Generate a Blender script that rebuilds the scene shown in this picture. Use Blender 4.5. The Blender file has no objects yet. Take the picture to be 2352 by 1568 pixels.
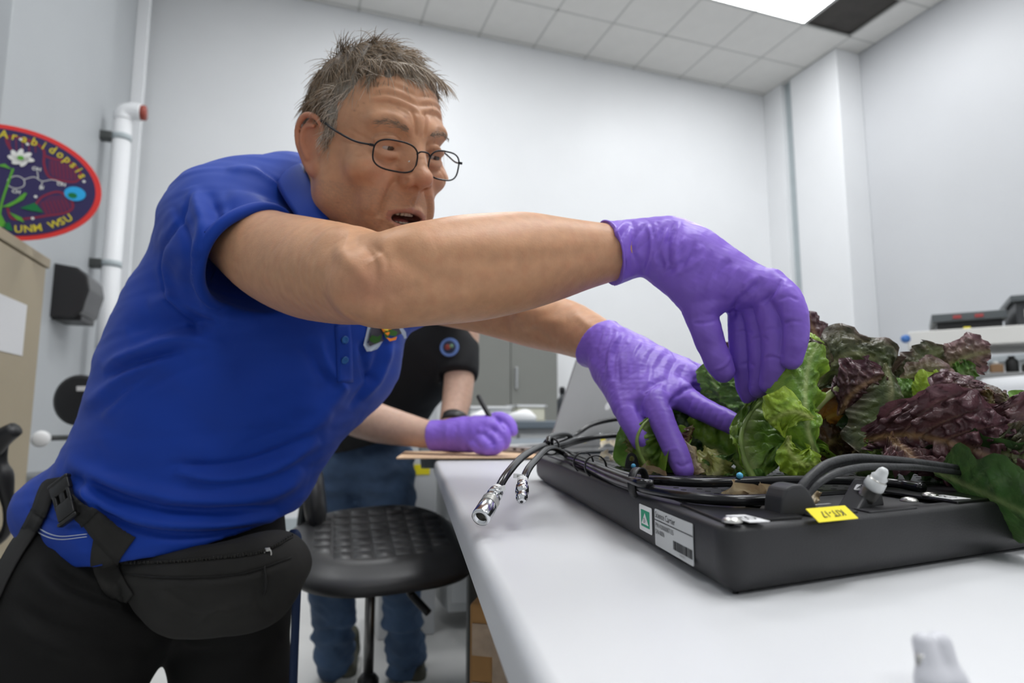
import bpy, bmesh, math, random
import numpy as np
from mathutils import Vector, Matrix, noise

sc = bpy.context.scene
COL = sc.collection

# ------------------------------------------------------------------ camera
F = 1430.0                       # focal length in pixels of the 2352 px frame
PITCH = math.atan(176 / F)
CZ = 0.955                       # camera height
CAM = np.array([0, 0, CZ])
FW = np.array([0, math.cos(PITCH), math.sin(PITCH)])
UP = np.array([0, -math.sin(PITCH), math.cos(PITCH)])
RT = np.array([1.0, 0, 0])
cam_d = bpy.data.cameras.new('camera')
cam_d.sensor_width = 36
cam_d.lens = F / 2352 * 36
cam_d.clip_start = 0.02
cam_d.dof.use_dof = True
cam_d.dof.focus_distance = 0.52
cam_d.dof.aperture_fstop = 6.3
cam = bpy.data.objects.new('camera', cam_d)
COL.objects.link(cam)
cam.location = CAM
cam.rotation_euler = (math.pi / 2 + PITCH, 0, 0)
sc.camera = cam

# ------------------------------------------------------------------ world and exposure
w = bpy.data.worlds.new('world'); sc.world = w; w.use_nodes = True
w.node_tree.nodes['Background'].inputs[0].default_value = (0.93, 0.97, 1.0, 1)
w.node_tree.nodes['Background'].inputs[1].default_value = 0.50
sc.view_settings.view_transform = 'Standard'
sc.view_settings.look = 'None'
sc.view_settings.gamma = 1
sc.view_settings.use_curve_mapping = False
sc.view_settings.exposure = 0.06
LAMP = 14.0                      # brightness of the ceiling light panels

# ------------------------------------------------------------------ geometry of the place
def ray(x, y):
    return FW * F + RT * (x - 1176) + UP * (784 - y)
def P(x, y, d):                  # point at camera depth d on the sight line of x, y
    return CAM + ray(x, y) * (d / F)
def onz(x, y, z):                # point at height z
    r = ray(x, y)
    return CAM + r * ((z - CZ) / r[2])
def px2m(px, d):
    return px * d / F
def proj(v):                     # world -> (x, y, d), used to measure
    q = np.asarray(v) - CAM
    d = q @ FW
    return np.stack([1176 + F * (q @ RT) / d, 784 - F * (q @ UP) / d, d], -1)

TZ = CZ - 0.095                  # table top height
HC = 4.9                         # ceiling height
RO = np.array([3.06, 7.25])      # far right corner of the room
E1 = np.array([math.cos(math.radians(19.3)), math.sin(math.radians(19.3))])
E2 = np.array([E1[1], -E1[0]])
def R3(u, v, z):                 # room axes: u along the back wall, v away from it
    q = RO + E1 * u + E2 * v
    return np.array([q[0], q[1], z])

# ------------------------------------------------------------------ materials
MATS = {}
def _n(nt, t, **kw):
    n = nt.nodes.new(t)
    for k, v in kw.items():
        setattr(n, k, v)
    return n
def mat(name, col, rough=0.5, metal=0.0, var=0.0, vscale=8, col2=None, bump=0.0, bscale=60,
        bdist=0.001, emit=None, estr=0, sss=0, sssr=(1, .3, .15), trans=0, alpha=1, attr=None, spec=0.5,
        wave=None, sheen=0, ior=1.45, coat=0, bdetail=3, aniso=None):
    if name in MATS:
        return MATS[name]
    m = bpy.data.materials.new(name); MATS[name] = m
    m.use_nodes = True
    nt = m.node_tree; L = nt.links
    b = nt.nodes['Principled BSDF']
    c = (*col, 1)
    b.inputs['Base Color'].default_value = c
    b.inputs['Roughness'].default_value = rough
    b.inputs['Metallic'].default_value = metal
    b.inputs['IOR'].default_value = ior
    b.inputs['Specular IOR Level'].default_value = spec
    if sheen: b.inputs['Sheen Weight'].default_value = sheen; b.inputs['Sheen Roughness'].default_value = .5
    if coat: b.inputs['Coat Weight'].default_value = coat
    if sss:
        b.inputs['Subsurface Weight'].default_value = sss
        b.inputs['Subsurface Radius'].default_value = sssr
        b.inputs['Subsurface Scale'].default_value = 0.006
    if trans: b.inputs['Transmission Weight'].default_value = trans
    if alpha < 1: b.inputs['Alpha'].default_value = alpha
    if emit:
        b.inputs['Emission Color'].default_value = (*emit, 1)
        b.inputs['Emission Strength'].default_value = estr
    tc = _n(nt, 'ShaderNodeTexCoord')
    src = None
    if attr:
        a = _n(nt, 'ShaderNodeAttribute'); a.attribute_name = attr
        src = a.outputs['Color']
    if var or col2:
        no = _n(nt, 'ShaderNodeTexNoise'); no.inputs['Scale'].default_value = vscale
        no.inputs['Detail'].default_value = 4
        L.new(tc.outputs['Object'], no.inputs['Vector'])
        mx = _n(nt, 'ShaderNodeMix'); mx.data_type = 'RGBA'
        rp = _n(nt, 'ShaderNodeMapRange')
        rp.inputs['From Min'].default_value = .35; rp.inputs['From Max'].default_value = .65
        L.new(no.outputs['Fac'], rp.inputs['Value'])
        L.new(rp.outputs['Result'], mx.inputs['Factor'])
        if src is None:
            mx.inputs['A'].default_value = c
            mx.inputs['B'].default_value = (*(col2 or tuple(x * (1 - var) for x in col)), 1)
        else:
            mx.blend_type = 'MULTIPLY'
            L.new(src, mx.inputs['A'])
            mx.inputs['B'].default_value = (*(col2 or (1 - var,) * 3), 1)
        src = mx.outputs['Result']
    if src is not None:
        L.new(src, b.inputs['Base Color'])
    if bump:
        nb = _n(nt, 'ShaderNodeTexNoise'); nb.inputs['Scale'].default_value = bscale
        nb.inputs['Detail'].default_value = bdetail
        if aniso:
            mp = _n(nt, 'ShaderNodeMapping'); mp.inputs['Scale'].default_value = aniso
            L.new(tc.outputs['Object'], mp.inputs['Vector']); L.new(mp.outputs[0], nb.inputs['Vector'])
        else:
            L.new(tc.outputs['Object'], nb.inputs['Vector'])
        bn = _n(nt, 'ShaderNodeBump'); bn.inputs['Strength'].default_value = bump
        bn.inputs['Distance'].default_value = bdist
        L.new(nb.outputs['Fac'], bn.inputs['Height'])
        L.new(bn.outputs['Normal'], b.inputs['Normal'])
    return m

# ------------------------------------------------------------------ object helpers
def tag(o, label=None, cat=None, group=None, kind=None):
    if label: o['label'] = label
    if cat: o['category'] = cat
    if group: o['group'] = group
    if kind: o['kind'] = kind
    return o
def thing(name, label, cat, loc=(0, 0, 0), group=None):
    o = bpy.data.objects.new(name, None); COL.objects.link(o)
    o.location = loc; o.empty_display_size = .05
    return tag(o, label, cat, group)
def mesh(name, v, f, m=None, parent=None, smooth=True, colors=None, label=None):
    me = bpy.data.meshes.new(name)
    v = np.asarray(v, dtype=np.float64)
    if parent is not None:
        v = v - np.array(parent_world(parent))
    if isinstance(f, np.ndarray) and f.ndim == 2:
        k = f.shape[1]
        me.vertices.add(len(v)); me.vertices.foreach_set('co', v.astype(np.float32).ravel())
        me.loops.add(f.size); me.loops.foreach_set('vertex_index', f.astype(np.int32).ravel())
        me.polygons.add(len(f)); me.polygons.foreach_set('loop_start', np.arange(0, f.size, k, dtype=np.int32))
        me.polygons.foreach_set('loop_total', np.full(len(f), k, dtype=np.int32))
        me.update(calc_edges=True)
    else:
        me.from_pydata([tuple(x) for x in v], [], [tuple(int(i) for i in q) for q in f])
    if smooth:
        me.polygons.foreach_set('use_smooth', np.ones(len(me.polygons), dtype=bool))
    if colors is not None:
        a = me.color_attributes.new('Col', 'FLOAT_COLOR', 'POINT')
        c = np.ones((len(v), 4), dtype=np.float32); c[:, :3] = colors
        a.data.foreach_set('color', c.ravel())
    me.update()
    o = bpy.data.objects.new(name, me); COL.objects.link(o)
    if m is not None: me.materials.append(m)
    if parent is not None: o.parent = parent
    if label: o['label'] = label
    return o
def parent_world(p):
    t = np.zeros(3)
    while p is not None:
        t += np.array(p.location); p = p.parent
    return t
def bm_np(bm):
    bm.verts.ensure_lookup_table()
    idx = {vv: i for i, vv in enumerate(bm.verts)}
    v = np.array([vv.co[:] for vv in bm.verts]); f = [[idx[x] for x in fc.verts] for fc in bm.faces]
    bm.free()
    return v, f
def frame_z(d, hint=(0, 0, 1)):
    d = np.asarray(d, float); d = d / np.linalg.norm(d)
    h = np.asarray(hint, float)
    if abs(d @ h) > .98: h = np.array([1.0, 0, 0])
    x = np.cross(h, d); x /= np.linalg.norm(x)
    y = np.cross(d, x)
    return x, y, d
def box(c, s, bev=0.0, ax=None, seg=2):
    """box centred at c, full size s, optional axes (3 vectors); returns v, f"""
    bm = bmesh.new()
    bmesh.ops.create_cube(bm, size=1)
    for vv in bm.verts: vv.co = Vector((vv.co.x * s[0], vv.co.y * s[1], vv.co.z * s[2]))
    if bev: bmesh.ops.bevel(bm, geom=list(bm.edges), offset=bev, segments=seg, affect='EDGES', profile=.5)
    v, f = bm_np(bm)
    if ax is not None: v = v @ np.array(ax)
    return v + np.asarray(c), f
def join(*parts):
    V = []; Fc = []; n = 0
    for v, f in parts:
        V.append(np.asarray(v)); Fc += [[i + n for i in q] for q in f]; n += len(v)
    return np.concatenate(V), Fc
ROOM_AX = [np.array([*E1, 0]), np.array([*(-E2), 0]), np.array([0, 0, 1.0])]
def rbox(u0, u1, v0, v1, z0, z1, bev=0.0):
    return box(R3((u0 + u1) / 2, (v0 + v1) / 2, (z0 + z1) / 2), (u1 - u0, v1 - v0, z1 - z0), bev, ROOM_AX)
def catmull(pts, n):
    pts = np.asarray(pts, float)
    if len(pts) < 3:
        t = np.linspace(0, 1, n * (len(pts) - 1) + 1)[:, None]
        return pts[0] * (1 - t) + pts[-1] * t
    q = np.vstack([2 * pts[0] - pts[1], pts, 2 * pts[-1] - pts[-2]])
    out = []
    for i in range(len(pts) - 1):
        p0, p1, p2, p3 = q[i:i + 4]
        for t in np.arange(n) / n:
            out.append(.5 * (2 * p1 + (p2 - p0) * t + (2 * p0 - 5 * p1 + 4 * p2 - p3) * t * t + (3 * p1 - p0 - 3 * p2 + p3) * t ** 3))
    out.append(pts[-1])
    return np.array(out)
def tube(pts, r, seg=10, n=6, hint=(0, 0, 1), sq=1.0, raw=False):
    """round tube through pts; r scalar or per-point; sq flattens"""
    pts = np.asarray(pts, float)
    if not raw:
        rr = np.full(len(pts), r) if np.isscalar(r) else np.asarray(r, float)
        c = catmull(np.column_stack([pts, rr]), n)
        p, rr = c[:, :3], c[:, 3]
    else:
        p = pts; rr = np.full(len(p), r) if np.isscalar(r) else np.asarray(r, float)
    t = np.gradient(p, axis=0); t /= np.linalg.norm(t, axis=1)[:, None] + 1e-12
    x, y, _ = frame_z(t[0], hint)
    V = []
    a = np.linspace(0, 2 * np.pi, seg, endpoint=False)
    for i in range(len(p)):
        x = x - t[i] * (x @ t[i]); x /= np.linalg.norm(x); y = np.cross(t[i], x)
        V.append(p[i] + rr[i] * (np.cos(a)[:, None] * x + sq * np.sin(a)[:, None] * y))
    V = np.concatenate(V); m = len(p)
    f = []
    for i in range(m - 1):
        for j in range(seg):
            k = (j + 1) % seg
            f.append([i * seg + j, i * seg + k, (i + 1) * seg + k, (i + 1) * seg + j])
    f.append(list(range(seg))[::-1]); f.append([(m - 1) * seg + j for j in range(seg)])
    return V, f
def lathe(prof, base, axis, seg=20, hint=(0, 0, 1)):
    """prof: list of (distance along axis, radius)"""
    x, y, d = frame_z(axis, hint)
    base = np.asarray(base, float)
    a = np.linspace(0, 2 * np.pi, seg, endpoint=False)
    V = np.concatenate([base + d * h + r * (np.cos(a)[:, None] * x + np.sin(a)[:, None] * y) for h, r in prof])
    f = []
    for i in range(len(prof) - 1):
        for j in range(seg):
            k = (j + 1) % seg
            f.append([i * seg + j, i * seg + k, (i + 1) * seg + k, (i + 1) * seg + j])
    f.append(list(range(seg))[::-1]); f.append([(len(prof) - 1) * seg + j for j in range(seg)])
    return V, f
def prism(poly, z0, z1, bev=0.0, seg=3):
    """vertical prism from a list of xy points"""
    bm = bmesh.new()
    vs = [bm.verts.new((p[0], p[1], z0)) for p in poly]
    fc = bm.faces.new(vs); bmesh.ops.recalc_face_normals(bm, faces=[fc])
    r = bmesh.ops.extrude_face_region(bm, geom=[fc])
    for e in r['geom']:
        if isinstance(e, bmesh.types.BMVert): e.co.z = z1
    bmesh.ops.recalc_face_normals(bm, faces=list(bm.faces))
    if bev: bmesh.ops.bevel(bm, geom=list(bm.edges), offset=bev, segments=seg, affect='EDGES', profile=.5)
    return bm_np(bm)
def round_poly(poly, r, n=6):
    """round the corners of an xy polygon"""
    out = []; m = len(poly)
    for i in range(m):
        p = np.array(poly[i], float); a = np.array(poly[i - 1], float); b = np.array(poly[(i + 1) % m], float)
        rr = r[i] if isinstance(r, (list, tuple)) else r
        if rr <= 0: out.append(p); continue
        da = (a - p) / np.linalg.norm(a - p); db = (b - p) / np.linalg.norm(b - p)
        p0 = p + da * rr; p1 = p + db * rr
        for t in np.linspace(0, 1, n + 1): out.append((1 - t) ** 2 * p0 + 2 * t * (1 - t) * p + t * t * p1)
    return out
def plate(center, ex, ey, w, h, t, bev=0.0, n=4, rad=0.0):
    """thin rounded plate; ex, ey unit axes, w, h size, t thickness along ex x ey"""
    ez = np.cross(ex, ey)
    pl = [(-w / 2, -h / 2), (w / 2, -h / 2), (w / 2, h / 2), (-w / 2, h / 2)]
    if rad: pl = round_poly(pl, rad, n)
    v, f = prism(pl, 0, t, bev, 2)
    return np.asarray(center) + v[:, :1] * ex + v[:, 1:2] * ey + v[:, 2:3] * ez, f
def text_mesh(s, size, center, ex, ey, lift=0.0004, bold=0.0, align='CENTER'):
    """flat lettering as vertices/faces laid on the plane ex, ey"""
    cu = bpy.data.curves.new('t', 'FONT'); cu.body = s; cu.size = size; cu.align_x = align; cu.align_y = 'CENTER'
    cu.resolution_u = 2
    if bold: cu.offset = bold
    o = bpy.data.objects.new('t', cu); COL.objects.link(o)
    dg = bpy.context.evaluated_depsgraph_get(); dg.update()
    me = bpy.data.meshes.new_from_object(o.evaluated_get(dg))
    v = np.array([x.co[:] for x in me.vertices]) if len(me.vertices) else np.zeros((0, 3)); f = [list(p.vertices) for p in me.polygons]
    bpy.data.objects.remove(o); bpy.data.curves.remove(cu); bpy.data.meshes.remove(me)
    ez = np.cross(ex, ey)
    return np.asarray(center) + v[:, :1] * ex + v[:, 1:2] * ey + lift * ez, f

# ------------------------------------------------------------------ distance-field sculpting
class Field:
    def __init__(s, lo, hi, h):
        s.lo = np.asarray(lo, float); s.h = h
        s.n = np.ceil((np.asarray(hi, float) - s.lo) / h).astype(int) + 1
        s.a = np.full(tuple(s.n), 1.0, dtype=np.float32)
    def _sub(s, lo, hi):
        i0 = np.clip(np.floor((lo - s.lo) / s.h).astype(int), 0, s.n); i1 = np.clip(np.ceil((hi - s.lo) / s.h).astype(int) + 1, 0, s.n)
        if (i1 <= i0).any(): return None, None
        sl = tuple(slice(a, b) for a, b in zip(i0, i1))
        g = [((np.arange(a, b) * s.h + l)).astype(np.float32) for a, b, l in zip(i0, i1, s.lo)]
        return sl, np.stack(np.meshgrid(*g, indexing='ij'), -1)
    def _mix(s, sl, d, k, mode):
        a = s.a[sl]
        if mode == 'add':
            if k > 0:
                q = np.maximum(k - np.abs(a - d), 0) / k
                s.a[sl] = np.minimum(a, d) - q * q * k * .25
            else: s.a[sl] = np.minimum(a, d)
        else:
            d = -d
            if k > 0:
                q = np.maximum(k - np.abs(a - d), 0) / k
                s.a[sl] = np.maximum(a, d) + q * q * k * .25
            else: s.a[sl] = np.maximum(a, d)
    def cone(s, a, b, ra, rb=None, k=.01, mode='add', flat=None):
        a = np.asarray(a, float); b = np.asarray(b, float); rb = ra if rb is None else rb
        R = max(ra, rb) * (max(1, flat[1]) if flat else 1) + k + 4 * s.h
        sl, p = s._sub(np.minimum(a, b) - R, np.maximum(a, b) + R)
        if sl is None: return s
        sc_ = 1.0
        if flat:
            nrm = np.asarray(flat[0], float); nrm = nrm / np.linalg.norm(nrm); sf = flat[1]
            f32 = nrm.astype(np.float32)
            c = (a + b) / 2
            def sq(x): return x + ((x - c) @ nrm)[..., None] * nrm * (1 / sf - 1)
            a = sq(a); b = sq(b); p = p + (((p - c.astype(np.float32)) @ f32) * (1 / sf - 1))[..., None] * f32
            sc_ = min(1.0, sf)
        a = a.astype(np.float32); ba = (b - a).astype(np.float32)
        pa = p - a
        t = np.clip((pa @ ba) / max(float(ba @ ba), 1e-12), 0, 1)
        d = np.sqrt(((pa - t[..., None] * ba) ** 2).sum(-1)) - (ra + (rb - ra) * t)
        s._mix(sl, d * sc_, k, mode); return s
    def ell(s, c, r, k=.01, mode='add', ax=None):
        c = np.asarray(c, float); r = np.asarray(r, float)
        R = r.max() + k + 4 * s.h
        sl, p = s._sub(c - R, c + R)
        if sl is None: return s
        q = p - c.astype(np.float32)
        if ax is not None: q = q @ np.array(ax, dtype=np.float32).T
        k0 = np.sqrt(((q / r) ** 2).sum(-1)); k1 = np.sqrt(((q / (r * r)) ** 2).sum(-1)) + 1e-9
        s._mix(sl, (k0 * (k0 - 1) / k1).astype(np.float32), k, mode); return s
    def chain(s, pts, rs, k=.01, mode='add', n=1, flat=None):
        """a tapering limb through pts, mixed in once with blend k"""
        pts = np.asarray(pts, float); rs = np.asarray(rs, float)
        if n > 1:
            c = catmull(np.column_stack([pts, rs]), n); pts, rs = c[:, :3], c[:, 3]
        R = rs.max() * (max(1, flat[1]) if flat else 1) + k + 5 * s.h
        i0 = np.clip(np.floor((pts.min(0) - R - s.lo) / s.h).astype(int), 0, s.n - 1)
        i1 = np.clip(np.ceil((pts.max(0) + R - s.lo) / s.h).astype(int) + 1, 1, s.n)
        if (i1 <= i0).any(): return s
        t = Field.__new__(Field); t.lo = s.lo + i0 * s.h; t.h = s.h; t.n = i1 - i0
        t.a = np.full(tuple(t.n), 1.0, dtype=np.float32)
        for i in range(len(pts) - 1): t._cone_wide(pts[i], pts[i + 1], rs[i], rs[i + 1], k, flat)
        s._mix(tuple(slice(a, b) for a, b in zip(i0, i1)), t.a, k, mode); return s
    def _cone_wide(s, a, b, ra, rb, k, flat):
        a = np.asarray(a, float); b = np.asarray(b, float)
        R = max(ra, rb) * (max(1, flat[1]) if flat else 1) + k + 4 * s.h
        sl, p = s._sub(np.minimum(a, b) - R, np.maximum(a, b) + R)
        if sl is None: return
        sc_ = 1.0
        if flat:
            nrm = np.asarray(flat[0], float); nrm = nrm / np.linalg.norm(nrm); sf = flat[1]; c = (a + b) / 2
            a = a + ((a - c) @ nrm) * nrm * (1 / sf - 1); b = b + ((b - c) @ nrm) * nrm * (1 / sf - 1)
            p = p + (((p - c.astype(np.float32)) @ nrm.astype(np.float32)) * (1 / sf - 1))[..., None] * nrm.astype(np.float32)
            sc_ = min(1.0, sf)
        ba = (b - a).astype(np.float32); pa = p - a.astype(np.float32)
        t = np.clip((pa @ ba) / max(float(ba @ ba), 1e-12), 0, 1)
        d = (np.sqrt(((pa - t[..., None] * ba) ** 2).sum(-1)) - (ra + (rb - ra) * t)) * sc_
        s.a[sl] = np.minimum(s.a[sl], d)
    def cut(s, point, normal, k=0.0):
        """remove what lies on the normal's side of the plane"""
        sl, p = s._sub(s.lo, s.lo + s.n * s.h)
        nrm = np.asarray(normal, float); nrm = (nrm / np.linalg.norm(nrm)).astype(np.float32)
        d = (p - np.asarray(point, np.float32)) @ nrm
        s.a = np.maximum(s.a, d); return s
    def mesh(s):
        a = s.a
        ins = a < 0
        c = ins[:-1, :-1, :-1].astype(np.int8)
        cnt = np.zeros(tuple(s.n - 1), np.int8)
        for i in (0, 1):
            for j in (0, 1):
                for k in (0, 1):
                    cnt += ins[i:i + s.n[0] - 1, j:j + s.n[1] - 1, k:k + s.n[2] - 1]
        act = (cnt > 0) & (cnt < 8)
        idx = np.argwhere(act)
        num = np.full(act.shape, -1, np.int32); num[act] = np.arange(len(idx))
        pos = np.zeros((len(idx), 3)); w_ = np.zeros(len(idx))
        corners = [(i, j, k) for i in (0, 1) for j in (0, 1) for k in (0, 1)]
        val = {q: a[idx[:, 0] + q[0], idx[:, 1] + q[1], idx[:, 2] + q[2]].astype(float) for q in corners}
        for q in corners:
            for ax in range(3):
                if q[ax] == 0:
                    r = list(q); r[ax] = 1; r = tuple(r)
                    va, vb = val[q], val[r]
                    cr = (va < 0) != (vb < 0)
                    t = np.where(cr, va / np.where(cr, va - vb, 1), 0)
                    pt = np.tile(np.array(q, float), (len(idx), 1)); pt[:, ax] += t
                    pos += pt * cr[:, None]; w_ += cr
        v = (idx + pos / w_[:, None]) * s.h + s.lo
        F_ = []
        for ax in range(3):
            sl0 = [slice(None)] * 3; sl1 = [slice(None)] * 3
            sl0[ax] = slice(0, -1); sl1[ax] = slice(1, None)
            A, B = ins[tuple(sl0)], ins[tuple(sl1)]
            e = np.argwhere(A != B)
            b_, c_ = (ax + 1) % 3, (ax + 2) % 3
            ok = (e[:, b_] > 0) & (e[:, c_] > 0) & (e[:, b_] < s.n[b_] - 1) & (e[:, c_] < s.n[c_] - 1)
            e = e[ok]
            flip = A[e[:, 0], e[:, 1], e[:, 2]]
            def cell(db, dc):
                q = e.copy(); q[:, b_] -= db; q[:, c_] -= dc
                return num[q[:, 0], q[:, 1], q[:, 2]]
            qd = np.stack([cell(1, 1), cell(0, 1), cell(0, 0), cell(1, 0)], 1)
            qd[~flip] = qd[~flip][:, ::-1]
            F_.append(qd)
        f = np.concatenate(F_); f = f[(f >= 0).all(1)]
        return v, f
def normals(v, f):
    f = np.asarray(f)
    n = np.cross(v[f[:, 2]] - v[f[:, 0]], v[f[:, 3]] - v[f[:, 1]])
    out = np.zeros_like(v)
    for k in range(f.shape[1]): 
        for c in range(3): out[:, c] += np.bincount(f[:, k], n[:, c], len(v))
    return out / (np.linalg.norm(out, axis=1)[:, None] + 1e-12)
def relax(v, f, it=2, lam=.5, wgt=None):
    f = np.asarray(f); k = f.shape[1]
    a = np.concatenate([f[:, i] for i in range(k)]); b = np.concatenate([f[:, (i + 1) % k] for i in range(k)])
    cnt = np.bincount(a, minlength=len(v)) + 1e-9
    for _ in range(it):
        s_ = np.stack([np.bincount(a, v[b, c], len(v)) for c in range(3)], 1) / cnt[:, None]
        v = v + (s_ - v) * (lam if wgt is None else lam * wgt[:, None])
    return v
def seg_dist(q, poly):
    """distance of 2-D points q to a polyline, and parameter 0..1 along it"""
    best = np.full(len(q), 1e9); par = np.zeros(len(q)); m = len(poly) - 1
    for i in range(m):
        a = np.asarray(poly[i], float); b = np.asarray(poly[i + 1], float); ba = b - a
        t = np.clip(((q - a) @ ba) / max(ba @ ba, 1e-12), 0, 1)
        d = np.linalg.norm(q - a - t[:, None] * ba, axis=1)
        u = d < best
        best[u] = d[u]; par[u] = (i + t[u]) / m
    return best, par
def fold(v, n, lines, near=None):
    """sculpt folds: lines = (pixel polyline, width px, height m); height<0 is a crease. Only the side facing the camera."""
    pr = proj(v); q = pr[:, :2]
    vis = np.clip(-(n @ FW) * 3, 0, 1)
    off = np.zeros(len(v))
    for poly, wd, amp in lines:
        pl = catmull(np.array(poly, float), 6) if len(poly) > 2 else np.array(poly, float)
        lo = pl.min(0) - 3 * wd; hi = pl.max(0) + 3 * wd
        ii = np.where((q > lo).all(1) & (q < hi).all(1) & (vis > 0))[0]
        if not len(ii): continue
        d, t = seg_dist(q[ii], pl)
        taper = np.clip(np.minimum(t, 1 - t) * 5, 0, 1) ** .7
        off[ii] += amp * np.exp(-(d / wd) ** 2) * taper * vis[ii]
    return v + n * off[:, None]
def fbm(v, scale, octv=3, seed=0):
    """cheap smooth noise from sums of rotated sines (vectorised)"""
    rs = np.random.RandomState(seed); o = np.zeros(len(v)); amp = 1; tot = 0
    for k in range(octv):
        for j in range(4):
            d = rs.normal(size=3); d /= np.linalg.norm(d); ph = rs.rand() * 6.28
            d2 = rs.normal(size=3); d2 /= np.linalg.norm(d2)
            o += amp * np.sin((v @ d) * scale * 6.28 + ph + 1.7 * np.sin((v @ d2) * scale * 4.1 + ph * 2))
        tot += amp * 2.0; scale *= 2.1; amp *= .5
    return o / tot
def tone(v, base, amt=.08, scale=20, seed=0):
    return np.clip(np.asarray(base) * (1 + amt * fbm(v, scale, 3, seed))[:, None], 0, 1)
# ================================================================== THE ROOM
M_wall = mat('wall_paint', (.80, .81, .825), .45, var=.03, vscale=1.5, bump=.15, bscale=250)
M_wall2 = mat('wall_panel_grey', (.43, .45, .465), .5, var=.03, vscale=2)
M_strip = mat('steel_channel', (.42, .47, .49), .45, var=.05)
M_floor = mat('floor_epoxy', (.62, .615, .60), .3, var=.06, vscale=3)
M_tile = mat('ceiling_tile', (.70, .69, .665), .9, var=.03, vscale=6, bump=.3, bscale=400)
M_grid = mat('ceiling_grid', (.50, .50, .48), .6)
M_lamp = mat('lamp_diffuser', (1, 1, 1), .5, emit=(.97, .985, 1.0), estr=LAMP)
M_dark = mat('duct_dark', (.06, .055, .05), .8, var=.2)

UL = -6.62                      # left wall
def struct(name, vf, m, smooth=False, parent=None):
    o = mesh(name, vf[0], vf[1], m, parent, smooth)
    if parent is None: o['kind'] = 'structure'
    return o
struct('floor', rbox(UL - 1, 2.5, -.2, 12, -.1, 0), M_floor)
struct('wall_back', rbox(UL - .2, .6, -.15, 0, 0, HC + .4), M_wall)
struct('wall_right', rbox(.40, .55, 0, 11, 0, HC + .4), mat('wall_paint_shaded', (.57, .58, .60), .45, var=.03, vscale=1.5, bump=.15, bscale=250))  # same paint as the back wall, its dimmer shade put into the colour
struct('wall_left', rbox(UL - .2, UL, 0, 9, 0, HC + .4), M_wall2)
# pilaster in the far right corner with a recessed channel
struct('trim_1', rbox(.06, .40, .42, 1.08, 0, HC, .01), M_wall)
struct('trim_2', rbox(.10, .40, .30, .42, 0, HC, .004), M_strip)
struct('trim_3', rbox(.04, .40, .0, .30, 0, HC, .004), M_wall)
# left wall: channels beside the corner
struct('trim_4', rbox(UL, UL + .05, .12, .30, 0, HC, .006), M_strip)
struct('trim_5', rbox(UL, UL + .09, .30, .36, 0, HC, .006), M_wall)
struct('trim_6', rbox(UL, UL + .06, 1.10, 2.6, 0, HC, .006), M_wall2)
struct('baseboard_back', rbox(UL, .40, 0, .015, 0, .1, .003), M_strip)

# ceiling: slab, T-bar grid, tiles one by one, the light panels and one open bay
ceil = struct('ceiling', rbox(UL, .42, 0, 11, HC + .03, HC + .10), M_dark)
TS = .61
lamp_c = np.array([2.95, 5.86]) - RO
lu, lv = lamp_c @ E1, lamp_c @ E2           # lower right corner of the visible lamp in room axes
u_off = lu % TS; v_off = lv % TS
nu0, nu1 = math.floor((UL - u_off) / TS), math.ceil((.40 - u_off) / TS)
nv0, nv1 = math.floor((0 - v_off) / TS), math.ceil((9.5 - v_off) / TS)
U0 = round((lu - u_off) / TS); V0 = round((lv - v_off) / TS)
lamp_cells = {}
for (a, b) in [(U0 - 2, V0), (U0 - 5, V0 + 5), (U0 - 7, V0), (U0 - 7, V0 + 6), (U0 - 2, V0 + 10), (U0 - 7, V0 + 11), (U0-11, V0+4)]:
    for i in (0, 1):
        for j in (0, 1): lamp_cells[(a + i, b + j)] = (a, b)
open_cells = {(U0, V0), (U0, V0 + 1), (U0, V0 + 2), (U0, V0 + 3)}
tile_mesh = None; ntile = 0
for a in range(nu0, nu1 + 1):
    for b in range(nv0, nv1 + 1):
        ua, ub = u_off + a * TS, u_off + (a + 1) * TS
        va, vb = v_off + b * TS, v_off + (b + 1) * TS
        if (a, b) in lamp_cells or (a, b) in open_cells: continue
        if ub < UL or ua > .40 or vb < 0 or va > 9.5: continue
        cu0, cu1, cv0, cv1 = max(ua, UL), min(ub, .40), max(va, 0), vb
        if cu1 - cu0 < .05 or cv1 - cv0 < .05: continue
        full = abs(cu1 - cu0 - TS) < 1e-4 and abs(cv1 - cv0 - TS) < 1e-4
        g = .008
        c = R3((cu0 + cu1) / 2, (cv0 + cv1) / 2, HC + .008)
        if full and tile_mesh is not None:
            o = bpy.data.objects.new('ceiling_tile', tile_mesh); COL.objects.link(o); o.parent = ceil; o.location = c
        else:
            v, f = box((0, 0, 0), (cu1 - cu0 - 2 * g, cv1 - cv0 - 2 * g, .014), .004, ROOM_AX, 1)
            o = mesh('ceiling_tile', v, f, M_tile, None, False); o.parent = ceil; o.location = c
            if full: tile_mesh = o.data
        ntile += 1
gr = []
for a in range(nu0, nu1 + 2):
    u = u_off + a * TS
    if UL < u < .4: gr.append(rbox(u - .011, u + .011, 0, 9.5, HC, HC + .02))
for b in range(nv0, nv1 + 2):
    v_ = v_off + b * TS
    if v_ > 0: gr.append(rbox(UL, .4, v_ - .011, v_ + .011, HC, HC + .02))
mesh('ceiling_grid', *join(*gr), M_grid, ceil, False)
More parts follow.
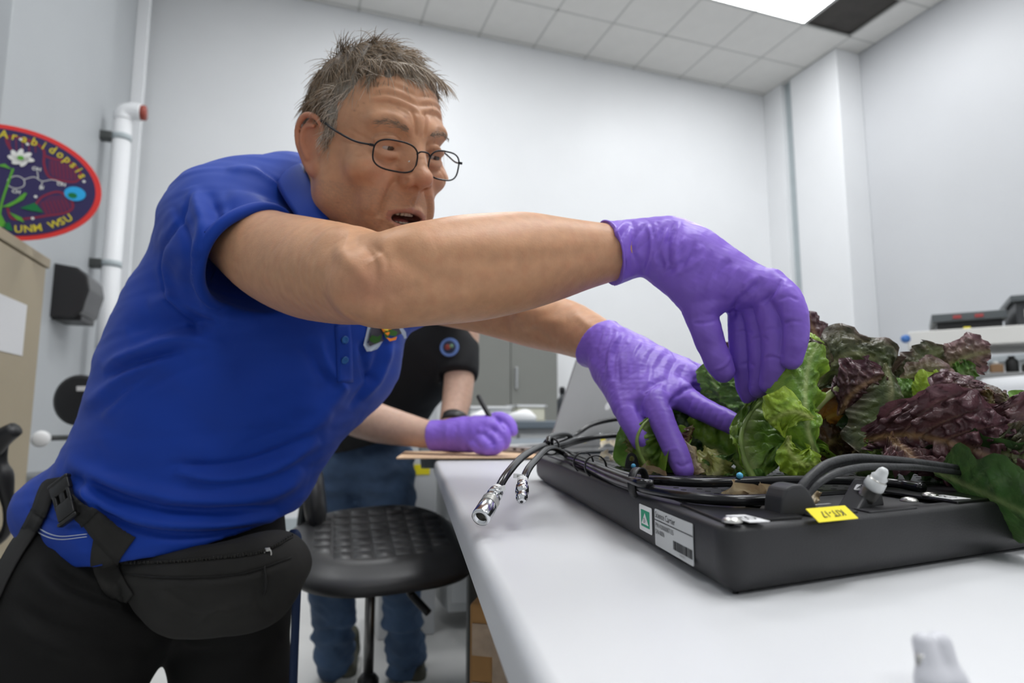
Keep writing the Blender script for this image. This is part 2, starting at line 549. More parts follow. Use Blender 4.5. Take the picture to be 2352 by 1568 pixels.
for k, (a, b) in enumerate(sorted(set(lamp_cells.values()))):
    ua, va = u_off + a * TS, v_off + b * TS
    vis = (a, b) == (U0 - 2, V0)
    t = thing('ceiling_light', 'bright white square ceiling light panel beside the dark open bay' if vis else
              'white square ceiling light panel further back over the room, outside the picture', 'ceiling light',
              R3(ua + TS, va + TS, HC), 'ceiling light panels')
    if vis: t['label'] = 'bright square light panel set in the tiled ceiling beside the dark bay'
    else: t['label'] = 'square light panel in the tiled ceiling, above or behind the camera'
    mesh('diffuser', *rbox(ua + .03, ua + 2 * TS - .03, va + .03, va + 2 * TS - .03, HC + .002, HC + .006), M_lamp, t, False)
    mesh('lamp_frame', *join(rbox(ua + .01, ua + .03, va + .01, va + 2 * TS - .01, HC - .004, HC + .02),
                             rbox(ua + 2 * TS - .03, ua + 2 * TS - .01, va + .01, va + 2 * TS - .01, HC - .004, HC + .02),
                             rbox(ua + .03, ua + 2 * TS - .03, va + .01, va + .03, HC - .004, HC + .02),
                             rbox(ua + .03, ua + 2 * TS - .03, va + 2 * TS - .03, va + 2 * TS - .01, HC - .004, HC + .02)),
         mat('lamp_frame', (.5, .5, .49), .5), t, False)
# ================================================================== THE TABLES
M_table = mat('table_laminate', (.66, .665, .68), .38, var=.04, vscale=3, bump=.12, bscale=900, bdist=.0004)
M_tedge = mat('table_edge_band', (.60, .605, .62), .35)
M_leg = mat('frame_charcoal', (.055, .06, .058), .45, var=.15)
M_black = mat('black_plastic', (.012, .012, .013), .42, bump=.15, bscale=500, bdist=.0003)
M_kraft = mat('kraft_paper', (.72, .50, .32), .8, var=.12, vscale=30)
M_white = mat('white_plastic', (.80, .80, .80), .4)
M_chrome = mat('chrome', (.75, .76, .78), .18, 1.0)
M_steel = mat('brushed_steel', (.62, .61, .58), .32, 1.0, var=.15, vscale=200)

TA = np.array([-.187, 1.505]); TL = np.array([.153, -.988]); TM = np.array([.988, .153])
tpoly = [TA, TA + TL * 2.3, TA + TL * 2.3 + TM * 1.5, TA + TM * 1.5]
table = thing('work_table', 'long grey laminate work table carrying the black tray, on dark metal legs', 'table', (TA[0], TA[1], 0))
def slab(poly, levels, rad=.03, n=6):
    """stack of insets: levels = (z, inset)"""
    base = np.array(round_poly(poly, rad, n))
    d = np.roll(base, -1, 0) - np.roll(base, 1, 0)
    area = np.sum(base[:, 0] * np.roll(base[:, 1], -1) - base[:, 1] * np.roll(base[:, 0], -1))
    nr = np.stack([d[:, 1], -d[:, 0]], 1); nr /= np.linalg.norm(nr, axis=1)[:, None] + 1e-12
    if area < 0: nr = -nr
    m = len(base); V = []; f = []
    for z, ins in levels:
        q = base - nr * ins
        V.append(np.column_stack([q, np.full(m, z)]))
    for i in range(len(levels) - 1):
        for j in range(m):
            k = (j + 1) % m
            f.append([i * m + j, i * m + k, (i + 1) * m + k, (i + 1) * m + j] if area > 0 else [i * m + j, (i + 1) * m + j, (i + 1) * m + k, i * m + k])
    b = list(range(m)); t = [(len(levels) - 1) * m + j for j in range(m)]
    if area > 0: f += [b[::-1], t]
    else: f += [b, t[::-1]]
    return np.concatenate(V), f
v, f = slab(tpoly, [(TZ - .032, .004), (TZ - .028, .0), (TZ - .010, .0), (TZ - .005, .0015), (TZ - .0015, .0045), (TZ, .009)], .05)
o = mesh('tabletop', v, f, M_table, table, True)
def shade_auto(o, ang=35):
    me = o.data
    bm = bmesh.new(); bm.from_mesh(me)
    for e in bm.edges:
        if len(e.link_faces) == 2 and e.calc_face_angle(0) > math.radians(ang): e.smooth = False
    bm.to_mesh(me); bm.free()
    return o
shade_auto(o)
legax = [np.array([*TM, 0]), np.array([*(-TL), 0]), np.array([0, 0, 1.0])]
def tp(a, b): return TA + TM * a + TL * b
for a, b in ((.10, .10), (1.40, .10), (.10, 2.15), (1.40, 2.15)):
    c = tp(a, b)
    mesh('leg', *box([c[0], c[1], (TZ - .03) / 2], (.05, .05, TZ - .03), .004, legax), M_leg, table, False)
c = tp(.75, .10); mesh('apron', *box([c[0], c[1], TZ - .065], (1.26, .03, .06), .003, legax), M_leg, table, False)

# second table behind, against the first
t2 = thing('work_table', 'second grey table behind the black tray, under the laptop and paper', 'table', (TA[0], TA[1] + .02, 0))
q0 = TA - TL * .03 + TM * (-.03)
t2poly = [q0, q0 + TM * 1.6, q0 + TM * 1.6 - TL * 1.25, q0 - TL * 1.25]
TZ2 = TZ + .004
v, f = slab(t2poly, [(TZ2 - .030, .002), (TZ2 - .004, 0), (TZ2, .004)], .02)
shade_auto(mesh('tabletop', v, f, mat('table_blue_grey', (.16, .19, .22), .45), t2, True))
for a, b in ((.45, -.12), (1.5, -.12), (.45, -1.15), (1.5, -1.15)):
    c = tp(a, b)
    mesh('leg', *box([c[0], c[1], (TZ2 - .03) / 2], (.05, .05, TZ2 - .03), .004, legax), M_leg, t2, False)

# kraft envelope the second man writes on
env_z = TZ2 + .0005
ev = thing('paper_envelope', 'flat brown kraft envelope under the writing gloved hand', 'envelope', (-.2, 1.4, env_z))
ea = onz(958, 1031, env_z + .004)[:2]
epoly = [tp(-.02, .07), tp(.30, .07), tp(.30, -.20), tp(-.06, -.20)]
epoly = [tp(-.085, .085), tp(.245, .105), tp(.26, -.17), tp(-.07, -.19)]
# raise it a little where it bridges both table tops
v, f = slab(epoly, [(TZ2 + .0006, 0), (TZ2 + .0036, 0)], .003, 2)
mesh('sheet', v, f, M_kraft, ev, False)
pf = [tp(-.07, .045), tp(.243, .06), tp(.2434, .052), tp(-.0698, .038)]
v, f = slab(pf, [(TZ2 + .0036, 0), (TZ2 + .0042, 0)], .001, 2)
mesh('flap', v, f, mat('kraft_dark', (.55, .36, .22), .8), ev, False)

# ================================================================== THE BLACK TRAY
TRH = .037; ZT = TZ + TRH
N_ = np.array([.113, .338]); Ld = np.array([.036, .985]) - N_; LLEN = np.linalg.norm(Ld); Ld /= LLEN
Rd = np.array([math.cos(math.radians(25)), math.sin(math.radians(25))]); RLEN = .60
trp = [N_, N_ + Rd * RLEN, N_ + Rd * RLEN + Ld * LLEN, N_ + Ld * LLEN]
M_tray = mat('tray_black_coating', (.021, .021, .023), .48, var=.15, vscale=40, bump=.35, bscale=700, bdist=.0004)
M_plate = mat('tray_black_gloss', (.011, .011, .012), .28, var=.2, vscale=30, bump=.1, bscale=300, bdist=.0003)
tray = thing('plant_tray', 'large black rectangular plant carrier tray with hoses and plants on the grey table', 'tray', (N_[0], N_[1], TZ))
v, f = slab(trp, [(TZ + .0005, .011), (TZ + .003, .006), (TZ + .008, .002), (TZ + .014, 0), (ZT - .003, 0), (ZT - .001, .0008), (ZT, .003),
                  (ZT, .016), (ZT - .0025, .0165)], .016, 8)
shade_auto(mesh('tray_body', v, f, M_tray, tray, True), 50)
def tq(r, l, z=0.0):            # tray axes: r along the near right edge, l along the left edge
    q = N_ + Rd * r + Ld * l
    return np.array([q[0], q[1], ZT + z])
# perforated inner deck
skew = [N_ + Rd * .02 + Ld * .095, N_ + Rd * (RLEN - .02) + Ld * .095, N_ + Rd * (RLEN - .02) + Ld * (LLEN - .02), N_ + Rd * .02 + Ld * (LLEN - .02)]
v, f = slab(skew, [(ZT - .002, 0), (ZT + .0005, .0006)], .004, 3)
mesh('deck_plate', v, f, mat('deck_dark', (.014, .0145, .016), .4), tray, False)
hv = []
for i in range(0, 22):
    for j in range(0, 34):
        r_, l_ = .032 + i * .0165, .108 + j * .016
        if l_ > LLEN - .03 or (r_ > .14 and l_ > .30): continue
        hv.append(lathe([(0, .0024), (.0004, .0024)], tq(r_, l_, .0004), (0, 0, 1), 8))
hs = mesh('deck_hole', *join(*hv), mat('hole_black', (.002, .002, .002), .9), tray, False); hs['kind'] = 'stuff'
# slope, corner plates, screws
def ax3(ex): 
    ex = np.array([*ex, 0.0]); return ex
EX, EL = ax3(Rd), ax3(Ld)
ELp = np.array([-Rd[1], Rd[0], 0.0])                   # perpendicular to the near right edge
def flat(name, pts, z0, z1, m, par=tray, rad=.002):
    v, f = slab(pts, [(z0, 0), (z1 - .0004, 0), (z1, .0004)], rad, 3)
    return mesh(name, v, f, m, par, False)
M_ink_ = mat('label_ink', (.02, .02, .022), .6)
def screw(px, py, z, r=.0055):
    c = onz(px, py, z)
    o = mesh('screw', *lathe([(0, r), (.0008, r * 1.0), (.002, r * .8), (.0027, r * .45), (.0029, .0005)], c, (0, 0, 1), 18), M_steel, tray, True)
def labelplate(name, px, py, w, h, m, z, ang=0.0, text=None, tsize=.008, tcol=None, st=1.0):
    c = onz(px, py, z)
    a = math.radians(25 + ang); ex = np.array([math.cos(a), math.sin(a), 0]); ey = np.array([-ex[1], ex[0], 0])
    o = mesh(name, *plate(c, ex, ey, w, h, .0004, rad=.0008), m, tray, False)
    if text: mesh('lettering', *text_mesh(text, tsize, c, -ex, -ey * st, .0006 / st), tcol or M_black, o, False)
    return o
flat('corner_plate', [tq(.006, .012)[:2], tq(.062, .006)[:2], tq(.066, .028)[:2], tq(.010, .085)[:2]], ZT, ZT + .0018, M_plate)
flat('corner_plate', [tq(.210, .006)[:2], tq(.300, .008)[:2], tq(.300, .085)[:2], tq(.205, .085)[:2]], ZT, ZT + .0018, M_plate)
screw(1682, 1198, ZT + .002); screw(2088, 1151, ZT + .002); screw(2136, 1139, ZT + .002)
labelplate('white_label', 1716, 1191, .0125, .024, M_white, ZT + .0022, -12, 'Q2', .007, st=1.9)
labelplate('white_label', 2176, 1142, .0165, .022, M_white, ZT + .0022, -12, 'Q3', .008, st=1.8)
M_yel = mat('yellow_label', (.85, .72, .02), .5)
yc = onz(1911, 1180, ZT + .0030); ye = EX * math.cos(.1) - ELp * math.sin(.1); yu = ELp * .80 + np.array([0, 0, .60]); yu /= np.linalg.norm(yu)
flat('label_ledge', [tq(.118, .004)[:2], tq(.165, .004)[:2], tq(.165, .020)[:2], tq(.118, .020)[:2]], ZT - .001, ZT + .0012, M_tray)
o = mesh('yellow_label', *plate(yc, EX, yu, .033, .0105, .0004, rad=.0006), M_yel, tray, False)
mesh('lettering', *text_mesh('KIT-17', .0068, yc, -EX, -yu, .0008), M_ink_, o, False)
o = mesh('clear_strip', *plate(onz(1880, 1160, ZT + .001), EX, ELp, .022, .002, .0006), mat('pale_strip', (.5, .5, .5), .3), tray, False)

# cable gland block: a D-shaped housing with two thick cables
def housing(name, px, py, ang, prof, ln, m, bev=.0015):
    """prof: (along, height) outline extruded sideways by ln"""
    c = onz(px, py, ZT)
    a = math.radians(ang); ex = np.array([math.cos(a), math.sin(a), 0]); ey = np.array([-ex[1], ex[0], 0])
    v, f = prism(prof, -ln / 2, ln / 2, bev, 2)
    V = c + v[:, :1] * ex + v[:, 1:2] * np.array([0, 0, 1.0]) + v[:, 2:3] * ey
    return mesh(name, V, f, m, tray, False), c, ex, ey
M_house = mat('housing_grey_black', (.032, .032, .034), .5, var=.15, vscale=60)
gl, gc, gx, gy = housing('cable_gland', 1822, 1180, 12, [(-.0145, 0), (.013, 0), (.0085, .009), (.005, .0155), (.001, .0185), (-.005, .0185), (-.010, .0165), (-.013, .011)], .018, M_house)
flat('gland_flange', [tq(.070, .008)[:2], tq(.112, .008)[:2], tq(.114, .036)[:2], tq(.068, .036)[:2]], ZT, ZT + .0015, M_tray)
# wedge shaped connector block with its silver plug
wd, wc, wx, wy = housing('connector_block', 1984, 1163, 35, [(-.022, 0), (.014, 0), (.010, .016), (.003, .018)], .014, M_house)
labelc = onz(1966, 1138, ZT + .0135)
sl = wx * .025 + np.array([0, 0, .018]); sl /= np.linalg.norm(sl)
lb = mesh('white_label', *plate(wc + wx * -.0065 + wy * -.002 + np.array([0, 0, .0128]), sl, wy, .0055, .0070, .0003, rad=.001), M_white, tray, False)
mesh('lettering', *text_mesh('A', .006, wc + wx * -.0065 + wy * -.002 + np.array([0, 0, .0128]), -wy, sl, .0006), M_black, lb, False)
p0 = P(1993, 1138, .405); p1 = P(2030, 1080, .398)
dd = p1 - p0; Lc = np.linalg.norm(dd)
M_tef = mat('plug_cap_grey', (.62, .63, .63), .35, trans=.0)
pl = mesh('plug', *lathe([(-.003, .0050), (0, .0056), (.0070, .0056), (.0073, .0061), (.009, .0061), (.0115, .0056), (.0135, .0050)], p0, dd, 24), M_steel, tray, True)
pc = mesh('plug_cap', *lathe([(.0060, .0060), (.0075, .0064), (.0120, .0060), (.0130, .0046), (.0150, .0051), (.0165, .0038), (.0200, .0031), (.0216, .0020), (.0220, .0004)], p0, dd, 24), M_tef, pl, True)

# side labels on the near left wall
def onside(x, y, off=.0006):
    nrm = np.array([-Ld[1], Ld[0], 0.0])
    if nrm[0] > 0: nrm = -nrm
    r = ray(x, y); p = np.array([N_[0], N_[1], 0]) + nrm * off
    t = ((p - CAM) @ nrm) / (r @ nrm)
    return CAM + r * t
SX = -EL; SZ = np.array([0, 0, 1.0])                  # reading direction runs towards the camera
def side_label(name, x0, x1, ztop, h, m, off=.0004, rad=.0015):
    a = onside(x0, 1180); b = onside(x1, 1180)
    wlen = abs((b - a) @ SX)
    c = (a + b) / 2; c[2] = ztop - h / 2
    c = c + np.cross(SX, SZ) * (off - .0006)
    return mesh(name, *plate(c, SX, SZ, wlen, h, .0004, rad=rad), m, tray, False), c, wlen
M_lab = mat('label_silver_grey', (.52, .53, .53), .35)
ztop = ZT - .0045
lab, lc, lw = side_label('id_label', 1504, 1590, ztop, .0245, M_lab)
M_ink = mat('label_ink', (.02, .02, .022), .6)
tc0 = lc + SX * (-lw / 2 + .0015)
mesh('lettering', *text_mesh('Science Carrier', .0058, tc0 + SZ * (.0085), SX, SZ, .0006, align='LEFT'), M_ink, lab, False)
mesh('lettering', *text_mesh('P/N K0000087135', .0045, tc0 + SZ * (.0015), SX, SZ, .0006, align='LEFT'), M_ink, lab, False)
mesh('lettering', *text_mesh('S/N 0006', .0045, tc0 + SZ * (-.0028), SX, SZ, .0006, align='LEFT'), M_ink, lab, False)
mesh('rule', *plate(lc + SZ * .0050 + np.cross(SX, SZ) * .0004, SX, SZ, lw, .0005, .0003), M_ink, lab, False)
rb = random.Random(4); bars = []; xx = .0
bw = lw * .46; b0 = lc + SX * (lw * .02)
while xx < bw:
    w_ = rb.choice((.0003, .0005, .0008)); bars.append(plate(b0 + SX * (xx + w_ / 2) + SZ * (-.0058) + np.cross(SX, SZ) * .0004, SX, SZ, w_, .0055, .0002)); xx += w_ + rb.choice((.0005, .0008))
mesh('barcode', *join(*bars), M_ink, lab, False)['kind'] = 'stuff'
mesh('lettering', *text_mesh('K000008713', .0018, b0 + SX * bw * .5 + SZ * (-.0100), SX, SZ, .0006), mat('ink_grey', (.25, .25, .25), .6), lab, False)
gt, gcn, gw = side_label('green_tag', 1469, 1497, ztop - .001, .0185, M_white, rad=.0015)
out = np.cross(SX, SZ)
M_green = mat('tag_green', (.0, .30, .16), .5)
gg = mesh('green_square', *plate(gcn + out * .0004, SX, SZ, gw * .68, .0118, .0002, rad=.0006), M_green, gt, False)
tri = np.array([(-.29, -.0040), (.29, -.0040), (0, .0042)])
tv = np.array([gcn + out * .0008 + SX * (a * gw) + SZ * b for a, b in tri])
mesh('white_triangle', tv, [[0, 1, 2]], M_white, gt, False)
mesh('lettering', *text_mesh('0', .0055, gcn + SZ * -.0012, SX * .6 * gw / .012, SZ, .0011), M_ink, gt, False)

# small upright eyelet lug on the deck
lugc = onz(1452, 1080, ZT + .002)
bm = bmesh.new()
pr = [(-.0085, 0), (.0085, 0), (.0062, .012), (.0045, .0165), (.0018, .0188), (-.0018, .0188), (-.0045, .0165), (-.0062, .012)]
n_ = 16; hc = np.array([0, .0125]); hr = .0029
outer = []
for k in range(n_):
    a = 2 * math.pi * k / n_; d = np.array([math.cos(a), math.sin(a)])
    best = None
    for i in range(len(pr)):
        p_, q_ = np.array(pr[i]), np.array(pr[(i + 1) % len(pr)])
        M2 = np.array([d, -(q_ - p_)]).T
        if abs(np.linalg.det(M2)) < 1e-12: continue
        s_, t_ = np.linalg.solve(M2, p_ - hc)
        if s_ > 0 and -1e-6 <= t_ <= 1 + 1e-6 and (best is None or s_ < best): best = s_
    outer.append(hc + d * best)
lv = []; lf = []
lx = RT; lyv = np.array([0, .999, 0])
for z_ in (0, .0022):
    for q_ in outer: lv.append(lugc + lx * q_[0] + np.array([0, 0, q_[1]]) + lyv * z_)
    for k in range(n_):
        a = 2 * math.pi * k / n_; q_ = hc + hr * np.array([math.cos(a), math.sin(a)]); lv.append(lugc + lx * q_[0] + np.array([0, 0, q_[1]]) + lyv * z_)
for k in range(n_):
    j = (k + 1) % n_
    lf += [[k, j, n_ + j, n_ + k], [2 * n_ + k, 3 * n_ + k, 3 * n_ + j, 2 * n_ + j], [k, 2 * n_ + k, 2 * n_ + j, j], [n_ + k, n_ + j, 3 * n_ + j, 3 * n_ + k]]
mesh('eyelet_lug', *join((np.array(lv), lf), box(lugc + np.array([0, .006, .001]), (.019, .014, .002), .0005)), M_black, tray, False)
# second pair of gadgets at the far end of the deck (small steel fitting)
fc = onz(1378, 1004, ZT + .01)
mesh('hose_fitting', *lathe([(0, .005), (.006, .005), (.007, .0035), (.012, .0035), (.013, .006), (.017, .006)], fc - np.array([0, 0, .008]), (0, 0, 1), 16), M_chrome, tray, True)

# ------------------------------------------------------------------ hoses: part of the tray
M_hose = mat('hose_black_gloss', (.008, .008, .009), .22, var=.2, vscale=80)
M_sleeve = mat('cable_sleeve', (.035, .036, .038), .5, var=.3, vscale=150, bump=.6, bscale=350, bdist=.0008)
def hose(name, pts, r, m=M_hose, seg=12, n=8):
    return mesh(name, *tube(pts, r, seg, n), m, tray, True)
HR = .0042
def hz(x, y, h): return onz(x, y, ZT + h)
# run 1: near long hose, lying along the left edge then along the near rim to the right
run1 = [P(1116, 1178, .520), P(1136, 1140, .53), P(1165, 1088, .57), P(1210, 1042, .68), P(1262, 1022, .82), hz(1310, 1043, .006), hz(1352, 1060, .006), hz(1400, 1079, .006), hz(1462, 1098, .007),
        hz(1530, 1104, .009), hz(1620, 1108, .009), hz(1740, 1104, .009), hz(1850, 1102, .009), hz(1960, 1103, .008), hz(2060, 1110, .006), hz(2120, 1120, .005)]
h1 = hose('hose', run1, HR * .9)
run2 = [P(1199, 1125, .56), P(1205, 1095, .575), P(1225, 1062, .64), P(1266, 1028, .80), hz(1312, 1052, .006), hz(1350, 1072, .005), hz(1400, 1096, .005), hz(1462, 1116, .006), hz(1530, 1132, .006),
        hz(1600, 1143, .006), hz(1690, 1149, .006), hz(1790, 1146, .006)]
h2 = hose('hose', run2, HR * .88)
run3 = [hz(1300, 1048, .006), hz(1350, 1064, .010), hz(1405, 1086, .010), hz(1462, 1106, .011), hz(1500, 1112, .010)]
hose('hose', run3, HR * .8)
hose('hose', [P(1264, 1020, .82), P(1268, 1006, .84), P(1290, 1001, .90), P(1318, 1001, .98), P(1360, 975, 1.02), P(1420, 962, 1.04), P(1480, 962, 1.04)], HR)
hose('hose', [P(1264, 1026, .82), P(1290, 1020, .86), P(1330, 1008, .92), P(1400, 1001, .95), P(1470, 998, .96)], HR * .9)
hose('hose', [P(1266, 1030, .83), P(1292, 1026, .87), P(1340, 1012, .94), P(1440, 990, .99), P(1500, 985, 1.0)], HR * .7)
hose('hose', [P(1258, 1018, .80), P(1262, 1004, .82), P(1278, 998, .86), P(1300, 997, .90), P(1312, 1004, .92), P(1298, 1013, .90), P(1275, 1022, .86)], HR * .8)
# bundle of fabric-sleeved cables out of the gland
g1 = gc + gx * .004 + np.array([0, 0, .014]) + gy * .004
g2 = gc + gx * .008 + np.array([0, 0, .010]) - gy * .004
d0 = float(proj(g1)[2])
hose('cable', [g1 - gx * .002, P(1832, 1128, d0), P(1858, 1097, d0 + .005), P(1900, 1065, d0 + .015), P(1960, 1051, d0 + .03), P(2030, 1054, d0 + .045), P(2110, 1062, d0 + .06), P(2200, 1075, d0 + .08)], .0027, M_sleeve, 12, 8)
hose('cable', [g2 - gx * .002, P(1850, 1140, d0), P(1885, 1106, d0 + .004), P(1930, 1083, d0 + .012), P(1990, 1072, d0 + .025), P(2060, 1072, d0 + .04), P(2120, 1074, d0 + .06), P(2210, 1085, d0 + .08)], .0024, M_sleeve, 12, 8)
hose('cable', [g1, P(1845, 1118, d0 + .012), P(1880, 1088, d0 + .018), P(1930, 1065, d0 + .03), P(2000, 1060, d0 + .045), P(2080, 1066, d0 + .055), P(2190, 1080, d0 + .08)], .0021, M_sleeve, 12, 8)
# cable ties (loops)
def tie(c, axis, R_, tubr=.0012, wd=.004, m=M_black):
    x, y, d = frame_z(axis)
    a = np.linspace(0, 2 * np.pi, 25)
    V = []; fcs = []
    for i, t in enumerate(a[:-1]):
        rd = np.cos(t) * x + np.sin(t) * y
        for (r_, w_) in ((R_, -wd / 2), (R_ + tubr, -wd / 2), (R_ + tubr, wd / 2), (R_, wd / 2)): V.append(c + rd * r_ + d * w_)
    n2 = 24
    for i in range(n2):
        j = (i + 1) % n2
        for k in range(4): fcs.append([i * 4 + k, j * 4 + k, j * 4 + (k + 1) % 4, i * 4 + (k + 1) % 4])
    return mesh('cable_tie', np.array(V), fcs, m, tray, True)
al = np.array([*Ld, 0])
tie(hz(1340, 1062, .009), al, .0105); tie(hz(1368, 1071, .009), al, .0105); tie(hz(1467, 1109, .008), EX * .6 - al * .8, .0105, .0016, .006)
tie(P(1266, 1025, .825), [.3, .8, 0], .010, .0018, .005)
mesh('tie_mount', *box(hz(1454, 1107, .004), (.012, .016, .008), .001, [EX, ELp, np.array([0, 0, 1.0])]), M_black, tray, False)
mesh('tie_mount', *box(hz(1347, 1066, .004), (.010, .012, .007), .001, [EX, ELp, np.array([0, 0, 1.0])]), M_black, tray, False)
# silver quick connectors on the loose ends
def connector(tip, back, prof, name='hose_connector'):
    d = np.asarray(tip) - np.asarray(back); L_ = np.linalg.norm(d)
    return mesh(name, *lathe([(h * L_, r) for h, r in prof], back, d, 28), M_chrome, tray, True)
c1t, c1b = P(1103, 1190, .498), P(1140, 1129, .528)
k1 = connector(c1t, c1b, [(-.03, .0043), (.0, .0062), (.14, .0066), (.16, .0052), (.2, .0052), (.22, .0066), (.30, .0068), (.32, .0072), (.5, .0072), (.52, .0068), (.55, .0078), (.93, .0079), (1.0, .0074), (1.0, .0050), (.90, .0048), (.90, .0003)])
rings = [lathe([(0, .0076), (.0008, .0076)], c1b + (c1t - c1b) * (.34 + .035 * i), c1t - c1b, 24) for i in range(5)]
mesh('knurling', *join(*rings), M_steel, k1, True)
mesh('bore', *lathe([(0, .0044), (.0005, .0044)], c1b + (c1t - c1b) * .915, c1t - c1b, 20), mat('bore_dark', (.03, .025, .015), .4), k1, True)
c2t, c2b = P(1198, 1152, .535), P(1200, 1108, .552)
k2 = connector(c2t, c2b, [(-.05, .004), (0, .0046), (.12, .0048), (.16, .0042), (.22, .0058), (.52, .0060), (.56, .0048), (.66, .0046), (.70, .0052), (.84, .0052), (.88, .0042), (.96, .0040), (1.0, .0032)])
mesh('bore', *lathe([(0, .0014), (.0004, .0014)], c2b + (c2t - c2b) * 1.0, c2t - c2b, 14), M_black, k2, True)
def flagtag(c, ex, ey, w_, h_, par, txt):
    o = mesh('paper_tag', *plate(c, ex, ey, w_, h_, .0003, rad=.0004), M_white, par, False)
    mesh('lettering', *text_mesh(txt, h_ * .5, c, ex, ey, .0005), M_ink, o, False)
flagtag(P(1149, 1122, .522), RT * .97 + UP * .25, UP * .97 - RT * .25, .0088, .0042, k1, 'A1')
flagtag(P(1190, 1093, .558), RT * .99 - UP * .1, UP * .99 + RT * .1, .0088, .0042, k2, 'B2')
for (x, y, a, b, c) in ((1146, 1128, .524, 0, 0),):
    pass
mesh('paper_wrap', *lathe([(0, .0052), (.006, .0052)], c1b + (c1b - c1t) * .12, c1t - c1b, 16), M_white, k1, True)
mesh('paper_wrap', *lathe([(0, .0046), (.006, .0046)], c2b + (c2b - c2t) * .2, c2t - c2b, 16), M_white, k2, True)
# ================================================================== THE MAN IN THE BLUE SHIRT
M_skin = mat('skin', (.5, .28, .17), .45, attr='Col', sss=.12, bump=.35, bscale=420, bdist=.0006, var=.10, vscale=90, spec=.35)
M_glove = mat('nitrile_glove', (.27, .145, .68), .40, var=.10, vscale=25, bump=.22, bscale=160, bdist=.0010, spec=.35, sss=.0)
M_shirt = mat('shirt_blue', (.003, .044, .36), .62, var=.10, vscale=5, bump=.25, bscale=900, bdist=.0004, sheen=.06, spec=.3)
M_trou = mat('trousers_black', (.010, .0098, .0095), .8, var=.2, vscale=9, bump=.3, bscale=700, bdist=.0005, spec=.25)

# head frame: x = his right, y = where he faces, z = crown
AZ = math.radians(43.7); PT = math.radians(19.4); RO_ = math.radians(6.5)
hf = np.array([math.cos(PT) * math.sin(AZ), -math.cos(PT) * math.cos(AZ), -math.sin(PT)])
hr0 = np.array([-math.cos(AZ), -math.sin(AZ), 0.0]); hu0 = np.cross(hr0, hf)
hr_ = hr0 * math.cos(RO_) - hu0 * math.sin(RO_); hu = hu0 * math.cos(RO_) + hr0 * math.sin(RO_)
HA = np.array([hr_, hf, hu])                       # rows: local axes in world
HS = .985
HC_ = P(861.6, 368, .804)
def H(x, y, z): return HC_ + HS * (x * HA[0] + y * HA[1] + z * HA[2])
def Hl(v): return ((v - HC_) @ HA.T) / HS

hb = .0017
lo = np.array([-.44, .47, CZ - .02]); hi = np.array([.20, 1.20, 1.60])
B = Field([-.42, .48, CZ + .02], [.165, 1.10, 1.575], hb)
def E_(x, y, z, rx, ry, rz, k=.01, mode='add', sym=True):
    for s in ((1, -1) if sym and x else (1,)): B.ell(H(s * x, y, z), np.array([rx, ry, rz]) * HS, k, mode, HA)
def C_(a, b, ra, rb, k=.01, mode='add', sym=True):
    for s in ((1, -1) if sym and (a[0] or b[0]) else (1,)): B.cone(H(s * a[0], a[1], a[2]), H(s * b[0], b[1], b[2]), ra * HS, rb * HS, k, mode)
def CH(pts, rs, k=.01, mode='add', sym=True, n=4):
    for s in ((1, -1) if sym else (1,)): B.chain([H(s * p[0], p[1], p[2]) for p in pts], [r * HS for r in rs], k, mode, n)
# skull and face
E_(0, -.012, .045, .073, .098, .090, .0)
E_(0, .030, .045, .064, .058, .060, .02)
E_(0, .030, -.018, .060, .060, .070, .025)
C_((.050, .004, -.052), (.017, .068, -.098), .020, .017, .03)
C_((.056, .000, -.010), (.050, .004, -.052), .016, .020, .03)
E_(0, .074, -.098, .024, .018, .019, .02)
E_(.046, .062, -.014, .022, .020, .017, .02)
C_((.010, .087, .036), (.044, .074, .041), .0105, .0085, .014)
E_(0, .085, .044, .020, .012, .014, .014)
E_(.031, .101, .017, .0165, .015, .0125, .012, 'sub')
E_(.031, .0765, .0165, .0142, .0135, .0130, .003)
CH([(.017, .088, .020), (.031, .0905, .0235), (.046, .080, .019)], [.0030, .0042, .0030], .004)
CH([(.017, .086, .008), (.031, .087, .004), (.045, .079, .007)], [.0028, .0042, .0030], .005)
E_(.0315, .0935, .0115, .0122, .0110, .0021, .0012, 'sub')
C_((0, .088, .030), (0, .112, -.012), .0072, .0098, .012)
C_((0, .088, .010), (0, .096, -.018), .013, .017, .012)
E_(0, .1190, -.0165, .0115, .0115, .0105, .007)
E_(.0125, .1065, -.0215, .0072, .0112, .0080, .005)
C_((0, .113, -.026), (0, .099, -.034), .0045, .0045, .005)
E_(.0068, .1105, -.0300, .0046, .0072, .0066, .002, 'sub')
E_(0, .064, -.056, .036, .034, .036, .02)
E_(.030, .070, -.055, .018, .014, .026, .018)
CH([(.0265, .0825, -.0640), (.013, .0955, -.0560), (0, .0985, -.0565)], [.0030, .0046, .0044], .004)
CH([(.0265, .0825, -.0640), (.014, .0925, -.0765), (0, .0950, -.0795)], [.0030, .0052, .0058], .004)
E_(0, .094, -.0670, .0210, .020, .0075, .003, 'sub')
E_(0, .084, -.0900, .018, .010, .010, .010)
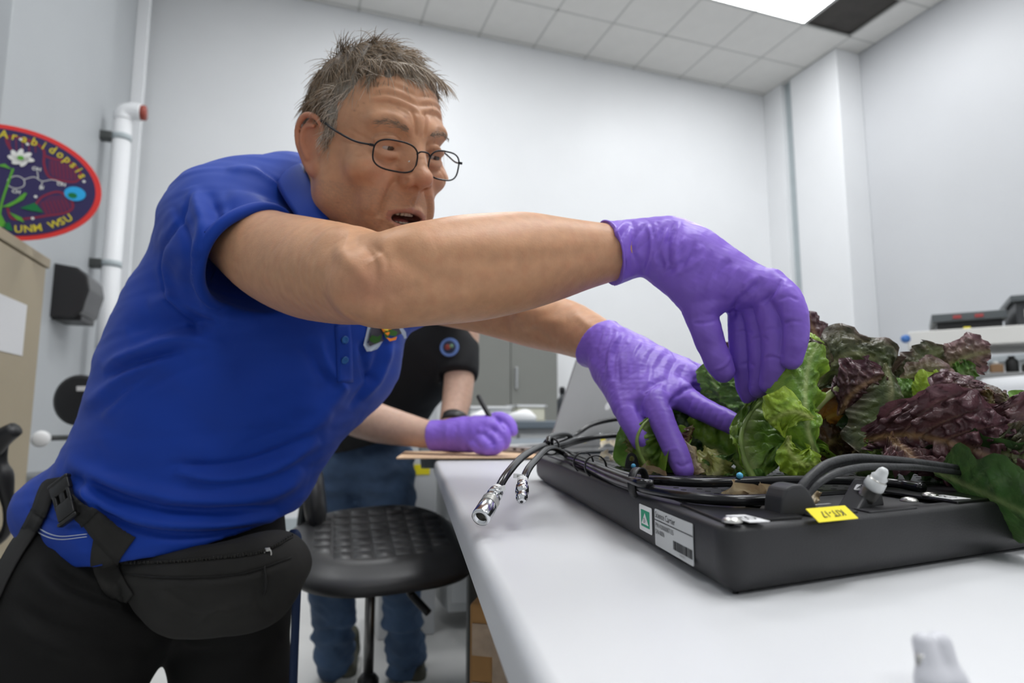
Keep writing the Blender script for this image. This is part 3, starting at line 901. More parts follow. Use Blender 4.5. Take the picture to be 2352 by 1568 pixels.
# ears
ear = [(.072, .004, .004), (.077, .006, .024), (.083, -.004, .037), (.090, -.019, .038), (.094, -.029, .024), (.092, -.030, .004), (.086, -.023, -.013), (.079, -.012, -.027), (.074, -.001, -.027)]
for s in (1, -1):
    a_ = math.radians(26); ex = np.array([math.cos(a_), math.sin(a_), 0]); ey = np.array([-math.sin(a_), math.cos(a_), 0])
    loc = np.array([[ex[0] * 1, ex[1] * s, 0], [-ex[1] * 1 * s, ex[0], 0], [0, 0, 1]])
    axw = np.array([loc[0] @ HA, loc[1] @ HA, loc[2] @ HA])
    B.ell(H(s * .080, -.013, .006), np.array([.0035, .021, .033]) * HS, .004, 'add', axw)
    B.ell(H(s * .0885, -.008, .000), np.array([.0070, .0085, .0125]) * HS, .004, 'sub', axw)
CH(ear, [.0030, .0034, .0036, .0036, .0034, .0032, .0032, .0052, .0040], .003)
CH([(.084, -.006, .027), (.089, -.021, .024), (.0905, -.023, .006), (.085, -.016, -.011)], [.0025, .0028, .0026, .0030], .003)
E_(.0760, .0035, -.0010, .0040, .0042, .0065, .004)
E_(.0780, -.0060, -.0230, .0045, .0085, .0085, .005)
# neck, upper torso hidden by the shirt
nb = P(690, 520, .91)
B.cone(H(0, -.022, -.045), nb, .060, .066, .03)
B.cone(H(.030, -.01, -.055), P(740, 540, .86), .022, .022, .03)
B.cone(P(600, 530, .86), P(770, 590, 1.02), .045, .045, .04)
B.cone(P(660, 600, .94), P(600, 720, .95), .08, .09, .05)
# right arm (nearest the camera)
def PC(lst): return [P(a, b, c) for a, b, c, *_ in lst], [r[3] for r in lst]
arm = [(555, 545, .80, .048), (625, 588, .755, .0545), (700, 614, .700, .0565), (775, 628, .635, .0515), (838, 638, .585, .0445), (890, 644, .565, .0440), (950, 634, .567, .0462), (1060, 619, .590, .0505),
       (1130, 610, .605, .0505), (1200, 600, .620, .0485), (1265, 594, .635, .0430), (1330, 587, .648, .0365), (1400, 580, .660, .0305), (1470, 570, .665, .0275), (1540, 575, .662, .026)]
B.chain(*PC(arm), k=.012, n=5)
B.ell(P(842, 668, .545), (.026, .018, .022), .022)
B.ell(P(800, 575, .590), (.020, .018, .015), .020)
# left arm
arm2 = [(800, 600, 1.02, .055), (960, 670, 1.03, .046), (1080, 700, .99, .041), (1160, 716, .965, .043), (1230, 735, .935, .042), (1295, 750, .895, .0395), (1345, 770, .855, .034), (1385, 790, .815, .0285), (1440, 830, .78, .026)]
B.chain(*PC(arm2), k=.012, n=3)
B.ell(P(1225, 722, .90), (.03, .03, .014), .02)
bv, bf = B.mesh(); del B
bv = relax(bv, bf, 1, .5)
lc_ = Hl(bv)
onhead = (np.abs(lc_[:, 0]) < .10) & (lc_[:, 1] > -.13) & (lc_[:, 2] > -.13) & (lc_[:, 2] < .16) & (np.linalg.norm(bv - HC_, axis=1) < .17)
bv = relax(bv, bf, 8, .5, np.where(onhead, 0, 1.0))
bn = normals(bv, bf)
# facial folds in the head's own x, z
def hfold(v, n, lines, ymin=.02):
    l = Hl(v); nn = n @ HA.T
    off = np.zeros(len(v))
    for poly, wd, amp, sym in lines:
        pl = catmull(np.array(poly, float), 6) if len(poly) > 2 else np.array(poly, float)
        x = np.abs(l[:, 0]) if sym else l[:, 0]
        q = np.stack([x, l[:, 2]], 1)
        lo_, hi_ = pl.min(0) - 3 * wd, pl.max(0) + 3 * wd
        ii = np.where((q > lo_).all(1) & (q < hi_).all(1) & (l[:, 1] > ymin) & onhead & (np.abs(l[:, 0]) < .076))[0]
        if not len(ii): continue
        d, t = seg_dist(q[ii], pl)
        off[ii] += amp * np.exp(-(d / wd) ** 2) * np.clip(np.minimum(t, 1 - t) * 6, 0, 1) ** .6 * np.clip(nn[ii, 1] * 3 + .6, 0, 1)
    return v + n * off[:, None]
W = []
for zz, am in ((.060, .0018), (.070, .0017), (.0805, .0013)):
    W.append(([(0, zz - .004), (.018, zz + .001), (.036, zz + .003), (.052, zz - .003)], .0022, -am, True))
    W.append(([(0, zz + .001), (.018, zz + .006), (.036, zz + .008), (.050, zz + .003)], .0035, am * .7, True))
W += [([(.006, .030), (.0075, .046), (.010, .060)], .0020, -.0028, True),
      ([(0.0, .032), (0.0, .050), (0.0, .062)], .0030, .0010, False),
      ([(.012, .034), (.026, .047), (.044, .048), (.056, .036)], .0045, .0020, True),
      ([(.014, .053), (.028, .060), (.046, .058)], .0025, -.0014, True),
      ([(.018, -.018), (.026, -.034), (.033, -.052), (.035, -.070)], .0028, -.0038, True),
      ([(.024, -.016), (.034, -.032), (.041, -.052), (.043, -.068)], .0060, .0022, True),
      ([(.0165, -.010), (.0205, -.018), (.0200, -.028)], .0018, -.0020, True),
      ([(.018, .000), (.030, -.006), (.044, -.002), (.052, .006)], .0022, -.0015, True),
      ([(.020, .004), (.032, .001), (.044, .004)], .0025, .0008, True),
      ([(.047, .018), (.056, .022), (.064, .028)], .0014, -.0009, True),
      ([(.048, .012), (.058, .011), (.066, .012)], .0014, -.0010, True),
      ([(.047, .006), (.056, .000), (.064, -.005)], .0014, -.0009, True),
      ([(.044, .001), (.052, -.009), (.060, -.018)], .0014, -.0007, True),
      ([(.044, -.030), (.049, -.050), (.047, -.075)], .0030, -.0012, True),
      ([(.031, -.072), (.034, -.086), (.032, -.098)], .0026, -.0018, True),
      ([(0, -.0865), (.014, -.0875), (.022, -.084)], .0030, -.0016, True),
      ([(.0035, -.038), (.0035, -.052)], .0018, .0010, True),
      ([(0.0, -.038), (0.0, -.052)], .0018, -.0010, False)]
bv = hfold(bv, bn, W)
# arm relief: tendons, elbow hollow, veins
bn = normals(bv, bf)
bv = fold(bv, bn, [
    ([(770, 560), (800, 600), (835, 640), (850, 672)], 20, .0030), ([(800, 545), (840, 560), (865, 590)], 26, -.0035),
    ([(880, 560), (930, 600), (1000, 640), (1080, 650)], 30, -.0035), ([(900, 690), (930, 665), (970, 655)], 16, -.0022),
    ([(830, 690), (850, 712), (880, 712)], 20, .0030), ([(900, 520), (1000, 550), (1120, 560), (1300, 560)], 34, .0020),
    ([(1000, 590), (1130, 600), (1290, 590), (1390, 570)], 18, -.0012), ([(1020, 690), (1130, 680), (1260, 650)], 30, .0018),
    ([(640, 560), (700, 600), (760, 610)], 40, .0016), ([(810, 700), (800, 720), (830, 735)], 8, -.0012),
    ([(835, 560), (860, 600), (858, 640)], 7, -.0009), ([(850, 555), (885, 590), (890, 625)], 7, -.0009), ([(866, 600), (866, 640), (850, 672)], 6, -.0008),
    ([(1200, 760), (1240, 740), (1300, 740)], 14, .0025), ([(1225, 745), (1245, 775), (1280, 790)], 12, -.0025), ([(1320, 720), (1350, 745), (1390, 770)], 10, .0018),
])
# colour of the skin
lc_ = Hl(bv); X_, Y_, Z_ = np.abs(lc_[:, 0]), lc_[:, 1], lc_[:, 2]
col = np.tile(np.array([.60, .322, .180]), (len(bv), 1))
col *= (1 + .035 * fbm(bv, 30, 3, 3))[:, None]
red = np.clip(fbm(bv, 45, 3, 8), 0, 1)
col *= 1 - red[:, None] * np.array([.02, .07, .08])
def blend(w_, c_):
    global col
    w_ = np.clip(w_, 0, 1)[:, None]; col = col * (1 - w_) + np.array(c_) * w_
hd = onhead.astype(float)
blend(hd * .38, (.50, .255, .155))
blend(hd * np.exp(-((X_ - .036) / .02) ** 2 - ((Z_ + .02) / .02) ** 2) * (Y_ > .03) * .35, (.50, .20, .13))
blend(hd * np.exp(-(X_ / .016) ** 2 - ((Z_ + .02) / .014) ** 2) * (Y_ > .09) * .45, (.52, .20, .13))
blend(hd * np.clip((X_ - .076) / .006, 0, 1) * .55, (.50, .17, .10))
blend(hd * np.exp(-((X_ - .032) / .016) ** 2 - ((Z_ - .012) / .013) ** 2) * (Y_ > .06) * .35, (.30, .14, .10))
lip = ((X_ < .0275) & (Y_ > .078) & (np.minimum(np.abs(Z_ + .0565 + X_ * .28), np.abs(Z_ + .0785 - X_ * .50)) < .0048)).astype(float)
blend(hd * lip * .8, (.42, .16, .115))
blend(hd * ((X_ < .021) & (np.abs(Z_ + .067) < .007) & (Y_ < .093) & (Y_ > .06)) * .95, (.08, .02, .018))
beard = hd * ((Z_ < -.035) & (Y_ > -.01)) * np.clip(.5 + fbm(bv, 300, 2, 5), 0, 1) * .22
blend(beard, (.20, .16, .13))
rs = np.random.RandomState(12)
for _ in range(26):
    c0 = np.array([rs.uniform(-.07, .07), 0, rs.uniform(-.08, .07)])
    dd_ = np.hypot(lc_[:, 0] - c0[0], Z_ - c0[2])
    blend(hd * (Y_ > -.02) * np.exp(-(dd_ / rs.uniform(.0008, .0018)) ** 2) * rs.uniform(.3, .6), (.22, .10, .07))
prx = proj(bv)
elb = np.exp(-((prx[:, 0] - 845) / 75) ** 2 - ((prx[:, 1] - 660) / 60) ** 2) * (1 - hd) * (prx[:, 2] < .62)
blend(elb * .5, (.50, .215, .145))
man = thing('person', 'man in a blue polo shirt and glasses leaning over the table with purple gloves', 'person', (P(360, 1200, .88)[0], .9, 0))
body = mesh('body', bv, bf, M_skin, man, True, col)

# eyes, teeth, tongue
M_eye = mat('eye_white', (.40, .34, .31), .15); M_iris = mat('iris_brown', (.05, .03, .02), .1)
for s in (1, -1):
    c = H(s * .031, .0765, .0150)
    e = mesh('eye', *lathe([(math.sin(a) * .0122, max(math.cos(a) * .0122, .0002)) for a in np.linspace(-1.5, 1.5, 13)], c, HA[1], 20), M_eye, man, True)
    look = H(-.25, .7, -.28) - c; look /= np.linalg.norm(look)
    look = (HA[1] * .9 - HA[2] * .32 - HA[0] * .30); look /= np.linalg.norm(look)
    mesh('iris', *lathe([(.0108, .0058), (.0117, .0050), (.0123, .0020), (.0124, .0004)], c, look, 18), M_iris, e, True)
M_tooth = mat('tooth', (.66, .60, .48), .3)
tv = []
for i in range(-4, 5):
    x_ = i * .0048; y_ = .0885 - abs(i) ** 2 * .00085
    tv.append(box(H(x_, y_, -.0600), (.0045, .0035, .0072), .0011, HA, 2))
tooth_v = join(*tv); mesh('teeth', *tooth_v, M_tooth, man, True)
tv = [box(H(i * .0042, .0860 - abs(i) ** 2 * .0009, -.0735), (.0040, .0032, .0050), .0010, HA, 2) for i in range(-3, 4)]
mesh('teeth', *join(*tv), M_tooth, man, True)
tf = Field(H(0, .07, -.068) - .03, H(0, .07, -.068) + .03, .0015); tf.ell(H(0, .068, -.071), (.014, .018, .0055), 0, 'add', HA)
mesh('tongue', *tf.mesh(), mat('tongue', (.30, .08, .07), .4), man, True)

# ------------------------------------------------------------------ hair
M_hair = mat('hair', (.2, .17, .14), .5, attr='Col', spec=.4)
HFd = Field([-.10, -.14, -.10], [.10, .13, .18], .002)
HFd.ell((0, -.014, .047), (.080, .104, .096), 0)
HFd.ell((0, -.035, -.01), (.064, .072, .062), .02)
g = np.stack(np.meshgrid(*[np.arange(n_) * .002 + l_ for n_, l_ in zip(HFd.n, HFd.lo)], indexing='ij'), -1)
gx_, gy_, gz_ = np.abs(g[..., 0]), g[..., 1], g[..., 2]
rough_ = .0035 * np.sin(gx_ * 240 + gz_ * 130) * np.sin(gy_ * 210 + gz_ * 90)
front = np.interp(gz_, [-.06, -.02, .0, .03, .055, .075, .092, .105, .18], [-.030, .004, .016, .026, .034, .044, .068, .092, .120])
bot = np.interp(gy_, [-.14, -.05, -.025, .0, .012, .04], [-.060, -.055, -.040, .042, .006, .030])
reg = np.maximum(gy_ - front, bot - gz_)
HFd.a = np.maximum(HFd.a + rough_ + .001, reg).astype(np.float32)
hv_, hf_ = HFd.mesh()
hv_ = relax(hv_, hf_, 3, .5)
def haircol(l, rs_):
    x, y, z = np.abs(l[:, 0]), l[:, 1], l[:, 2]
    gray = np.clip(np.clip((y + .01) / .05, 0, 1) * np.clip((.105 - z) / .04, 0, 1) + np.clip((.02 - z) / .05, 0, 1) * .7 + np.clip((y - .045) / .04, 0, 1) * .55, 0, 1)
    gray = np.clip(gray + rs_.normal(0, .22, len(l)), 0, 1)[:, None]
    return np.array([.25, .170, .100]) * (1 - gray) + np.array([.72, .65, .56]) * gray
rs = np.random.RandomState(5)
hcol = haircol(hv_, rs) * .38
hw = HC_ + HS * (hv_ @ HA)
hair = mesh('hair', hw, hf_, M_hair, man, True, hcol)
hn_ = normals(hv_, hf_)
# strands
cand = rs.choice(len(hv_), 15000)
hc_ = hv_[cand]; ok = (hn_[cand, 2] > -.75) & ~((np.abs(hc_[:, 0]) > .055) & (hc_[:, 2] < .052) & (hc_[:, 2] > -.03) & (hc_[:, 1] > -.038) & (hc_[:, 1] < .004))
cand = cand[ok]
p0_ = hv_[cand] - hn_[cand] * .002
x0, y0, z0 = p0_.T
sgn = np.sign(x0)
topw = np.clip((z0 - .065) / .065, 0, 1)[:, None]
side = np.stack([sgn * .15, -.35 + 0 * x0, -.95 + 0 * x0], 1)
tempw = (np.clip((y0 - .0) / .03, 0, 1) * (1 - topw[:, 0]))[:, None]
side = side * (1 - tempw) + np.stack([sgn * .1, -.85 + 0 * x0, -.45 + 0 * x0], 1) * tempw
top = np.stack([-.35 + .5 * x0 / .07, .95 + 0 * x0, .05 + 0 * x0], 1)
flow = side * (1 - topw) + top * topw
fr_ = (np.clip((y0 - .035) / .03, 0, 1) * topw[:, 0])[:, None]
flow = flow * (1 - fr_) + np.stack([-.75 + 0 * x0, .30 + 0 * x0, -.55 + 0 * x0], 1) * fr_
flow += np.stack([fbm(p0_, 25, 2, 71), fbm(p0_, 25, 2, 72), fbm(p0_, 25, 2, 73)], 1) * .55 + rs.normal(0, .12, flow.shape)
nn_ = hn_[cand]
flow -= nn_ * (flow * nn_).sum(1)[:, None]
flow /= np.linalg.norm(flow, axis=1)[:, None]
Ls = rs.uniform(.016, .030, len(cand)) * (1 + .5 * topw[:, 0] * np.clip(1.4 - y0 / .06, .1, 1)) * np.where(z0 < -.01, .7, 1) * np.where((x0 < -.015) & (y0 > .03), .32, 1)
lift = rs.uniform(.02, .26, len(cand)) * (1 + .3 * topw[:, 0]) * np.where(y0 > .05, .6, 1)
segs = 5
ts = np.linspace(0, 1, segs + 1)
pts = []
wig = rs.normal(0, 1, (len(cand), 3))
for t in ts:
    pts.append(p0_ + flow * (Ls * t)[:, None] + nn_ * (Ls * (lift * (t - .75 * t * t * 1.0)))[:, None] + wig * (.0028 * t * t) - np.array([0, 0, 1]) * (Ls * .22 * t ** 2.5)[:, None])
pts = np.stack(pts, 1)
# stray fringe strands falling over the forehead
nf = 420
fx = rs.uniform(-.055, .055, nf); fy = .080 - (fx / .075) ** 2 * .03; fz = .106 + 0 * fx - np.abs(fx) * .12
fp = np.stack([fx, fy - .01, fz + .008], 1)
fd = np.stack([-.65 + rs.normal(0, .35, nf), .35 + rs.normal(0, .2, nf), -.35 + rs.normal(0, .2, nf)], 1)
fl = rs.uniform(.012, .024, nf)
fw = rs.normal(0, 1, (nf, 3))
fpts = np.stack([fp + fd * (fl * t)[:, None] - np.array([0, .25, 1]) * (fl * .55 * t ** 2)[:, None] + fw * .003 * t * t for t in ts], 1)
pts = np.concatenate([pts, fpts])
cs = np.concatenate([haircol(p0_, rs), haircol(fp, rs)]) * rs.uniform(.6, 1.35, len(pts))[:, None]
m_ = len(pts)
tg = np.gradient(pts, axis=1); tg /= np.linalg.norm(tg, axis=2)[..., None] + 1e-9
up_ = np.cross(tg, np.array([.3, .2, .9])); up_ /= np.linalg.norm(up_, axis=2)[..., None] + 1e-9
sd_ = np.cross(tg, up_)
rad = np.array([.00036, .00036, .00034, .00030, .00022, .00008])[None, :, None]
tri3 = [pts + rad * (math.cos(a) * up_ + math.sin(a) * sd_) for a in (0, 2.094, 4.189)]
V = np.stack(tri3, 2).reshape(-1, 3)
base_ = (np.arange(m_) * (segs + 1) * 3)[:, None, None, None]
si = np.arange(segs)[None, :, None, None] * 3; jj = np.arange(3)[None, None, :, None]
jn = (jj + 1) % 3
Fq = np.concatenate([base_ + si + jj, base_ + si + jn, base_ + si + 3 + jn, base_ + si + 3 + jj], 3).reshape(-1, 4)
st = mesh('hair_strands', HC_ + HS * (V @ HA), Fq, M_hair, man, True, np.repeat(cs, (segs + 1) * 3, axis=0))
st['kind'] = 'stuff'
# eyebrows
eb = []
rs = np.random.RandomState(9)
ebp = []; ebc = []
for s in (1, -1):
    for i in range(90):
        t = rs.rand(); x_ = .014 + .036 * t; z_ = .0335 + .006 * math.sin(t * 2.6) + rs.normal(0, .0016); y_ = .0985 - 9.5 * (x_ - .01) ** 2 + .0004
        d_ = np.array([s * .9, -.25 - t * .3, .25 - .6 * t + rs.normal(0, .25)]); d_ /= np.linalg.norm(d_)
        a = np.array([s * x_, y_, z_]); ebp.append(np.stack([a, a + d_ * .003 + [0, .0008, 0], a + d_ * .0065]))
ebp = np.array(ebp); brs = [tube(HC_ + q @ HA, [.0003, .00026, .0001], 3, 1, raw=True) for q in ebp]
mesh('eyebrows', *join(*brs), mat('eyebrow_hair', (.24, .18, .13), .6), man, True)['kind'] = 'stuff'

# ------------------------------------------------------------------ glasses
M_frame = mat('glasses_frame', (.015, .015, .017), .3, .6)
M_lens = mat('lens_glass', (1, 1, 1), .02, trans=1.0, ior=1.08, spec=.5)
glasses = bpy.data.objects.new('glasses', None); COL.objects.link(glasses); glasses.parent = man
glasses.location = H(0, .108, .008) - np.array(man.location); glasses['label'] = 'thin dark wire frame glasses slid down the nose'
GY, GZ = .1140, .0030
def lensloop(s, rx=.0258, rz=.0168, n=48, dz=0):
    out = []
    for k in range(n):
        a = 2 * math.pi * k / n; c_, s_ = math.cos(a), math.sin(a); e = 2 / 2.9
        x_ = math.copysign(abs(c_) ** e, c_) * rx; z_ = math.copysign(abs(s_) ** e, s_) * rz
        X = .0340 + x_
        out.append(H(s * X, GY - 3.2 * (X - .0) ** 2 + z_ * .10, GZ + z_ + dz + x_ * .02))
    return np.array(out)
for s in (1, -1):
    lp = lensloop(s)
    closed = np.vstack([lp, lp[:2]])
    mesh('rim', *tube(closed, .0010, 8, 1, raw=True), M_frame, glasses, True)
    cc = lp.mean(0)
    n_ = len(lp)
    nrm = np.cross(lp[0] - cc, lp[12] - cc); nrm /= np.linalg.norm(nrm)
    lv_ = np.vstack([lp, cc[None] + (HA[1] * .0008)])
    mesh('lens', lv_, [[i, (i + 1) % n_, n_] for i in range(n_)], M_lens, glasses, True)
    hx = .0340 + .0258
    h0 = H(s * hx, GY - 3.2 * hx ** 2, GZ + .007)
    mesh('hinge', *box(H(s * (hx + .0025), GY - 3.2 * hx ** 2 - .0005, GZ + .0075), (.005, .003, .0030), .0006, HA), M_frame, glasses, False)
    mesh('temple_arm', *tube([H(s * (hx + .004), GY - 3.2 * hx ** 2 - .001, GZ + .0075), H(s * (hx + .010), .075, .013), H(s * .0765, .040, .0225), H(s * .0790, .010, .0320), H(s * .0800, -.010, .0345), H(s * .0790, -.022, .022)],
                             [.0011, .0012, .0013, .0017, .0019, .0016], 8, 6), M_frame, glasses, True)
    mesh('nose_pad', *lathe([(0, .0005), (.0004, .0026), (.0014, .0026), (.0018, .0006)], H(s * .0105, .104, -.001), HA[0] * s * .8 + HA[1] * .5, 12), mat('nose_pad', (.6, .6, .58), .3), glasses, True)
mesh('bridge', *tube([H(-.0095, GY - .0006, GZ + .006), H(-.005, GY + .001, GZ + .010), H(.005, GY + .001, GZ + .010), H(.0095, GY - .0006, GZ + .006)], .0010, 8, 5), M_frame, glasses, True)
# ------------------------------------------------------------------ gloves
def glove(name, cuff, palm, fingers, lo, hi, lines, seed, h=.0013, cutp=None, fk=.0022):
    G = Field(lo, hi, h)
    G.chain(*PC(cuff), k=.010, n=3)
    for q in palm: G.chain(*PC(q[0]), k=q[1], n=1)
    for fg in fingers: G.chain(*PC(fg), k=fk, n=3)
    for p_, n_ in cutp or []: G.cut(p_, n_)
    v, f = G.mesh()
    v = relax(v, f, 2, .5)
    n = normals(v, f)
    v = v + n * (fbm(v, 26, 3, seed) * .0007)[:, None]
    n = normals(v, f)
    v = fold(v, n, lines)
    return v, f
rc_ = P(1398, 582, .66); rd_ = P(1398, 582, .66) - P(1480, 568, .665)
cuffR = [(1360, 588, .655, .0390), (1400, 582, .660, .0345), (1470, 568, .664, .0305), (1535, 574, .660, .0298), (1580, 590, .655, .030)]
palmR = [([(1540, 574, .660, .0295), (1620, 610, .645, .0285), (1700, 650, .630, .0235), (1772, 668, .615, .0165)], .02),
         ([(1560, 590, .665, .0270), (1660, 640, .655, .0265), (1745, 660, .640, .0175)], .02),
         ([(1560, 600, .670, .0260), (1650, 650, .665, .0240), (1715, 690, .655, .0170)], .02),
         ([(1560, 610, .650, .0250), (1600, 660, .645, .0270), (1612, 705, .640, .0185)], .02)]
fingR = [[(1770, 655, .618, .0165), (1806, 682, .600, .0140), (1826, 725, .592, .0125), (1828, 775, .592, .0117), (1818, 822, .597, .0104)],
         [(1750, 665, .630, .0165), (1768, 705, .616, .0138), (1777, 765, .611, .0128), (1778, 825, .612, .0120), (1768, 882, .618, .0098)],
         [(1725, 675, .645, .0165), (1740, 725, .634, .0134), (1746, 790, .631, .0124), (1747, 845, .633, .0114), (1742, 893, .637, .0094)],
         [(1708, 690, .658, .0162), (1703, 745, .651, .0138), (1703, 805, .650, .0126), (1710, 862, .652, .0116), (1720, 908, .656, .0092)],
         [(1590, 650, .645, .0200), (1612, 730, .640, .0165), (1630, 780, .640, .0150), (1648, 825, .640, .0142), (1661, 852, .640, .0118)]]
linesR = []
rsx = random.Random(3)
for i in range(13):     # strain folds sweeping across the back of the hand
    t = i / 12
    x0, y0 = 1500 + 250 * t, 505 + 125 * t + 10 * t * t
    L_ = 60 + 26 * math.sin(i * 2.1)
    linesR.append(([(x0 + 12, y0 + 5), (x0 - 4 - 8 * t, y0 + L_ * .6), (x0 - 40 + 20 * t, y0 + L_ * 1.25)], rsx.uniform(4.5, 7.5), rsx.uniform(.0010, .0020) * (1 if i % 2 else -1)))
for i in range(9):      # gathered cuff
    x0 = 1425 + i * 17; a = rsx.uniform(-14, 14)
    linesR.append(([(x0 + a, 505), (x0 - 8 - a, 560), (x0 + a * .6 - 6, 632)], rsx.uniform(5, 8), rsx.choice((.0026, -.0024, .0018))))
linesR += [([(1520, 632), (1570, 600), (1600, 575)], 6, -.0026), ([(1535, 640), (1580, 615), (1620, 590)], 7, .0016), ([(1500, 620), (1545, 590), (1570, 560)], 6, -.0016),
           ([(1682, 735), (1690, 700), (1725, 665), (1752, 640)], 7, -.0030), ([(1752, 700), (1775, 670), (1795, 640)], 6, -.0028),
           ([(1590, 742), (1620, 742), (1650, 735)], 4, -.0016), ([(1785, 690), (1810, 680), (1835, 690)], 4, -.0010), ([(1795, 745), (1820, 738), (1845, 740)], 4, -.0012),
           ([(1750, 760), (1775, 755), (1800, 760)], 4, -.0012), ([(1690, 765), (1710, 760), (1730, 765)], 4, -.0012), ([(1725, 780), (1745, 776), (1765, 780)], 4, -.0012),
           ([(1750, 825), (1775, 820), (1800, 830)], 4, -.0012), ([(1695, 840), (1715, 835), (1735, 840)], 4, -.0010), ([(1640, 850), (1664, 838), (1680, 815)], 4, .0012)]
def clampbox(pts, pad=.05):
    q = np.array([P(*p[:3]) for p in pts]); return q.min(0) - pad, q.max(0) + pad
allR = cuffR + [p for q in palmR for p in q[0]] + [p for q in fingR for p in q]
lo_, hi_ = clampbox(allR)
# the cuff is cut slanted and left open: the arm fills it
nR = P(1400, 560, .655) - P(1500, 566, .665)
v, f = glove('glove', cuffR, palmR, fingR, lo_, hi_, linesR, 4, cutp=[(P(1402, 575, .655), nR + UP * -.012)])
# flared, rolled cuff rim
gR = mesh('glove', v, f, M_glove, man, True); gR['label'] = 'purple nitrile glove on the raised right hand'
def ring_at(cx, cy, d, r, ax, tilt=0, rr=.0011, wob=.0012, seed=1, sy=1.0):
    x, y, z = frame_z(ax); c = P(cx, cy, d); a = np.linspace(0, 2 * np.pi, 49)
    rs = np.random.RandomState(seed); ph = rs.rand(3) * 6
    w_ = wob * (np.sin(3 * a + ph[0]) + .6 * np.sin(5 * a + ph[1]))
    pts = c + (np.cos(a)[:, None] * x + sy * np.sin(a)[:, None] * y) * (r + w_)[:, None] + z * (w_ * 1.2)[:, None]
    return tube(np.vstack([pts, pts[1:2]]), rr, 6, 1, raw=True)

cuffL = [(1350, 775, .83, .040), (1385, 792, .810, .0345), (1420, 820, .790, .0325), (1450, 850, .770, .0310)]
palmL = [([(1430, 835, .785, .0290), (1470, 880, .745, .0270), (1505, 925, .700, .0170)], .022),
         ([(1430, 835, .790, .0290), (1500, 880, .750, .0240), (1565, 908, .715, .0165)], .022),
         ([(1440, 835, .795, .0280), (1520, 855, .765, .0220), (1590, 868, .745, .0155)], .022),
         ([(1440, 830, .800, .0270), (1510, 840, .785, .0200), (1570, 848, .775, .0140)], .022),
         ([(1420, 850, .780, .0270), (1430, 900, .740, .0210), (1440, 935, .715, .0170)], .02)]
fingL = [[(1500, 922, .700, .0165), (1522, 968, .675, .0138), (1542, 1015, .658, .0130), (1560, 1055, .645, .0122), (1570, 1078, .638, .0108)],
         [(1555, 905, .720, .0165), (1600, 932, .700, .0138), (1645, 955, .685, .0128), (1680, 972, .672, .0118), (1702, 982, .666, .0100)],
         [(1585, 868, .748, .0155), (1620, 885, .735, .0130), (1650, 912, .725, .0122), (1672, 940, .715, .0105)],
         [(1565, 848, .778, .0140), (1605, 858, .770, .0118), (1640, 875, .762, .0108), (1660, 892, .757, .0095)],
         [(1430, 905, .735, .0180), (1445, 950, .705, .0150), (1460, 985, .690, .0135), (1472, 1010, .682, .0120)]]
linesL = []
for i in range(15):
    t = i / 14 + rsx.uniform(-.02, .02); x0, y0 = 1405 + 175 * t, 757 + 75 * t; l_ = rsx.uniform(.7, 1.3)
    linesL.append(([(x0 + 4, y0 - 3), (x0 - 18 * l_, y0 + 30 * l_), (x0 - (34 - 14 * t) * l_, y0 + 74 * l_)], rsx.uniform(3.5, 6.5), rsx.uniform(.0004, .0011) * (1 if i % 2 else -1)))
for i in range(6):
    linesL.append(([(1385 + i * 14, 748 + i * 4), (1372 + i * 10, 790 + i * 6), (1362 + i * 12, 835 + i * 10)], 6, rsx.choice((.0022, -.0020))))
for i in range(7):
    x0 = 1585 + i * 15; y0 = 915 + i * 8
    linesL.append(([(x0 + 10, y0 - 8), (x0 - 2, y0 + 18), (x0 - 6, y0 + 32)], 3.5, -.0006))
linesL += [([(1478, 965), (1468, 930), (1490, 890), (1530, 870)], 7, -.0030), ([(1540, 940), (1550, 915), (1585, 890), (1640, 885)], 7, -.0030),
           ([(1590, 872), (1625, 862), (1660, 872)], 5, -.0022), ([(1550, 1062), (1566, 1070), (1590, 1060)], 4, -.0010), ([(1520, 1040), (1540, 1032), (1562, 1030)], 4, .0007)]
allL = cuffL + [p for q in palmL for p in q[0]] + [p for q in fingL for p in q]
lo_, hi_ = clampbox(allL)
nL = P(1385, 792, .810) - P(1440, 840, .775)
v, f = glove('glove', cuffL, palmL, fingL, lo_, hi_, linesL, 7, cutp=[(P(1378, 787, .815), nL)])
gL = mesh('glove', v, f, M_glove, man, True); gL['label'] = 'purple nitrile glove on the left hand pressed on the lettuce'
mesh('cuff_rim', *ring_at(1403, 581, .658, .0338, nR + UP * -.012, seed=2, rr=.0013, wob=.0006), M_glove, gR, True)
mesh('cuff_rim', *ring_at(1379, 790, .815, .0338, nL, seed=3, rr=.0013, wob=.0006), M_glove, gL, True)
# ------------------------------------------------------------------ polo shirt
S = Field([-.80, .50, .62], [-.02, 1.25, 1.42], .0034)
tor = [(690, 600, .965, .150), (645, 700, .955, .165), (592, 805, .945, .173), (550, 890, .935, .171), (502, 975, .925, .170), (458, 1060, .915, .163), (420, 1130, .905, .158), (392, 1180, .900, .155)]
S.chain(*PC(tor), k=.02, n=2)
S.ell(P(205, 1168, .92), (.090, .105, .068), .04)                            # tail over the seat
S.ell(P(790, 790, .98), (.095, .11, .11), .05)                              # chest
S.cone(P(560, 520, .85), P(720, 570, 1.02), .070, .075, .05)                # shoulders
S.cone(P(520, 560, .88), P(470, 800, .93), .09, .12, .06)                   # back
S.cone(P(655, 450, .90), P(600, 520, .92), .055, .075, .04)                  # neck yoke
S.cone(P(800, 600, 1.02), P(930, 660, 1.03), .085, .075, .03)               # left sleeve
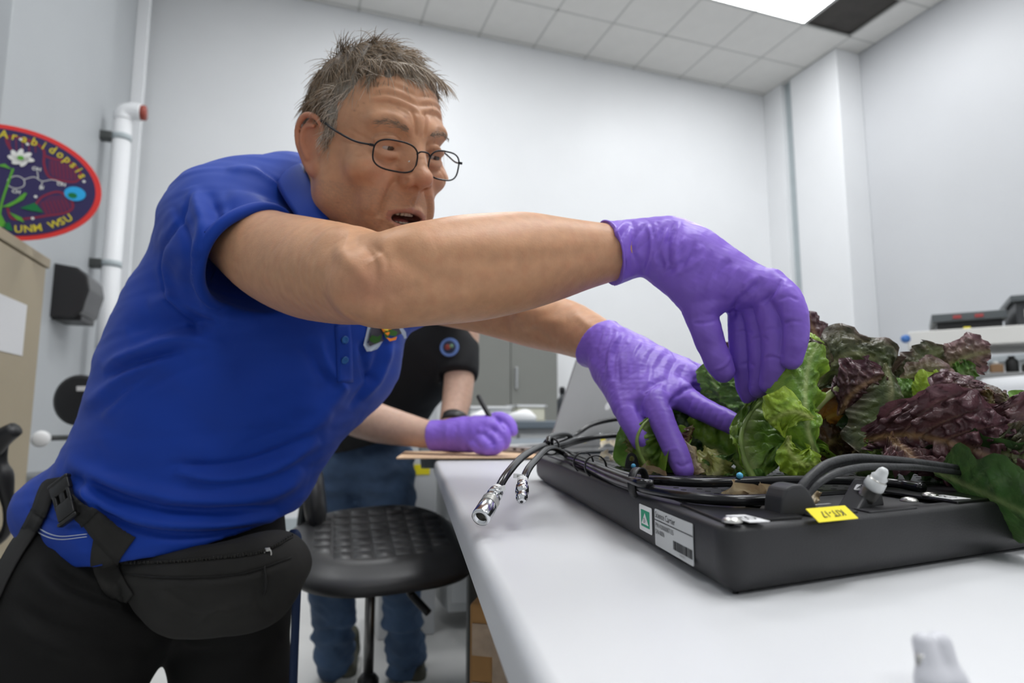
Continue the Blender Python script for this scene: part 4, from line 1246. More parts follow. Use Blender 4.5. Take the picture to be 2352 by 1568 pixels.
# right sleeve: its own field, cut at the hem, then blended on
sv_n = P(700, 614, .700) - P(600, 560, .768)
sv_n = sv_n / np.linalg.norm(sv_n)
sl, p = S._sub(P(570, 580, .77) - .22, P(570, 580, .77) + .22)
Q_ = Field.__new__(Field); Q_.h = S.h; Q_.lo = S.lo + np.array([q_.start for q_ in sl]) * S.h; Q_.n = np.array([q_.stop - q_.start for q_ in sl]); Q_.a = np.full(tuple(Q_.n), 1.0, np.float32)
slv = [(560, 505, .860, .076), (530, 520, .830, .075), (532, 556, .800, .0745), (570, 594, .775, .0740), (620, 620, .750, .0735), (700, 648, .70, .0735)]
Q_.chain(*PC(slv), k=0, n=4)
hA, hB, hC = P(646, 497, .775), P(466, 655, .735), P(487, 723, .77)            # three points of the sleeve hem
hn = np.cross(hB - hA, hC - hA); hn /= np.linalg.norm(hn)
if hn @ sv_n < 0: hn = -hn
Q_.a = np.maximum(Q_.a, (p - hA.astype(np.float32)) @ hn.astype(np.float32))
S._mix(sl, Q_.a, .035, 'add')
S.chain(*PC([(548, 566, .800, .056), (575, 602, .773, .0610), (620, 622, .748, .0640), (700, 648, .70, .0650), (760, 662, .66, .066)]), k=.003, mode='sub', n=4)
S.cut(P(300, 1268, .80), -UP + RT * .14)                                  # hem of the shirt
sv, sf = S.mesh()
sv = relax(sv, sf, 6, .5)
# trim below the hem line: flatten vertices under a slanted plane onto it
sn = normals(sv, sf)
sv = sv + sn * (fbm(sv, 3.2, 2, 21) * .004)[:, None]
F1 = []
def L(pts, w_, a): F1.append((pts, w_, a))
L([(340, 700), (420, 690), (500, 730), (600, 740)], 16, .004); L([(290, 760), (380, 735), (470, 740)], 14, -.004); L([(235, 850), (300, 815), (400, 780), (520, 790)], 14, .0055); L([(240, 862), (320, 832), (430, 800)], 10, -.005)
L([(300, 800), (400, 745), (520, 735)], 16, -.004); L([(200, 930), (300, 860), (420, 820)], 16, .0045); L([(170, 985), (260, 920), (400, 850), (540, 830)], 18, -.003)
L([(230, 960), (330, 880), (440, 830)], 10, .003)
L([(150, 1060), (300, 1120), (450, 1145), (620, 1130), (700, 1080)], 18, .007); L([(150, 1085), (300, 1150), (450, 1175), (640, 1165)], 13, -.007)
L([(170, 1120), (300, 1185), (460, 1205), (640, 1185)], 14, .006); L([(190, 1140), (310, 1212), (460, 1230), (620, 1205)], 10, -.006)
L([(400, 1080), (500, 1095), (620, 1075), (735, 1010)], 14, .006); L([(380, 1065), (500, 1072), (620, 1045), (740, 980)], 12, -.005)
L([(640, 1040), (700, 1000), (760, 930), (800, 860)], 18, .004); L([(700, 780), (740, 850), (780, 890)], 16, -.004); L([(730, 770), (750, 840), (800, 900)], 10, .004)
L([(830, 780), (840, 850), (860, 880)], 9, -.004); L([(900, 780), (880, 850), (830, 920)], 9, .004); L([(870, 800), (850, 870), (800, 940)], 8, -.003)
L([(440, 430), (470, 520), (455, 620), (480, 690)], 18, .006); L([(480, 440), (500, 520), (480, 600)], 14, -.005); L([(520, 450), (580, 460), (620, 480)], 14, .004)
L([(520, 480), (560, 500), (600, 505)], 10, -.003); L([(400, 470), (430, 560), (430, 650), (470, 700)], 10, -.004); L([(390, 560), (380, 640), (420, 720)], 12, .004)
L([(370, 600), (385, 680), (430, 740), (460, 770)], 5, -.004)            # armhole seam
L([(450, 440), (380, 560), (372, 640)], 5, -.003)
L([(590, 385), (640, 420), (690, 480)], 6, -.003); L([(520, 390), (590, 395), (650, 430)], 10, .003)
L([(60, 1160), (130, 1200), (230, 1215)], 5, -.002); L([(200, 1090), (210, 1150), (240, 1200)], 12, .005)
L([(440, 800), (560, 900), (600, 1000)], 50, .004); L([(300, 900), (420, 940), (520, 1040)], 40, -.003)
sn = normals(sv, sf)
sv = fold(sv, sn, [(a, b, c * 1.5) for a, b, c in F1])
sn = normals(sv, sf)
sv = sv + sn * (fbm(sv * np.array([1, 1, 2.0]), 9, 2, 5) * .0012)[:, None]
shirt = mesh('polo_shirt', sv, sf, M_shirt, man, True)
# sleeve hem stitching, placket, buttons, collar
M_stitch = mat('stitch_blue', (.012, .05, .30), .7)
# turned hem of the sleeve: a soft band along the cut
ax_s = P(620, 620, .750) - P(570, 594, .775); ax_s /= np.linalg.norm(ax_s)
x_, y_, _z = frame_z(ax_s); c_h = P(620, 620, .750); c_h = c_h - ax_s * (((c_h - hA) @ hn) / (ax_s @ hn))
a_ = np.linspace(0, 2 * np.pi, 73)
rr_ = .0690 + .0006 * np.sin(5 * a_)
ring = c_h + (np.cos(a_)[:, None] * x_ + np.sin(a_)[:, None] * y_) * rr_[:, None]
ring = ring - ax_s * (((ring - hA) @ hn) / (ax_s @ hn))[:, None] + ax_s * .0015
hv1 = tube(np.vstack([ring, ring[1:2]]), .0072, 10, 1, raw=True)
mesh('sleeve_hem', *hv1, M_shirt, shirt, True)
# collar: a folded band round the neck, upper edge and outer leaf edge as two closed curves
up_e = [(694, 370, .885), (704, 394, .815), (724, 438, .785), (750, 488, .772), (778, 540, .775), (850, 560, .84), (880, 520, .93), (850, 440, .99), (780, 390, .99), (720, 366, .95)]
lo_e = [(632, 392, .88), (640, 425, .815), (664, 468, .778), (694, 512, .758), (730, 568, .760), (860, 600, .85), (920, 550, .96), (890, 450, 1.03), (790, 400, 1.04), (680, 380, .98)]
def closed_curve(pts, n=8):
    q = np.array([P(*x) for x in pts]); q = np.vstack([q[-2:], q, q[:3]]); c = catmull(q, n)
    return c[2 * n:-3 * n + 0][:len(pts) * n]
cu_, cl_ = closed_curve(up_e), closed_curve(lo_e)
m_ = min(len(cu_), len(cl_)); cu_, cl_ = cu_[:m_], cl_[:m_]; cen = cu_.mean(0)
rows = []
outw = cl_ - cen; outw /= np.linalg.norm(outw, axis=1)[:, None]
prof_ = [(0, .000), (.03, .003), (.2, .0055), (.5, .006), (.8, .0045), (1.0, .003), (1.01, .0), (.8, .0005), (.5, .0010), (.2, .0), (.05, -.003), (0, -.0035), (-.02, -.003)]
for t, o_ in prof_: rows.append(cu_ * (1 - t) + cl_ * t + outw * o_)
rows.append(cu_ - outw * .004 + (cl_ - cu_) * .35); rows.append(cu_ - outw * .0015 + (cl_ - cu_) * .30)
V = np.concatenate(rows); nr2 = len(rows); f = []
for i in range(nr2):
    for j in range(m_):
        k = (j + 1) % m_; i2 = (i + 1) % nr2
        f.append([i * m_ + j, i * m_ + k, i2 * m_ + k, i2 * m_ + j])
collar = mesh('collar', V, f, M_shirt, man, True)
# everything that lies on the shirt is laid on it by a ray from the camera through the spot
from mathutils.bvhtree import BVHTree
sb = BVHTree.FromPolygons([Vector(x) for x in sv], [tuple(int(i) for i in q) for q in sf])
def drape(tree, x, y, lift=.001, fallback=.8):
    r = ray(x, y); r = r / np.linalg.norm(r)
    h_, n_, i_, d_ = tree.ray_cast(Vector(CAM), Vector(r), 3.0)
    if h_ is None: return P(x, y, fallback), -r
    n_ = np.array(n_)
    if n_ @ r > 0: n_ = -n_
    return np.array(h_) + n_ * lift, n_
def strip_on(tree, pts, w_px, lift=.0012, n=8, thick=.0008, wprof=None):
    """a flat band following a pixel path on a surface"""
    c = catmull(np.array(pts, float), n) if len(pts) > 2 else np.linspace(pts[0], pts[1], n + 1)
    t = np.gradient(c, axis=0); t /= np.linalg.norm(t, axis=1)[:, None]
    nn = np.stack([-t[:, 1], t[:, 0]], 1)
    V = []; k = 5
    for i in range(len(c)):
        ww = w_px if wprof is None else wprof(i / (len(c) - 1)) * w_px
        for j in range(k):
            q = c[i] + nn[i] * ww * (j / (k - 1) - .5)
            a, n_ = drape(tree, q[0], q[1], lift)
            V.append((a, n_))
    top = [a + n_ * thick for a, n_ in V]; bot = [a - n_ * .001 for a, n_ in V]
    m = len(c); f = []
    N0 = len(top)
    for i in range(m - 1):
        for j in range(k - 1):
            a = i * k + j
            f.append([a, a + 1, a + k + 1, a + k]); f.append([N0 + a, N0 + a + k, N0 + a + k + 1, N0 + a + 1])
    for i in range(m - 1):
        f.append([i * k, (i + 1) * k, N0 + (i + 1) * k, N0 + i * k]); b_ = k - 1
        f.append([i * k + b_, N0 + i * k + b_, N0 + (i + 1) * k + b_, (i + 1) * k + b_])
    for j in range(k - 1):
        f.append([j, N0 + j, N0 + j + 1, j + 1]); e = (m - 1) * k
        f.append([e + j, e + j + 1, N0 + e + j + 1, N0 + e + j])
    return np.array(top + bot), f
mesh('placket', *strip_on(sb, [(786, 745), (790, 800), (792, 878)], 36, .0006), M_shirt, shirt, True)
for y_ in (780, 826):
    c, n_ = drape(sb, 790, y_, .002)
    b_ = mesh('button', *lathe([(0, .0052), (.0012, .0054), (.0018, .0044), (.0014, .003), (.0014, .0003)], c, n_, 16), mat('button_teal', (.02, .12, .36), .3), shirt, True)
# triangular embroidered patch
def patch_tri(name, poly, m, lift, par, thick=.0008):
    V = []; 
    for (x, y) in poly:
        a, n_ = drape(sb, x, y, lift); V.append(a + n_ * thick)
    return mesh(name, np.array(V), [list(range(len(V)))], m, par, False)
outer = [(845, 735), (833, 790), (841, 806), (850, 806), (930, 775), (928, 762), (915, 745), (900, 728)]
inner = [(852, 738), (843, 788), (846, 794), (918, 766), (905, 740)]
pt = patch_tri('patch', outer, mat('patch_border', (.50, .58, .70), .8), .0022, shirt)
patch_tri('patch_field', inner, mat('patch_field', (.07, .065, .085), .9), .0028, pt)
patch_tri('patch_sun', [(862, 738), (876, 762), (886, 770), (893, 762), (897, 738)], mat('patch_orange', (.85, .25, .01), .8), .0032, pt)
patch_tri('patch_glow', [(867, 738), (877, 757), (886, 760), (888, 738)], mat('patch_yellow', (.80, .62, .06), .8), .0036, pt)
patch_tri('patch_leaf', [(842, 778), (850, 768), (862, 772), (872, 766), (868, 782), (856, 788), (848, 784)], mat('patch_green', (.03, .11, .015), .9), .0036, pt)
patch_tri('patch_leaf', [(876, 762), (892, 756), (908, 762), (904, 772), (890, 770), (882, 778)], mat('patch_green', (.03, .11, .015), .9), .0034, pt)
patch_tri('patch_bloom', [(882, 773), (892, 776), (906, 772), (903, 779), (890, 784)], MATS['patch_orange'], .0040, pt)

# ------------------------------------------------------------------ trousers
Tr = Field([-.98, .55, .05], [-.16, 1.25, .95], .0055)
Tr.ell(P(370, 1225, .92), (.160, .140, .110), 0)
Tr.ell(P(220, 1385, .90), (.125, .13, .105), .05)
Tr.chain(*PC([(255, 1320, .88, .105), (170, 1420, .82, .115), (98, 1600, .82, .112), (60, 1800, .84, .10), (50, 2050, .88, .085), (60, 2330, .96, .075)]), k=.04, n=2)
Tr.chain(*PC([(475, 1240, .95, .120), (522, 1360, .95, .097), (535, 1540, .95, .084), (548, 1760, .98, .078), (560, 2000, 1.0, .074), (570, 2330, 1.02, .070)]), k=.02, n=2)
Tr.cone(P(500, 1230, .93), P(545, 1380, .92), .085, .070, .04)
tv_, tf_ = Tr.mesh(); tv_ = relax(tv_, tf_, 4, .5)
tn_ = normals(tv_, tf_)
tv_ = tv_ + tn_ * (fbm(tv_, 3, 2, 31) * .006)[:, None]; tn_ = normals(tv_, tf_)
tv_ = fold(tv_, tn_, [([(60, 1290), (130, 1360), (260, 1410), (400, 1440)], 22, .007), ([(100, 1300), (180, 1350), (300, 1390)], 14, -.006), ([(20, 1380), (120, 1440), (260, 1480), (380, 1500)], 22, -.005),
      ([(20, 1430), (140, 1490), (280, 1520)], 20, .006), ([(420, 1480), (500, 1460), (620, 1400)], 18, .006), ([(400, 1500), (520, 1500), (640, 1450)], 16, -.005), ([(120, 1250), (150, 1300), (220, 1340)], 12, .004)])
trou = mesh('trousers', tv_, tf_, M_trou, man, True)
tb = BVHTree.FromPolygons([Vector(x) for x in tv_], [tuple(int(i) for i in q) for q in tf_])
# shoes, outside the picture but standing on the floor
for q_ in (P(60, 2330, .96), P(570, 2330, 1.02)):
    c = np.array([q_[0], q_[1], .045])
    Sh = Field(c - np.array([.12, .20, .055]), c + np.array([.30, .12, .10]), .006)
    Sh.cone(c + [-.04, .02, 0], c + [.17, -.05, -.008], .042, .036, .01); Sh.cone(c + [-.01, .01, .02], c + [0, 0, .06], .045, .045, .02)
    sl, p = Sh._sub(Sh.lo, Sh.lo + Sh.n * Sh.h); Sh.a = np.maximum(Sh.a, .002 - p[..., 2])
    mesh('shoe', *Sh.mesh(), mat('shoe_black', (.02, .02, .02), .6), man, True)
# ================================================================== WAIST BAG
M_bag = mat('bag_charcoal', (.022, .021, .019), .85, var=.35, vscale=12, bump=.4, bscale=1200, bdist=.0003)
M_web = mat('webbing_black', (.012, .0115, .011), .8, bump=.6, bscale=500, bdist=.0005, aniso=(1, 1, 6))
bag = thing('waist_bag', 'charcoal waist bag worn low on the hips of the man in blue', 'bag', P(470, 1330, .80))
Bg = Field([-.58, .58, .54], [-.16, 1.0, .88], .0028)
Bg.chain(*PC([(292, 1290, .800, .016), (340, 1318, .785, .036), (410, 1350, .772, .052), (490, 1356, .772, .056), (560, 1335, .785, .056), (610, 1310, .805, .050), (642, 1290, .825, .042)]), k=.015, n=3, flat=(FW, .62))
Bg.cone(P(430, 1380, .79), P(590, 1360, .80), .034, .040, .02)
cn = np.cross(P(670, 1212, .80) - P(270, 1262, .80), FW); cn /= np.linalg.norm(cn)
if cn @ UP < 0: cn = -cn
Bg.cut(P(470, 1240, .80), cn)
gv, gf = Bg.mesh(); gv = relax(gv, gf, 4, .5); gn = normals(gv, gf)
gv = gv + gn * (fbm(gv, 8, 2, 41) * .002)[:, None]; gn = normals(gv, gf)
gv = fold(gv, gn, [([(268, 1296), (420, 1288), (600, 1268), (672, 1232)], 4, -.0025), ([(285, 1322), (420, 1328), (560, 1318), (668, 1282)], 4, -.003), ([(290, 1335), (420, 1345), (560, 1335), (660, 1300)], 9, .002),
                   ([(330, 1350), (420, 1400), (500, 1400), (600, 1380)], 14, .003), ([(440, 1450), (480, 1410), (510, 1395), (530, 1410)], 5, .002), ([(590, 1340), (600, 1400), (640, 1420)], 12, -.003), ([(380, 1350), (430, 1390), (520, 1385)], 9, -.002)])
mesh('pouch', gv, gf, M_bag, bag, True)
gb = BVHTree.FromPolygons([Vector(x) for x in gv], [tuple(int(i) for i in q) for q in gf])
allv = np.concatenate([sv, tv_, gv]); off1 = len(sv); off2 = off1 + len(tv_)
comb = BVHTree.FromPolygons([Vector(x) for x in allv], [tuple(int(i) for i in q) for q in sf] + [tuple(int(i) + off1 for i in q) for q in tf_] + [tuple(int(i) + off2 for i in q) for q in gf])
M_zip = mat('zip_dark', (.03, .028, .024), .45, .3)
zp = mesh('zipper', *strip_on(gb, [(270, 1292), (400, 1288), (520, 1278), (600, 1266), (670, 1232)], 9, .0012), M_web, bag, True)
tooth = []
for i in range(70):
    t = i / 69; q = catmull([(270, 1292), (400, 1288), (520, 1278), (600, 1266), (670, 1232)], 30); c = q[int(t * (len(q) - 1))]
    a, n_ = drape(gb, c[0], c[1], .0024); tooth.append(box(a, (.0011, .0011, .003), 0))
mesh('zipper_tooth', *join(*tooth), M_zip, zp, False)['kind'] = 'stuff'
a, n_ = drape(gb, 612, 1262, .003)
zq = mesh('zipper_pull', *join(tube([a + RT * -.003, a + RT * -.0045 - UP * .018, a - UP * .024 + RT * -.0035, a + RT * .0015 - UP * .023, a + RT * .005 - UP * .004, a + RT * .002 + UP * .001], .0010, 6, 3),
                          box(a + FW * .001, (.006, .004, .005), .001)), M_steel, bag, True)
a2, _ = drape(gb, 607, 1300, .003)
mesh('pull_cord', *tube([a - UP * .022, a2, drape(gb, 610, 1340, .003)[0], drape(gb, 606, 1365, .003)[0]], [.0012, .0010, .0018, .0012], 6, 4), M_web, zq, True)
mesh('piping', *strip_on(gb, [(280, 1318), (420, 1326), (560, 1316), (668, 1280)], 4, .0008), M_web, bag, True)
# straps and buckle
M_buckle = mat('buckle_black', (.012, .012, .012), .32)
w1 = strip_on(comb, [(292, 1262), (262, 1240), (232, 1212), (205, 1186)], 62, .003, wprof=lambda t: 1.15 - .45 * t)
mesh('belt_wing', *w1, M_bag, bag, True)
mesh('belt_wing', *strip_on(comb, [(235, 1225), (240, 1290), (262, 1340), (300, 1375)], 56, .0025, wprof=lambda t: .5 + .6 * math.sin(3.1 * t)), M_bag, bag, True)
mesh('webbing', *strip_on(comb, [(212, 1192), (188, 1172), (160, 1148), (140, 1122)], 42, .004), M_web, bag, True)
mesh('webbing', *strip_on(comb, [(150, 1112), (120, 1122), (100, 1170), (76, 1215), (40, 1270), (10, 1325), (-20, 1390)], 34, .004, 8, .0015), M_web, bag, True)
bc, bnn = drape(comb, 158, 1150, .006)
t_ = P(182, 1182, .8) - P(132, 1112, .8); t_ -= bnn * (t_ @ bnn); t_ /= np.linalg.norm(t_)
s_ = np.cross(bnn, t_)
bk = []
bk.append(box(bc + t_ * .012, (.026, .022, .007), .002, [s_, t_, bnn]))
bk.append(box(bc - t_ * .018, (.030, .016, .007), .002, [s_, t_, bnn]))
bk.append(box(bc - t_ * .003 + s_ * .011, (.005, .022, .007), .0018, [s_, t_, bnn]))
bk.append(box(bc - t_ * .003 - s_ * .011, (.005, .022, .007), .0018, [s_, t_, bnn]))
bk.append(box(bc - t_ * .001, (.008, .022, .005), .0015, [s_, t_, bnn]))
bk.append(box(bc + t_ * .026, (.030, .005, .008), .002, [s_, t_, bnn]))
bk.append(box(bc - t_ * .027, (.032, .005, .008), .002, [s_, t_, bnn]))
mesh('buckle', *join(*bk), M_buckle, bag, True)
# navy edge of cloth hanging behind the bag
nv = strip_on(comb, [(676, 1225), (672, 1300), (668, 1400), (664, 1500), (660, 1600)], 18, .004)
M_navy = mat('navy_cloth', (.004, .018, .065), .7)
mesh('side_flap', *tube([P(668, 1222, .86), P(682, 1232, .855), P(684, 1300, .86), P(680, 1400, .87), P(676, 1500, .88), P(672, 1620, .89)], [.004, .005, .005, .005, .005, .005], 8, 6, sq=1.3, hint=RT), M_navy, bag, True)
st1 = mesh('hem_stitching', *strip_on(sb, [(70, 1205), (100, 1228), (140, 1238), (200, 1232)], 1.6, .0008, 8, .0003), mat('stitch_white', (.55, .62, .75), .7), shirt, True)
mesh('hem_stitching', *strip_on(sb, [(78, 1200), (105, 1221), (142, 1231), (200, 1226)], 1.6, .0008, 8, .0003), MATS['stitch_white'], shirt, True)
mesh('hem_stitching', *strip_on(sb, [(590, 512), (545, 545), (505, 600), (478, 660)], 1.5, .0006, 8, .0002), M_stitch, shirt, True)
# ================================================================== THE SECOND MAN
M_polo = mat('polo_black', (.007, .0075, .009), .8, var=.2, vscale=10)
M_jean = mat('denim', (.075, .135, .25), .8, var=.45, vscale=6, bump=.4, bscale=600, bdist=.0006)
man2 = thing('person', 'man in black polo shirt and jeans bending to write on brown paper', 'person', (onz(870, 1500, 0)[0], 2.3, 0))
B2 = Field([-.62, 1.38, .78], [.12, 2.30, 1.42], .0036)
# right arm: elbow at left, forearm along the table
B2.chain(*PC([(850, 770, 1.92, .055), (800, 850, 1.80, .052), (775, 925, 1.70, .052), (800, 948, 1.66, .053), (870, 972, 1.60, .050), (940, 988, 1.56, .040), (1000, 1000, 1.53, .032), (1050, 1000, 1.51, .028)]), k=.015, n=2)
# left arm: straight down onto the table
B2.chain(*PC([(1060, 770, 1.90, .055), (1056, 850, 1.85, .046), (1050, 915, 1.80, .043), (1040, 960, 1.75, .036), (1032, 1000, 1.70, .030), (1040, 1018, 1.66, .034)]), k=.015, n=2)
for q in ((1075, 1024, 1.62), (1068, 1028, 1.58), (1052, 1030, 1.57), (1030, 1030, 1.58)):
    B2.cone(P(1045, 1022, 1.66), P(*q), .012, .009, .008)
B2.ell(P(1032, 628, 1.80), (.078, .098, .112), 0); B2.cone(P(1032, 640, 1.78), P(1040, 690, 1.74), .055, .035, .03); B2.cone(P(1030, 690, 1.86), P(1010, 760, 1.95), .052, .055, .03)
B2.ell(P(1038, 690, 1.745), (.045, .045, .035), .03); B2.cone(P(1038, 640, 1.70), P(1040, 664, 1.680), .008, .012, .012)
for sx in (-1, 1):
    B2.cone(P(1038 + sx * 12, 632, 1.705), P(1038 + sx * 38, 634, 1.72), .008, .007, .012)
    B2.ell(P(1038 + sx * 26, 645, 1.695), (.015, .014, .010), .01, 'sub')
B2.cone(P(1026, 682, 1.702), P(1052, 682, 1.702), .0055, .0055, .006); B2.cone(P(1028, 690, 1.706), P(1050, 690, 1.706), .006, .006, .006)
for sx in (-1, 1): B2.ell(P(1032 + sx * 62, 640, 1.80), (.01, .016, .03), .008)
B2.cone(P(900, 790, 2.0), P(1040, 780, 1.95), .06, .06, .04)
b2v, b2f = B2.mesh(); b2v = relax(b2v, b2f, 3, .5)
cc2 = np.tile(np.array([.56, .36, .27]), (len(b2v), 1)) * (1 + .05 * fbm(b2v, 8, 2, 2))[:, None]
mesh('body', b2v, b2f, M_skin, man2, True, cc2)
hf2 = Field([-.40, 1.6, 1.2], [.05, 2.1, 1.46], .005); hf2.ell(P(1032, 618, 1.82), (.084, .104, .112), 0); hf2.cut(P(1032, 650, 1.80), -UP * 1 - FW * .6)
mesh('hair', *hf2.mesh(), mat('hair_brown', (.05, .03, .02), .6), man2, True)
for sx in (-1, 1):
    mesh('eye', *lathe([(0, .0002), (.004, .008), (.009, .006), (.011, .0004)], P(1038 + sx * 26, 646, 1.722), -FW, 12), M_eye, man2, True)
    mesh('iris', *lathe([(.0112, .0036), (.0122, .0034), (.0124, .0004)], P(1038 + sx * 26, 646, 1.722), -FW, 12), M_iris, man2, True)
    mesh('eyebrow', *tube([P(1038 + sx * 14, 633, 1.697), P(1038 + sx * 28, 629, 1.702), P(1038 + sx * 42, 634, 1.718)], .0028, 6, 3), mat('hair_brown', (.05, .03, .02), .6), man2, True)
S2 = Field([-.70, 1.55, .78], [.14, 2.45, 1.36], .006)
S2.chain(*PC([(985, 790, 1.95, .15), (940, 850, 2.0, .145), (890, 920, 2.05, .14), (845, 985, 2.08, .135)]), k=.04, n=2)
S2.chain(*PC([(1030, 765, 1.92, .080), (1052, 800, 1.88, .068), (1053, 835, 1.855, .062), (1052, 870, 1.83, .058)]), k=.03)
S2.chain(*PC([(900, 770, 1.95, .085), (850, 800, 1.88, .072), (815, 850, 1.82, .066)]), k=.03)
sl, p = S2._sub(P(1052, 880, 1.82) - .10, P(1052, 880, 1.82) + .10)
dn = P(1050, 900, 1.80) - P(1056, 820, 1.87); dn /= np.linalg.norm(dn)
dd_ = (p - P(1052, 862, 1.83).astype(np.float32)) @ dn.astype(np.float32)
S2.a[sl] = np.where((p[..., 0] > P(1010, 860, 1.83)[0]) & (dd_ > 0), np.maximum(S2.a[sl], dd_), S2.a[sl])
S2.cut(P(845, 1020, 2.0), -UP * .93 + RT * .25)
s2v, s2f = S2.mesh(); s2v = relax(s2v, s2f, 4, .5); s2v += normals(s2v, s2f) * (fbm(s2v, 4, 2, 6) * .006)[:, None]
sh2 = mesh('polo_shirt', s2v, s2f, M_polo, man2, True)
s2b = BVHTree.FromPolygons([Vector(x) for x in s2v], [tuple(int(i) for i in q) for q in s2f])
cpt, cn2 = drape(s2b, 1033, 798, .004)
x_, y_, z_ = frame_z(cn2)
bd = mesh('badge', *lathe([(0, .028), (.0015, .028), (.002, .026)], cpt, cn2, 24), mat('badge_blue', (.13, .22, .50), .7), sh2, True)
mesh('badge_field', *lathe([(.002, .019), (.0026, .019)], cpt, cn2, 20), mat('badge_dark', (.03, .04, .08), .8), bd, True)
mesh('badge_mark', *lathe([(.0026, .009), (.0034, .009)], cpt - RT * .005, cn2, 12), mat('badge_red', (.30, .06, .05), .8), bd, True)
mesh('badge_mark', *lathe([(.0026, .006), (.0036, .006)], cpt + RT * .006 + UP * .003, cn2, 12), mat('badge_green', (.20, .35, .20), .8), bd, True)
J = Field([-.75, 1.7, .0], [-.02, 2.75, .98], .007)
J.ell(P(838, 1050, 2.12), (.165, .13, .12), 0)
J.chain(*PC([(790, 1080, 2.10, .100), (765, 1250, 2.15, .092), (765, 1400, 2.22, .078), (770, 1520, 2.30, .070), (790, 1620, 2.36, .066)]), k=.03, n=2)
J.chain(*PC([(885, 1080, 2.10, .098), (905, 1230, 2.08, .085), (915, 1330, 2.12, .076), (930, 1450, 2.22, .070), (935, 1560, 2.32, .066)]), k=.03, n=2)
J.cut(P(838, 1005, 2.1), UP)
jv, jf = J.mesh(); jv = relax(jv, jf, 4, .5); jv += normals(jv, jf) * (fbm(jv * np.array([1, 1, 2.2]), 4.5, 3, 9) * .010)[:, None]
mesh('jeans', jv, jf, M_jean, man2, True)
for (x, y, d) in ((790, 1640, 2.36), (945, 1578, 2.34)):
    Sh = Field(P(x, y, d) - np.array([.14, .22, .09]), P(x, y, d) + np.array([.14, .22, .12]), .006)
    c = P(x, y, d); c[2] = .045
    Sh.lo[2] = -.02
    Sh.cone(c + [-.005, .05, 0], c + [.035, -.10, -.008], .040, .034, .01); Sh.cone(c + [0, .05, .02], c + [0, .04, .07], .042, .04, .02)
    sl, p = Sh._sub(Sh.lo, Sh.lo + Sh.n * Sh.h); Sh.a = np.maximum(Sh.a, .002 - p[..., 2])
    v, f = Sh.mesh()
    so = mesh('shoe', v, f, mat('shoe_olive', (.10, .10, .075), .8, var=.3, vscale=40), man2, True)
    mesh('sole', *slab([(c[0] - .04, c[1] + .095), (c[0] - .045, c[1] - .03), (c[0] + .0, c[1] - .14), (c[0] + .07, c[1] - .135), (c[0] + .06, c[1]), (c[0] + .04, c[1] + .095)], [(.001, .003), (.004, 0), (.018, 0), (.022, .004)], .02, 4), mat('sole_white', (.6, .6, .57), .7), so, True)
# writing glove
cuff2 = [(995, 1000, 1.53, .038), (1020, 1000, 1.52, .0375), (1060, 996, 1.505, .036)]
palm2 = [([(1050, 998, 1.51, .036), (1095, 990, 1.49, .038), (1125, 985, 1.48, .033)], .02), ([(1080, 1010, 1.49, .028), (1120, 1018, 1.47, .022)], .02)]
fing2 = [[(1120, 970, 1.49, .020), (1150, 962, 1.48, .0175), (1172, 975, 1.47, .0150), (1178, 990, 1.46, .0120)],
         [(1120, 985, 1.475, .020), (1148, 985, 1.46, .0165), (1160, 1005, 1.45, .0145), (1158, 1022, 1.45, .0125)],
         [(1115, 1000, 1.47, .020), (1138, 1005, 1.45, .0170), (1145, 1022, 1.44, .0145), (1138, 1032, 1.44, .0130)],
         [(1105, 1010, 1.46, .019), (1120, 1022, 1.44, .0155), (1118, 1032, 1.44, .0140)],
         [(1085, 1015, 1.47, .018), (1105, 1030, 1.45, .0140), (1130, 1034, 1.44, .0115)]]
lo_, hi_ = clampbox(cuff2 + [p for q in palm2 for p in q[0]] + [p for q in fing2 for p in q], .06)
l2 = [([(1140, 955), (1150, 975), (1160, 990)], 5, -.003), ([(1120, 975), (1140, 995), (1150, 1010)], 5, -.003), ([(1110, 1000), (1128, 1012), (1135, 1025)], 5, -.003), ([(1030, 970), (1025, 1000), (1030, 1030)], 6, .002), ([(1050, 965), (1045, 1000), (1055, 1030)], 6, -.002), ([(1095, 985), (1110, 990), (1120, 985)], 7, .003)]
v, f = glove('glove', cuff2, palm2, fing2, lo_, hi_, l2, 17, .0024, cutp=[(P(990, 1000, 1.53), P(990, 1000, 1.53) - P(1060, 998, 1.505))])
zmin = TZ2 + .0042
v[:, 2] = np.maximum(v[:, 2], zmin)
g2o = mesh('glove', v, f, M_glove, man2, True); g2o['label'] = 'purple nitrile glove on the hand that holds the pen'
# left glove edge and watch
mesh('watch', *lathe([(-.012, .036), (-.010, .0375), (.010, .0375), (.012, .036)], P(1044, 966, 1.735), P(1032, 1000, 1.70) - P(1046, 930, 1.78), 24), mat('watch_black', (.02, .02, .022), .4), man2, True)
# pen
pa, pb_ = P(1098, 907, 1.500), P(1163, 1026, 1.443)
pen = thing('pen', 'black pen in the writing gloved hand over the brown paper', 'pen', pb_)
dv = pb_ - pa
mesh('barrel', *lathe([(0, .003), (.003, .0062), (.10, .0066), (.12, .0066), (.122, .0058)], pa, dv, 14), M_black, pen, True)
mesh('tip', *lathe([(.12, .0055), (.132, .0042), (.142, .0018), (np.linalg.norm(dv), .0006)], pa, dv, 12), M_black, pen, True)

